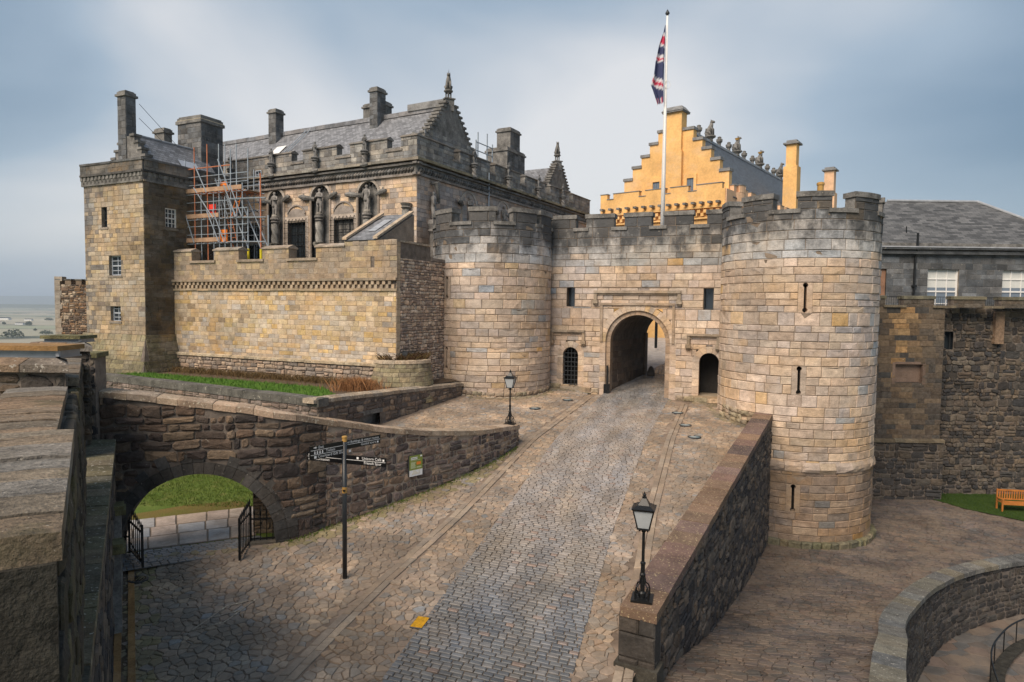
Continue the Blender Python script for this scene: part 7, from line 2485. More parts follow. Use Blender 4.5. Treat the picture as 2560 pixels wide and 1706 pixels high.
# moss-dark cross walls with chamfered caps
for x0, x1, y0, y1, zt_, zb_ in ((-12.0, -5.42, 8.0, 8.75, -0.72, -0.88), (-8.95, -7.72, 12.05, 12.75, -0.78, -0.93)):
    CWp = Plane((0, y0), (1, 0))
    sl_ = 0.70 * (y1 - y0)
    part('cross_wall', ([(x0 + 0.08, y0 + 0.08, -2.6), (x1 - 0.1, y0 + 0.08, -2.6), (x1 - 0.1 - sl_, y1, -2.6), (x0 + 0.08, y1, -2.6), (x0 + 0.08, y0 + 0.08, zb_), (x1 - 0.1, y0 + 0.08, zb_), (x1 - 0.1 - sl_, y1, zb_), (x0 + 0.08, y1, zb_)], BOXF), M['dmortar'], lp)
    emit(lp, rubble(CWp, x0 + 0.1, x1 - 0.12, -2.5, zb_, 0.42, 0.2, None, q, [(0.09, 0.075, 0.06), (0.07, 0.06, 0.052), (0.13, 0.10, 0.075)], proud=(-0.06, -0.03)), 'rubble_stone', M['rub'], 60)
    x = x1
    while x > x0:
        l = min(q.uniform(0.5, 0.75), x - x0)
        a, b = x - l + 0.006, x - 0.006
        ch = 0.14 if x == x1 else 0.0
        v = [(a, y0 - 0.04, zb_), (b, y0 - 0.04, zb_), (b, y1 + 0.04, zb_), (a, y1 + 0.04, zb_),
             (a, y0 - 0.04, zb_ + 0.09), (b, y0 - 0.04, zb_ + 0.09), (b, y1 + 0.04, zb_ + 0.09), (a, y1 + 0.04, zb_ + 0.09),
             (a, y0 + 0.13, zt_), (b - ch, y0 + 0.13, zt_), (b - ch, y1 - 0.13, zt_), (a, y1 - 0.13, zt_)]
        if x == x1:
            v = [(p_[0] - (0.70 * (p_[1] - y0) if i_ % 4 in (1, 2) else 0), p_[1], p_[2]) for i_, p_ in enumerate(v)]
        f = [(3, 2, 1, 0), (8, 9, 10, 11)] + [(k + i, k + (i + 1) % 4, k + 4 + (i + 1) % 4, k + 4 + i) for k in (0, 4) for i in range(4)]
        part('cap_stone', (v, f), M['parapet'], lp, jit(q.choice([(0.22, 0.155, 0.11), (0.19, 0.165, 0.14), (0.25, 0.17, 0.11)]), q, 0.15))
        x -= l
# display cases on the caps
for i, (x0, x1, y0, y1, zb_, h_) in enumerate(((-7.2, -5.66, 8.2, 8.62, -0.725, 0.155), (-8.76, -8.02, 12.2, 12.62, -0.785, 0.13))):
    dc = thing('display_case', ((x0 + x1) / 2, y0, zb_), ['shallow zinc case with a rusty brown lid on the nearer cap stones', 'shallow zinc case with a mossy lid on the farther cap stones'][i], 'case', 'cases on the battlement')
    XP = Plane((0, y0), (1, 0))
    part('box', [bx(XP, x0 + 0.03, x1 - 0.03, zb_, zb_ + h_ - 0.06, -(y1 - y0), -0.02), bx(XP, x0 + 0.02, x1 - 0.02, zb_, zb_ + 0.02, -(y1 - y0) - 0.02, 0.0)], M['zinc'], dc)
    part('corner_strip', [bx(XP, x1 - 0.06, x1 - 0.02, zb_, zb_ + h_ - 0.06, -0.03, 0.0)], M['lead'], dc)
    part('lid', bx(XP, x0, x1, zb_ + h_ - 0.06, zb_ + h_, -(y1 - y0) - 0.05, 0.05), M['rustlid'] if i == 0 else M['mossy'], dc)
# lower offset with coping and the wall below it
LG = Plane((-0.54, 0.0), (-0.58, 1.0))
k_ = math.hypot(0.58, 1.0)
lw = thing('bastion_wall', (-8, 13, -8), 'tall dark wall with a stepped stone offset below the battlement', 'wall')
part('wall_body', bx(LG, 2.0 * k_, 18.0 * k_, -8.6, -3.9, -1.0, -0.05), M['dmortar'], lw)
emit(lw, rubble(LG, 3 * k_, 18.0 * k_, -8.4, -3.9, 0.5, 0.3, None, q, RUBD, proud=(-0.03, 0.02)), 'rubble_stone', M['rub'], 200, 'rubble_mass')
cope_run(LG, lw, 3 * k_, 17.7 * k_, lambda u: -3.75, 0.16, -1.0, 0.04, 0.55, lambda: jit(q.choice([(0.13, 0.115, 0.07), (0.10, 0.09, 0.065), (0.16, 0.13, 0.085)]), q, 0.2), M['parapet'], q, 0.02, 'offset_stone')
part('upper_face', bx(LG, 15.6 * k_, 18.2 * k_, -3.75, -1.9, -1.3, -0.62), M['dmortar'], lw)
emit(lw, rubble(LG, 15.6 * k_, 18.2 * k_, -3.7, -1.9, 0.5, 0.3, None, q, RUBD, proud=(-0.6, -0.56)), 'upper_stone', M['rub'], 60)
part('end_quoins', [bx(LG, 17.0 * k_, 17.6 * k_, -3.7 + 0.35 * i, -3.7 + 0.35 * i + 0.33, -0.9, -0.5 - 0.03 * (i % 2)) for i in range(6)], M['rub'], lw, (0.12, 0.10, 0.07))
EP = Plane((-12.5, 17.55), (1.0, 0.22))
part('end_pier', bx(EP, 0.0, 1.18, -8.0, -1.55, -0.75, 0.0), M['dmortar'], lw)
emit(lw, rubble(EP, 0.0, 1.18, -4.4, -1.6, 0.46, 0.3, None, q, RUBD, proud=(0.0, 0.03)), 'pier_stone', M['rub'], 60)
part('pier_cap', bx(EP, -0.05, 1.24, -1.55, -1.42, -0.8, 0.06), M['mossy'], lw)
for y, z in ((16.3, -5.15), (14.8, -5.55)):
    u = y * k_
    pst = thing('stone_pilaster', LG.P(u, prof(y), 0.1), 'dark stone pilaster with a mossy cap on the %s bastion wall' % ('archway end of the' if y > 16 else 'forecourt side of the'), 'pilaster', 'pilasters of the bastion wall')
    part('shaft', bx(LG, u - 0.2, u + 0.2, prof(y) - 0.1, z - 0.2, -0.1, 0.16), M['soot'], pst)
    part('cap', [bx(LG, u - 0.28, u + 0.28, z - 0.2, z - 0.07, -0.1, 0.26), bx(LG, u - 0.25, u + 0.25, z - 0.07, z + 0.02, -0.1, 0.22)], M['mossy'], pst)
gut = thing('stone_gutter', LG.P(14 * k_, prof(14), 0.2), 'narrow ochre stone gutter along the foot of the bastion wall', 'gutter')
y = 10.5
while y < 17.4:
    l = q.uniform(0.6, 0.95)
    a, b = y * k_, (y + l) * k_ - 0.01
    for w0, w1, h_ in ((0.0, 0.15, 0.07), (0.15, 0.27, 0.01), (0.27, 0.42, 0.05)):
        v = []
        for u in (a, b):
            z = prof(LG.P(u, 0, 0.2)[1])
            v += [LG.P(u, z - 0.1, w0), LG.P(u, z + h_, w0), LG.P(u, z + h_, w1 - 0.006), LG.P(u, z - 0.1, w1 - 0.006)]
        f = [(0, 1, 5, 4), (1, 2, 6, 5), (2, 3, 7, 6), (3, 0, 4, 7), (3, 2, 1, 0), (4, 5, 6, 7)]
        part('gutter_stone', (v, f), M['ash'], gut, jit((0.30, 0.17, 0.07) if h_ > 0.02 else (0.10, 0.075, 0.05), q, 0.2))
    y += l
# ------------------------------------------------------------------ lamps
def make_lamp(pos, rz, label, h=2.33):
    L = thing('lamp_post', pos, label, 'lamp', 'black lamps on the wall ends')
    s = h / 2.33
    def P(*a): return place(*a)
    def add(name, vfs, mat, par=L, smooth=False):
        return part(name, [place(x, pos, rz, s) for x in vfs], M[mat], par, smooth=smooth)
    add('base_plate', [cube((0, 0, 0), 0.46, 0.46, 0.045)], 'iron')
    br = []
    for i in range(4):
        a = math.pi / 4 + i * math.pi / 2
        c, n = math.cos(a), math.sin(a)
        br.append(tube([(0.20 * c, 0.20 * n, 0.04), (0.205 * c, 0.205 * n, 0.20), (0.17 * c, 0.17 * n, 0.30), (0.09 * c, 0.09 * n, 0.36), (0.05 * c, 0.05 * n, 0.50)], 0.017, 5))
        br.append(tube([(0.19 * c, 0.19 * n, 0.24), (0.12 * c, 0.12 * n, 0.20), (0.10 * c, 0.10 * n, 0.10), (0.15 * c, 0.15 * n, 0.07), (0.17 * c, 0.17 * n, 0.13)], 0.012, 5))
    for i, x in enumerate(range(0, 8, 2)):
        add('foot_bracket', br[x:x + 2], 'iron')
    add('column', [lathe((0, 0, 0.04), [(0.075, 0), (0.075, 0.10), (0.05, 0.14), (0.05, 0.46), (0.062, 0.48), (0.062, 0.52), (0.046, 0.55), (0.046, 0.72), (0.058, 0.74), (0.058, 0.78), (0.034, 0.80), (0.031, 1.44), (0.05, 1.46), (0.05, 1.50), (0.03, 1.52), (0.03, 1.56)], 12)], 'iron', smooth=False)
    add('cross_arm', [tube([(-0.10, 0, 1.50), (-0.06, 0, 1.53), (0.06, 0, 1.53), (0.10, 0, 1.50)], 0.014, 5)], 'iron')
    z0, z1 = 1.60, 2.0
    b0, b1 = 0.125, 0.215
    lan = add('lantern', [frustum((0, 0, z0 - 0.03), b0 * 1.414 + 0.02, b0 * 1.414 + 0.02, 0.035), frustum((0, 0, z1), b1 * 1.414 + 0.02, b1 * 1.414 + 0.05, 0.04)], 'iron')
    cs = [(-1, -1), (1, -1), (1, 1), (-1, 1)]
    for i in range(4):
        a, b = cs[i], cs[(i + 1) % 4]
        pane = [(a[0] * b0 * 0.94, a[1] * b0 * 0.94, z0), (b[0] * b0 * 0.94, b[1] * b0 * 0.94, z0), (b[0] * b1 * 0.94, b[1] * b1 * 0.94, z1), (a[0] * b1 * 0.94, a[1] * b1 * 0.94, z1)]
        add('pane', [(pane, [(0, 1, 2, 3)])], 'lampglass', lan)
        add('corner_bar', [tube([(a[0] * b0, a[1] * b0, z0), (a[0] * b1, a[1] * b1, z1)], 0.014, 4)], 'iron', lan)
    add('bulb', [lathe((0, 0, z0 + 0.04), [(0.02, 0), (0.045, 0.06), (0.045, 0.12), (0.01, 0.18)], 8)], 'bulb', lan)
    add('hood', [frustum((0, 0, z1 + 0.04), b1 * 1.414 + 0.02, 0.20, 0.06), frustum((0, 0, z1 + 0.10), 0.17, 0.06, 0.14), frustum((0, 0, z1 + 0.24), 0.05, 0.05, 0.03, 8)], 'iron', lan)
    add('finial', [lathe((0, 0, z1 + 0.26), [(0.05, 0), (0.025, 0.02), (0.042, 0.05), (0.02, 0.075), (0.008, 0.12)], 8)], 'iron', lan)
    return L
p0 = SRW.P(0.42, cor(0.42), -0.42)
make_lamp((p0[0], p0[1], p0[2]), -0.30, 'black lamp with frosted lantern on the red-coped ramp wall pier', 2.36)
p1_ = S1.P(S1.L - 0.28, co1(S1.L - 0.28) + 0.01, -0.28)
make_lamp((p1_[0], p1_[1], p1_[2]), -0.25, 'black lamp with frosted lantern on the tip of the curving arched wall', 2.31)

# ------------------------------------------------------------------ fingerpost
def text_vf(s, size, align='LEFT'):
    cu = bpy.data.curves.new('lettering', 'FONT')
    cu.body = s
    cu.size = size
    cu.align_x = align
    cu.resolution_u = 2
    ob = bpy.data.objects.new('lettering_tmp', cu)
    COL.objects.link(ob)
    dg = bpy.context.evaluated_depsgraph_get()
    me = bpy.data.meshes.new_from_object(ob.evaluated_get(dg))
    v = [tuple(x.co) for x in me.vertices]
    f = [tuple(pp_.vertices) for pp_ in me.polygons]
    bpy.data.objects.remove(ob)
    bpy.data.curves.remove(cu)
    bpy.data.meshes.remove(me)
    return v, f
def on_plane(vf, S, u, v, w):
    return [S.P(u + a, v + b, w) for a, b, c in vf[0]], vf[1]

b = atz(862, 1446, -7.3)
yb = b.y
for _ in range(6):
    b = atz(862, 1446, prof(yb)); yb = b.y
sx, sy, sz = b.x, b.y, prof(b.y)
stop = at(864, 1095, sy).z
sp_ = thing('fingerpost', (sx, sy, sz), 'dark fingerpost with gold cap and crossed black direction blades', 'signpost')
part('pole', lathe((sx, sy, sz - 0.05), [(0.062, 0), (0.062, stop - sz - 0.03)], 16), M['postgrey'], sp_, smooth=True)
part('gold_cap', lathe((sx, sy, stop - 0.10), [(0.064, 0), (0.064, 0.10), (0.072, 0.10), (0.072, 0.14), (0.05, 0.15)], 16), M['gold'], sp_)
zb_ = at(863, 1225, sy).z
part('gold_band', lathe((sx, sy, zb_ - 0.08), [(0.066, 0), (0.066, 0.16)], 16), M['gold'], sp_)
part('band_emblem', lathe((sx, sy - 0.066, zb_), [(0.035, -0.02), (0.035, 0.02)], 10), M['signblack'], sp_)
UA = Plane((sx, sy), (0.656, 0.755))
LA = Plane((sx, sy), (0.956, -0.29))
def blade(S, u0, u1, zt_, rows, rh, name='blade'):
    a = part(name, bx(S, u0, u1, zt_ - rows * rh, zt_, -0.02, 0.02), M['signblack'], sp_)
    for i in range(1, rows):
        part('rule', bx(S, min(u0, u1) + 0.02, max(u0, u1) - 0.02, zt_ - i * rh - 0.005, zt_ - i * rh + 0.005, 0.02, 0.024), M['letter'], a)
    return a
def write(par, S, s, u, zt_, row, rh, align, size=0.088):
    part('lettering', on_plane(text_vf(s, size, align), S, u, zt_ - row * rh - rh * 0.72, 0.0245), M['letter'], par)
def icon(par, S, u, z, s=0.05):
    part('symbol', bx(S, u, u + s, z, z + s, 0.02, 0.0245), M['letter'], par)
ul, ur = UA.uv(774, 1133)[0], UA.uv(950, 1100)[0]
zu = UA.uv(774, 1117)[1]
RH = 0.118
a1_ = blade(UA, ul, -0.05, zu, 3, RH)
a2_ = blade(UA, 0.05, ur, zu, 2, RH)
sc_ = 0.10
write(a1_, UA, 'Exit', ul + 0.24, zu, 0, RH, 'LEFT', sc_)
write(a1_, UA, 'Toilets', ul + 0.46, zu, 1, RH, 'LEFT', sc_)
write(a1_, UA, 'Courtyard Gift Shop', ul + 0.22, zu, 2, RH, 'LEFT', sc_)
part('symbol', [tube([UA.P(ul + 0.18, zu - 0.03, 0.022), UA.P(ul + 0.11, zu - 0.055, 0.022), UA.P(ul + 0.18, zu - 0.08, 0.022)], 0.006, 4), tube([UA.P(ul + 0.1, zu - 0.055, 0.022), UA.P(ul + 0.2, zu - 0.055, 0.022)], 0.006, 4)], M['letter'], a1_)
for i in range(4):
    part('symbol', [bx(UA, ul + 0.12 + i * 0.075, ul + 0.155 + i * 0.075, zu - RH - 0.10, zu - RH - 0.05, 0.02, 0.0245), lathe(UA.P(ul + 0.137 + i * 0.075, zu - RH - 0.045, 0.022), [(0.013, 0), (0.013, 0.02)], 6)], M['letter'], a1_)
icon(a1_, UA, ul + 0.12, zu - 2 * RH - 0.095, 0.065)
icon(a1_, UA, ul + 1.16, zu - 2 * RH - 0.095, 0.065)
write(a2_, UA, 'Royal Buildings & visitor routes', ur - 0.06, zu, 0, RH, 'RIGHT', 0.092)
write(a2_, UA, 'Guided tours', ur - 0.16, zu, 1, RH, 'RIGHT', 0.092)
icon(a2_, UA, ur - 0.12, zu - RH - 0.09, 0.05)
ll, lr = LA.uv(769, 1140)[0], LA.uv(966, 1155)[0]
zl = LA.uv(862, 1137)[1]
a3_ = blade(LA, 0.05, lr, zl, 2, RH)
a4_ = blade(LA, ll, -0.05, zl, 2, RH)
write(a3_, LA, 'Unicorn Café', lr - 0.13, zl, 0, RH, 'RIGHT', 0.105)
write(a3_, LA, 'French Spur', lr - 0.13, zl, 1, RH, 'RIGHT', 0.105)
icon(a3_, LA, lr - 0.10, zl - 0.09, 0.05)
icon(a3_, LA, lr - 0.86, zl - 0.09, 0.06)
write(a4_, LA, 'Information', ll + 0.22, zl, 1, RH, 'LEFT', 0.10)
icon(a4_, LA, ll + 0.05, zl - 0.09, 0.04)
icon(a4_, LA, ll + 0.05, zl - RH - 0.09, 0.04)

# ------------------------------------------------------------------ information panel on the arched wall
def proj(p):
    c = CM.transposed() @ Vector(p)
    return (c.x / -c.z * F + CX, -c.y / -c.z * F + CY)
def path_u(S, px, v, w):
    best = min((abs(proj(S.P(i * 0.02, v, w))[0] - px), i * 0.02) for i in range(int(S.L / 0.02)))
    return best[1]
ua, ub = path_u(S1, 1023, -5.6, 0.11), path_u(S1, 1056, -5.6, 0.11)
pa, pb2 = S1.P(ua, 0, 0.12), S1.P(ub, 0, 0.12)
IP = Plane(pa[:2], (pb2[0] - pa[0], pb2[1] - pa[1]))
iw = math.hypot(pb2[0] - pa[0], pb2[1] - pa[1])
it, ib = IP.uv(1040, 1138)[1], IP.uv(1040, 1190)[1]
ih = it - ib
ip = thing('info_panel', IP.P(iw / 2, ib), 'green and white printed information panel fixed to the curving wall', 'sign')
part('backing', bx(IP, 0, iw, ib, it, -0.1, 0.0), M['irong'], ip)
part('green_field', bx(IP, 0.005, iw - 0.005, ib + ih * 0.30, it - 0.005, 0.0, 0.006), M['signgreen'], ip)
part('white_field', bx(IP, 0.005, iw - 0.005, ib + 0.005, ib + ih * 0.30, 0.0, 0.006), M['letter'], ip)
part('title_lines', [bx(IP, iw * 0.1, iw * 0.6, it - ih * (0.13 + 0.07 * i), it - ih * (0.09 + 0.07 * i), 0.006, 0.009) for i in range(2)], M['letter'], ip)
part('body_text', [bx(IP, iw * 0.1, iw * r.uniform(0.42, 0.48), it - ih * (0.34 + 0.035 * i), it - ih * (0.315 + 0.035 * i), 0.006, 0.009) for i in range(9)] + [bx(IP, iw * 0.1, iw * 0.8, it - ih * 0.25, it - ih * 0.23, 0.006, 0.009), bx(IP, iw * 0.54, iw * 0.9, it - ih * 0.62, it - ih * 0.56, 0.006, 0.009)], M['palegreen'], ip)
part('picture', bx(IP, iw * 0.54, iw * 0.86, it - ih * 0.47, it - ih * 0.33, 0.006, 0.009), M['orange'], ip)
part('drawing', [bx(IP, iw * (0.2 + 0.1 * i), iw * (0.26 + 0.1 * i), ib + ih * 0.08, ib + ih * (0.16 + 0.05 * ((i * 3) % 4)), 0.006, 0.009) for i in range(6)], M['cream'], ip)
part('badge', prism(IP, [(iw * 0.82, it - ih * 0.11), (iw * 0.96, it - ih * 0.11), (iw * 0.96, it - ih * 0.05), (iw * 0.89, it - ih * 0.02), (iw * 0.82, it - ih * 0.05)], 0.006, 0.009), M['letter'], ip)

# ------------------------------------------------------------------ iron gates of the arch
GA = Plane(S1.P(0.3, 0, -0.25)[:2], (S1.P(4.5, 0, -0.25)[0] - S1.P(0.3, 0, -0.25)[0], S1.P(4.5, 0, -0.25)[1] - S1.P(0.3, 0, -0.25)[1]))
def gate_panel(name, S, u0, u1, z0, zt_, label, n, group='iron gates of the archway', hoop=False, rise=0.0):
    g_ = thing(name, S.P(u0, z0), label, 'gate', group)
    for k, zz in enumerate((z0 + 0.06, zt_ - 0.16)):
        part('rail', bx(S, u0, u1, zz, zz + 0.04, -0.02, 0.02), M['iron'], g_)
    for i in range(n):
        x = u0 + (u1 - u0) * (i + 0.5) / n
        t_ = zt_ - 0.02 + rise * (1 - i / max(1, n - 1))
        part('bar', [tube([S.P(x, z0 + 0.02, 0), S.P(x, t_, 0)], 0.013, 5), tube([S.P(x, t_ - 0.02, 0), S.P(x, t_ + 0.05, 0), S.P(x, t_ + 0.18, 0)], [0.012, 0.032, 0.003], 5)], M['iron'], g_)
    return g_
zgd = -7.2
u0_, u1_ = GA.uv(262, 1380)[0], GA.uv(322, 1380)[0]
zt_ = GA.uv(320, 1330)[1]
zb_ = GA.uv(300, 1403)[1]
gate_panel('gate_side_panel', GA, u0_, u1_, zb_, zt_, 'fixed iron panel with spear tips on the bastion side of the arch', 4)
part('gate_plinth', bx(GA, u0_ - 0.3, u1_ + 0.25, -7.6, zb_ + 0.02, -0.2, 0.2), M['soot_t'], None, (0.10, 0.09, 0.065), label='low stone plinth under the iron panel nearest the bastion wall', cat='plinth', group='plinths of the iron gates')
H_ = GA.P(u1_ + 0.02, 0)
e_ = atz(357, 1419, zgd)
LF = Plane(H_[:2], (e_.x - H_[0], e_.y - H_[1]))
lfw = math.hypot(e_.x - H_[0], e_.y - H_[1])
gl = gate_panel('gate_leaf', LF, 0.0, lfw, zgd + 0.05, LF.uv(357, 1322)[1], 'open spear-topped gate leaf swung out at the bastion side of the arch', 7, rise=0.25)
for x in (0.0, lfw):
    part('stile', bx(LF, x - 0.025, x + 0.025, zgd, LF.uv(357, 1322)[1] + 0.08, -0.025, 0.025), M['iron'], gl)
part('brace', tube([LF.P(0.05, zgd + 0.35, 0), LF.P(lfw - 0.05, zgd + 0.15, 0)], 0.018, 5), M['iron'], gl)
u0_, u1_ = GA.uv(628, 1330)[0], GA.uv(690, 1330)[0]
zt_, zb_ = GA.uv(660, 1285)[1], GA.uv(660, 1352)[1]
gate_panel('gate_side_panel', GA, u0_, u1_, zb_, zt_, 'fixed iron panel with spear tips beside the rough pier of the arch', 4)
part('gate_plinth', bx(GA, u0_ - 0.15, u1_ + 0.15, -7.6, zb_ + 0.02, -0.2, 0.2), M['soot_t'], None, (0.14, 0.12, 0.095), label='low stone plinth under the iron panel beside the rough pier', cat='plinth', group='plinths of the iron gates')
H_ = GA.P(u0_ - 0.02, 0)
e_ = atz(606, 1386, zgd + 0.05)
LF = Plane(H_[:2], (e_.x - H_[0], e_.y - H_[1]))
lfw = 1.1
gl = gate_panel('gate_leaf', LF, 0.0, lfw, zgd + 0.05, LF.uv(620, 1276)[1], 'open spear-topped gate leaf seen edge-on beside the rough pier', 7, rise=0.15)
for x in (0.0, lfw):
    part('stile', bx(LF, x - 0.03, x + 0.03, zgd - 0.02, LF.uv(620, 1276)[1] + 0.05, -0.03, 0.03), M['iron'], gl)

# ------------------------------------------------------------------ covers and lights set in the paving
def ground_hit(px, py, zf):
    y = 20.0
    for _ in range(30):
        p = at(px, py, y)
        z = zf(p.x, p.y)
        p = atz(px, py, z)
        y = 0.5 * y + 0.5 * p.y
    return atz(px, py, zf(p.x, p.y))
for i, (px, py, lab) in enumerate(((1419, 1001, 'by the barred doorway'), (1337, 1022, 'near the pale tower foot'), (1694, 1033, 'below the open side doorway'), (1713, 1064, 'second from the open side doorway'), (1736, 1094, 'third from the open side doorway'))):
    p = ground_hit(px, py, zg)
    t = thing('ground_light', tuple(p), 'round glass light sunk in the paving ' + lab, 'light', 'lights sunk in the paving')
    part('ring', lathe((p.x, p.y, p.z - 0.05), [(0.30, 0), (0.30, 0.085), (0.24, 0.09), (0.24, 0.07)], 20), M['irong'], t)
    part('lens', lathe((p.x, p.y, p.z - 0.02), [(0.24, 0), (0.24, 0.045), (0.1, 0.055)], 20), M['discglass'], t)
p = ground_hit(1047, 1558, zg)
hc = thing('hydrant_cover', tuple(p), 'small yellow painted iron cover set beside the carriageway', 'cover')
q4 = [ground_hit(px, py, zg) for px, py in ((1025, 1570), (1054, 1574), (1074, 1548), (1046, 1544))]
vv = [(x.x, x.y, zg(x.x, x.y) - 0.03) for x in q4] + [(x.x, x.y, zg(x.x, x.y) + 0.035) for x in q4]
part('plate', (vv, BOXF), M['hydrant'], hc)
c4 = sum((Vector(x) for x in q4), Vector()) / 4
part('keyhole', lathe((c4.x + 0.06, c4.y + 0.12, zg(c4.x, c4.y) + 0.0), [(0.025, 0), (0.025, 0.045)], 8), M['iron'], hc)
part('frame', [tube([(q4[i].x, q4[i].y, zg(q4[i].x, q4[i].y) + 0.012), (q4[(i + 1) % 4].x, q4[(i + 1) % 4].y, zg(q4[(i + 1) % 4].x, q4[(i + 1) % 4].y) + 0.012)], 0.022, 5) for i in range(4)], M['irong'], hc)
p = ground_hit(347, 1449, zg)
dg_ = thing('drain_grate', tuple(p), 'round iron drain grate in the paving near the open gate leaf', 'drain')
part('ring', lathe((p.x, p.y, p.z - 0.05), [(0.26, 0), (0.26, 0.075), (0.2, 0.08), (0.2, 0.05)], 18), M['irong'], dg_)
for i in range(5):
    x = -0.15 + i * 0.075
    hl = math.sqrt(0.2 ** 2 - x * x)
    part('bar', cube((p.x + x, p.y, p.z), 0.03, 2 * hl, 0.025), M['iron'], dg_)

ic = [ground_hit(px, py, zg) for px, py in ((480, 1578), (560, 1558), (640, 1500), (566, 1518))]
cv = thing('inspection_cover', tuple(ic[0]), 'stone-filled rectangular inspection cover in the shaded forecourt paving', 'cover')
def onz(p, dz): return (p.x, p.y, zg(p.x, p.y) + dz)
for i in range(4):
    part('frame', tube([onz(ic[i], 0.016), onz(ic[(i + 1) % 4], 0.016)], 0.02, 5), M['coping'], cv, (0.33, 0.27, 0.21))
md = [(ic[0] + ic[3]) / 2, (ic[1] + ic[2]) / 2]
part('cross_bar', tube([onz(md[0], 0.016), onz(md[1], 0.016)], 0.018, 5), M['coping'], cv, (0.3, 0.25, 0.2))
# floodlight in the planter
fl_ = at(1010, 900, 33.3)
fd = thing('floodlight', (fl_.x, 33.3, -2.95), 'black box floodlight aimed up from the planter', 'light')
part('housing', [([(x, y, z) for x, y, z in ((fl_.x - 0.2, 33.3, -2.78), (fl_.x + 0.1, 33.3, -2.85), (fl_.x + 0.1, 33.6, -2.8), (fl_.x - 0.2, 33.6, -2.7), (fl_.x - 0.12, 33.3, -2.42), (fl_.x + 0.18, 33.3, -2.48), (fl_.x + 0.18, 33.55, -2.4), (fl_.x - 0.12, 33.55, -2.35))], BOXF)], M['irong'], fd)
part('stand', tube([(fl_.x, 33.45, -3.1), (fl_.x, 33.45, -2.75)], 0.03, 5), M['iron'], fd)

# ------------------------------------------------------------------ scaffolding in the corner of the palace
SF = CU.off(-0.95)
scf = thing('scaffolding', SF.P(-14, 2.5), 'tube scaffolding with plank decks, ladders and orange gates against the palace', 'scaffold')
def sfp(px, py, w=0.0): return SF.uv(px, py, w)
rs = random.Random(5)
su = [SF.uv(px, 500)[0] for px in (464, 487, 503, 519, 534, 548, 562, 577, 592, 606)]
tops = [400, 372, 470, 368, 480, 371, 500, 386, 440, 470]
for row, w_ in enumerate((0.0, -1.3)):
    for i, u in enumerate(su[row * 2:], row * 2):
        zt_ = SF.uv(464, tops[i])[1] + (0.3 if row else 0)
        mat = 'rust' if (row == 0 and i in (1, 3)) else 'steel'
        part('standard', tube([SF.P(u, 2.0, w_), SF.P(u, zt_, w_)], 0.034, 6), M[mat], scf)
decks = [SF.uv(500, y)[1] for y in (608, 548, 484)]
for z in decks:
    for row, w_ in enumerate((0.0, -1.3)):
        for dz in (-0.05, 0.5, 1.0):
            part('ledger', tube([SF.P((su[0] if row == 0 else su[2]) - 0.35, z + dz, w_), SF.P(su[-1] + 0.4, z + dz, w_)], 0.028, 6), M['rust' if (z > 7 and dz == 1.0 and row == 0) else 'steel'], scf)
    for i in range(5):
        part('deck_board', bx(SF, su[0] + 0.5 * (4 - i) - 0.3, su[-1] + 0.2, z, z + 0.04, -1.28 + i * 0.25, -1.05 + i * 0.25), M['board'], scf)
    part('toe_board', bx(SF, su[0] - 0.3, su[5] if z < 6 else su[-1], z + 0.05, z + 0.30, 0.04, 0.075), M['board'], scf)
    for u in su[2:]:
        part('transom', tube([SF.P(u + 0.05, z - 0.06, 0.35), SF.P(u + 0.05, z - 0.06, -1.6)], 0.03, 5), M['rust' if z > 6 else 'steel'], scf)
for i, (a, b) in enumerate(((0, 1), (1, 4), (5, 7), (3, 5), (7, 9), (1, 3), (4, 6), (6, 8))):
    z = decks[i % 3]
    part('brace', tube([SF.P(su[a], z + 1.9, 0.08), SF.P(su[b], z, 0.08)], 0.036, 5), M['steel'], scf)
part('ledger', tube([SF.P(su[0], SF.uv(464, 425)[1], 0), SF.P(su[7], SF.uv(464, 425)[1], 0)], 0.035, 5), M['rust'], scf)
def ladder(u0, z0, u1, z1, w_, mat):
    bars = [tube([SF.P(u0 + d, z0, w_), SF.P(u1 + d, z1, w_)], 0.028, 5) for d in (0, 0.38)]
    n = int((z1 - z0) / 0.27)
    bars += [tube([SF.P(u0 + (u1 - u0) * k / n, z0 + (z1 - z0) * k / n, w_), SF.P(u0 + (u1 - u0) * k / n + 0.38, z0 + (z1 - z0) * k / n, w_)], 0.02, 4) for k in range(1, n)]
    part('ladder', bars, M[mat], scf)
ladder(su[5] - 0.4, decks[0], su[3] + 0.1, decks[1] + 1.4, -0.5, 'steel')
ladder(su[5] + 0.3, decks[1], su[3] + 0.2, decks[2] + 0.9, -0.4, 'steel')
ladder(su[7] + 0.2, decks[0] - 1.5, su[5] + 0.3, decks[1], -0.3, 'rust')
ladder(su[7] - 0.3, decks[1], su[7] + 0.2, decks[2], -0.3, 'orange')
def guard(px0, px1, py0, py1, mat, w_):
    u0_, z1_ = SF.uv(px0, py0, w_)
    u1_, z0_ = SF.uv(px1, py1, w_)
    fr = [bx(SF, u0_, u0_ + 0.07, z0_, z1_, w_, w_ + 0.05), bx(SF, u1_ - 0.07, u1_, z0_, z1_, w_, w_ + 0.05), bx(SF, u0_, u1_, z1_ - 0.3, z1_, w_, w_ + 0.04), bx(SF, u0_, u1_, z0_, z0_ + 0.35, w_, w_ + 0.04)]
    fr += [bx(SF, u0_, u1_, z0_ + (z1_ - z0_) * k / 5, z0_ + (z1_ - z0_) * k / 5 + 0.05, w_, w_ + 0.04) for k in (2, 3)]
    part('safety_gate', fr, M[mat], scf)
guard(553, 570, 456, 482, 'orange', -0.2)
guard(524, 541, 512, 544, 'red', -0.1)
guard(552, 570, 575, 608, 'orange', -0.15)
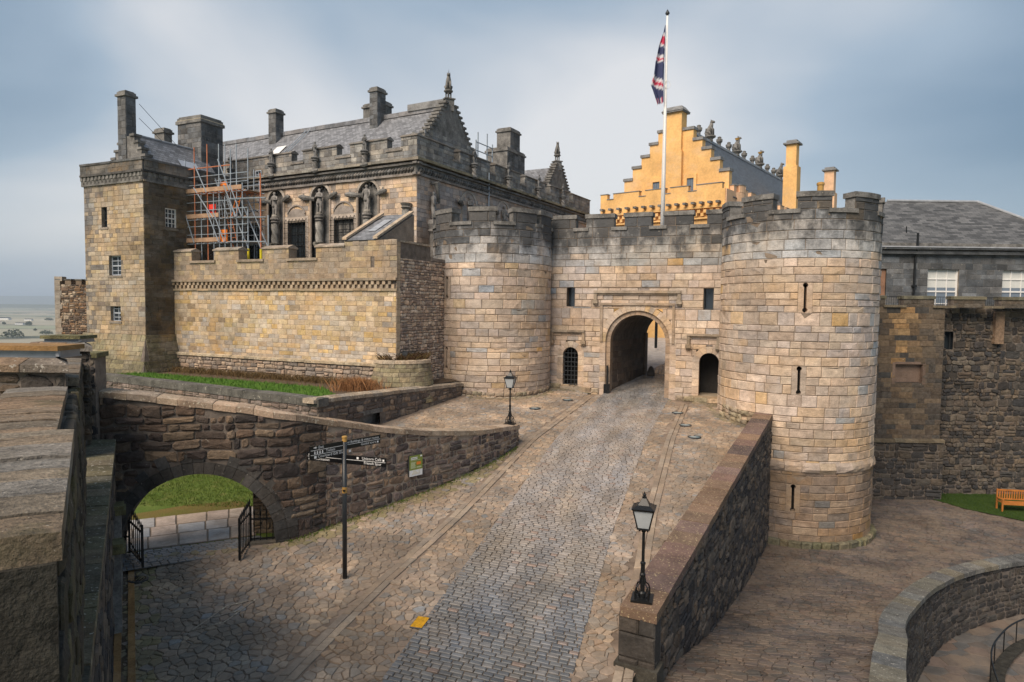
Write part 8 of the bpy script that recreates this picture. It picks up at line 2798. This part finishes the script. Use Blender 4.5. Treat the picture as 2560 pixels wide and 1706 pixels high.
for i, px in enumerate((617, 639, 648)):
    u_ = SF.uv(px, 600)[0]
    part('standard', tube([SF.P(u_, 2.0, -0.1 - 0.3 * i), SF.P(u_, SF.uv(px, (520, 430, 535)[i])[1], -0.1 - 0.3 * i)], 0.045, 6), M['rust' if i == 1 else 'steel'], scf)
    part('yellow_sleeve', tube([SF.P(u_, 2.3, -0.1 - 0.3 * i), SF.P(u_, SF.uv(px, 622)[1], -0.1 - 0.3 * i)], 0.075, 8), M['yellow'], scf)
    part('brace', tube([SF.P(u_, 3.2, -0.1 - 0.3 * i), SF.P(u_ - 2.2, 7.0, -0.2 - 0.3 * i)], 0.036, 5), M['steel'], scf)
for z in (3.6, 5.0, 6.1):
    part('ledger', tube([SF.P(su[7], z, 0.1), SF.P(SF.uv(668, 560)[0], z - 0.1, 0.1)], 0.036, 5), M['steel'], scf)
sc2 = thing('scaffold_poles', PE.P(10, 9.4, -1.2), 'few thin scaffold poles rising behind the palace east parapet', 'scaffold')
for px, ty in ((1195, 331), (1218, 335), (1190, 350), (1231, 362)):
    u_, z_ = PE.uv(px, ty, -1.2)
    part('standard', tube([PE.P(u_, 9.0, -1.2), PE.P(u_, z_, -1.2)], 0.05, 5), M['steel'], sc2)
ua_, ub_ = PE.uv(1190, 380, -1.2)[0], PE.uv(1231, 380, -1.2)[0]
for z in (11.2, 11.8):
    part('ledger', tube([PE.P(ua_, z, -1.2), PE.P(ub_, z, -1.2)], 0.04, 5), M['steel'], sc2)

# ------------------------------------------------------------------ planting
r = random.Random(101)
def tuft(name, n, spot, h, mat, wid, lean, **kw):
    V, Fc = [], []
    for _ in range(n):
        x, y, z = spot()
        a = r.uniform(0, 6.283)
        hh = h * r.uniform(0.4, 1.3)
        dx, dy = math.cos(a) * wid, math.sin(a) * wid
        lx, ly = r.gauss(0, lean) * hh, r.gauss(0, lean) * hh
        i = len(V)
        V += [(x - dx, y - dy, z), (x + dx, y + dy, z), (x + lx * 0.5 + dx * 0.6, y + ly * 0.5 + dy * 0.6, z + hh * 0.6), (x + lx, y + ly, z + hh)]
        Fc += [(i, i + 1, i + 2), (i, i + 2, i + 3)]
    return MB().add((V, Fc)).build(name, M[mat], None, kind='stuff', **kw)
def bedspot():
    u = r.uniform(UC0 + 0.3, -0.6)
    w = 0.25 + abs(r.gauss(0, 0.42))
    p = CU.P(u, ZG, w)
    return p[0], p[1], ZG
tuft('border_plants', 4500, bedspot, 0.30, 'plant', 0.012, 0.5, label='brown winter border plants along the curtain wall foot', cat='plants')
rc = at(872, 972, 30.6)
def reedspot():
    a, d = r.uniform(0, 6.283), abs(r.gauss(0, 0.5))
    return rc.x + 0.2 + math.cos(a) * d * 1.3, 31.3 + math.sin(a) * d * 0.6, ZG
tuft('dry_reeds', 1500, reedspot, 0.55, 'reed', 0.012, 0.28, label='orange dry reed clump beside the garden wall', cat='plant')
def heatherspot():
    a, d = r.uniform(0, 6.283), 1.25 * math.sqrt(r.random())
    return -5.75 + math.cos(a) * d, 34.2 + math.sin(a) * d, -2.95
tuft('heather', 2600, heatherspot, 0.42, 'heather', 0.02, 0.6, label='purple brown heather filling the half-round planter', cat='plants')
def mossspot():
    u = r.uniform(4.8, S1.L - 0.3)
    p = S1.P(u, 0, abs(r.gauss(0, 0.12)) + 0.05)
    return p[0], p[1], prof(p[1])
tuft('wall_foot_weeds', 1600, mossspot, 0.07, 'blade', 0.012, 0.8, label='sparse moss and weeds along the foot of the arched wall', cat='plants')

# ------------------------------------------------------------------ the plain, hills and haze
ZP = -76.0
v, f = [], []
B_ = 60000
part('plain', ([(-B_, -B_, ZP), (B_, -B_, ZP), (B_, B_, ZP), (-B_, B_, ZP)], [(0, 1, 2, 3)]), M['fields'], kind='structure')
def ridge(name, y, dx0, dx1, h0, hv, n, dep, seed):
    q_ = random.Random(seed)
    ph = [q_.uniform(0, 6.28) for _ in range(5)]
    v, f = [], []
    for i in range(n + 1):
        x = dx0 + (dx1 - dx0) * i / n
        t = i / n
        h = h0 + hv * (0.5 * math.sin(3.1 * t * 3 + ph[0]) + 0.3 * math.sin(7.3 * t * 3 + ph[1]) + 0.15 * math.sin(17 * t * 3 + ph[2]))
        for k, (d, m_) in enumerate(((0, 0), (0.35, 0.55), (0.7, 0.92), (1.0, 1.0), (1.6, 0.6), (2.2, 0))):
            v.append((x, y + d * dep, ZP - 2 + (h - ZP) * m_))
    for i in range(n):
        for k in range(5):
            a = i * 6 + k
            f.append((a, a + 6, a + 7, a + 1))
    part(name, (v, f), M['rock'], kind='structure', smooth=True)
ridge('hills', 11500, -26000, 26000, 100, 60, 90, 1800, 4)
ridge('hills', 6200, -16000, 16000, -38, 16, 90, 700, 9)
r = random.Random(202)
def clump(name, x, y, w, h, label, group):
    """far tree group: ragged crown of leaf clumps on short trunks"""
    t = thing(name, (x, y, ZP), label, 'tree', group)
    V, Fc = [], []
    for _ in range(260):
        a = r.uniform(0, 6.283)
        d = math.sqrt(r.random())
        px, py = x + math.cos(a) * d * w / 2, y + math.sin(a) * d * w / 4
        hh = h * (1 - 0.55 * d * d) * r.uniform(0.35, 1.0)
        s = h * r.uniform(0.06, 0.16)
        i = len(V)
        c = Vector((px, py, ZP + hh))
        for k in range(4):
            V.append(tuple(c + Vector((r.uniform(-s, s), r.uniform(-s, s), r.uniform(-s, s)))))
        Fc += [(i, i + 1, i + 2), (i, i + 1, i + 3), (i + 1, i + 2, i + 3), (i, i + 2, i + 3)]
    MB().add((V, Fc)).build('crown', M['foliage'], t)
    part('trunk', [tube([(x + w * 0.1 * k, y, ZP - 1), (x + w * 0.1 * k, y, ZP + h * 0.5)], h * 0.03, 5) for k in (-2, 0, 2)], M['foliage'], t)
for px, py, w, lab in ((32, 846, 55, 'dark hedge-like tree clump at the near edge of the plain'), (72, 815, 16, 'round dark tree beside the white farm on the plain'), (122, 803, 22, 'hazy tree clump close to the rubble bastion edge'), (88, 828, 9, 'small lone tree in a pale field of the plain'), (115, 838, 34, 'low tree line under the rubble bastion edge'), (10, 812, 10, 'faint small tree on the far plain')):
    p = atz(px, py, ZP)
    if p.y > 0:
        W_ = w / F * p.y
        clump('field_tree', p.x, p.y, W_, W_ * (0.42 if w > 20 else 0.8), lab, 'trees of the plain')
for px, py, w, lab in ((12, 800, 26, 'long pale farm shed far out on the plain'), (50, 812, 20, 'white farmhouse next to the round tree on the plain'), (72, 802, 18, 'white building row beyond the farmhouse')):
    p = atz(px, py, ZP)
    W_ = w / F * p.y
    hh = thing('farmhouse', tuple(p), lab, 'house', 'houses of the plain')
    part('wall', cube(tuple(p), W_, W_ * 0.4, W_ * 0.16), M['houses'], hh)
    P_ = Plane((p.x - W_ / 2, p.y - W_ * 0.2), (1, 0))
    part('roof', ([P_.P(0, ZP + W_ * 0.16, 0), P_.P(W_, ZP + W_ * 0.16, 0), P_.P(W_, ZP + W_ * 0.16, -W_ * 0.4), P_.P(0, ZP + W_ * 0.16, -W_ * 0.4), P_.P(0, ZP + W_ * 0.26, -W_ * 0.2), P_.P(W_, ZP + W_ * 0.26, -W_ * 0.2)], [(0, 1, 5, 4), (2, 3, 4, 5), (1, 2, 5), (3, 0, 4)]), M['slate3'], hh)
hz = bpy.data.materials.new('haze_air')
hz.use_nodes = True
hn = hz.node_tree.nodes
hn.clear()
ho = hn.new('ShaderNodeOutputMaterial')
hv = hn.new('ShaderNodeVolumePrincipled')
hv.inputs['Color'].default_value = (0.72, 0.85, 1.0, 1)
hv.inputs['Density'].default_value = 0.00012
hv.inputs['Anisotropy'].default_value = 0.0
hz.node_tree.links.new(hv.outputs[0], ho.inputs['Volume'])
H0, H1 = ZP - 1.5, 175.0
part('haze', ([(-50000, -50000, H0), (50000, -50000, H0), (50000, 50000, H0), (-50000, 50000, H0), (-50000, -50000, H1), (50000, -50000, H1), (50000, 50000, H1), (-50000, 50000, H1)], BOXF), hz, kind='stuff', label='pale blue haze over the plain', cat='haze')
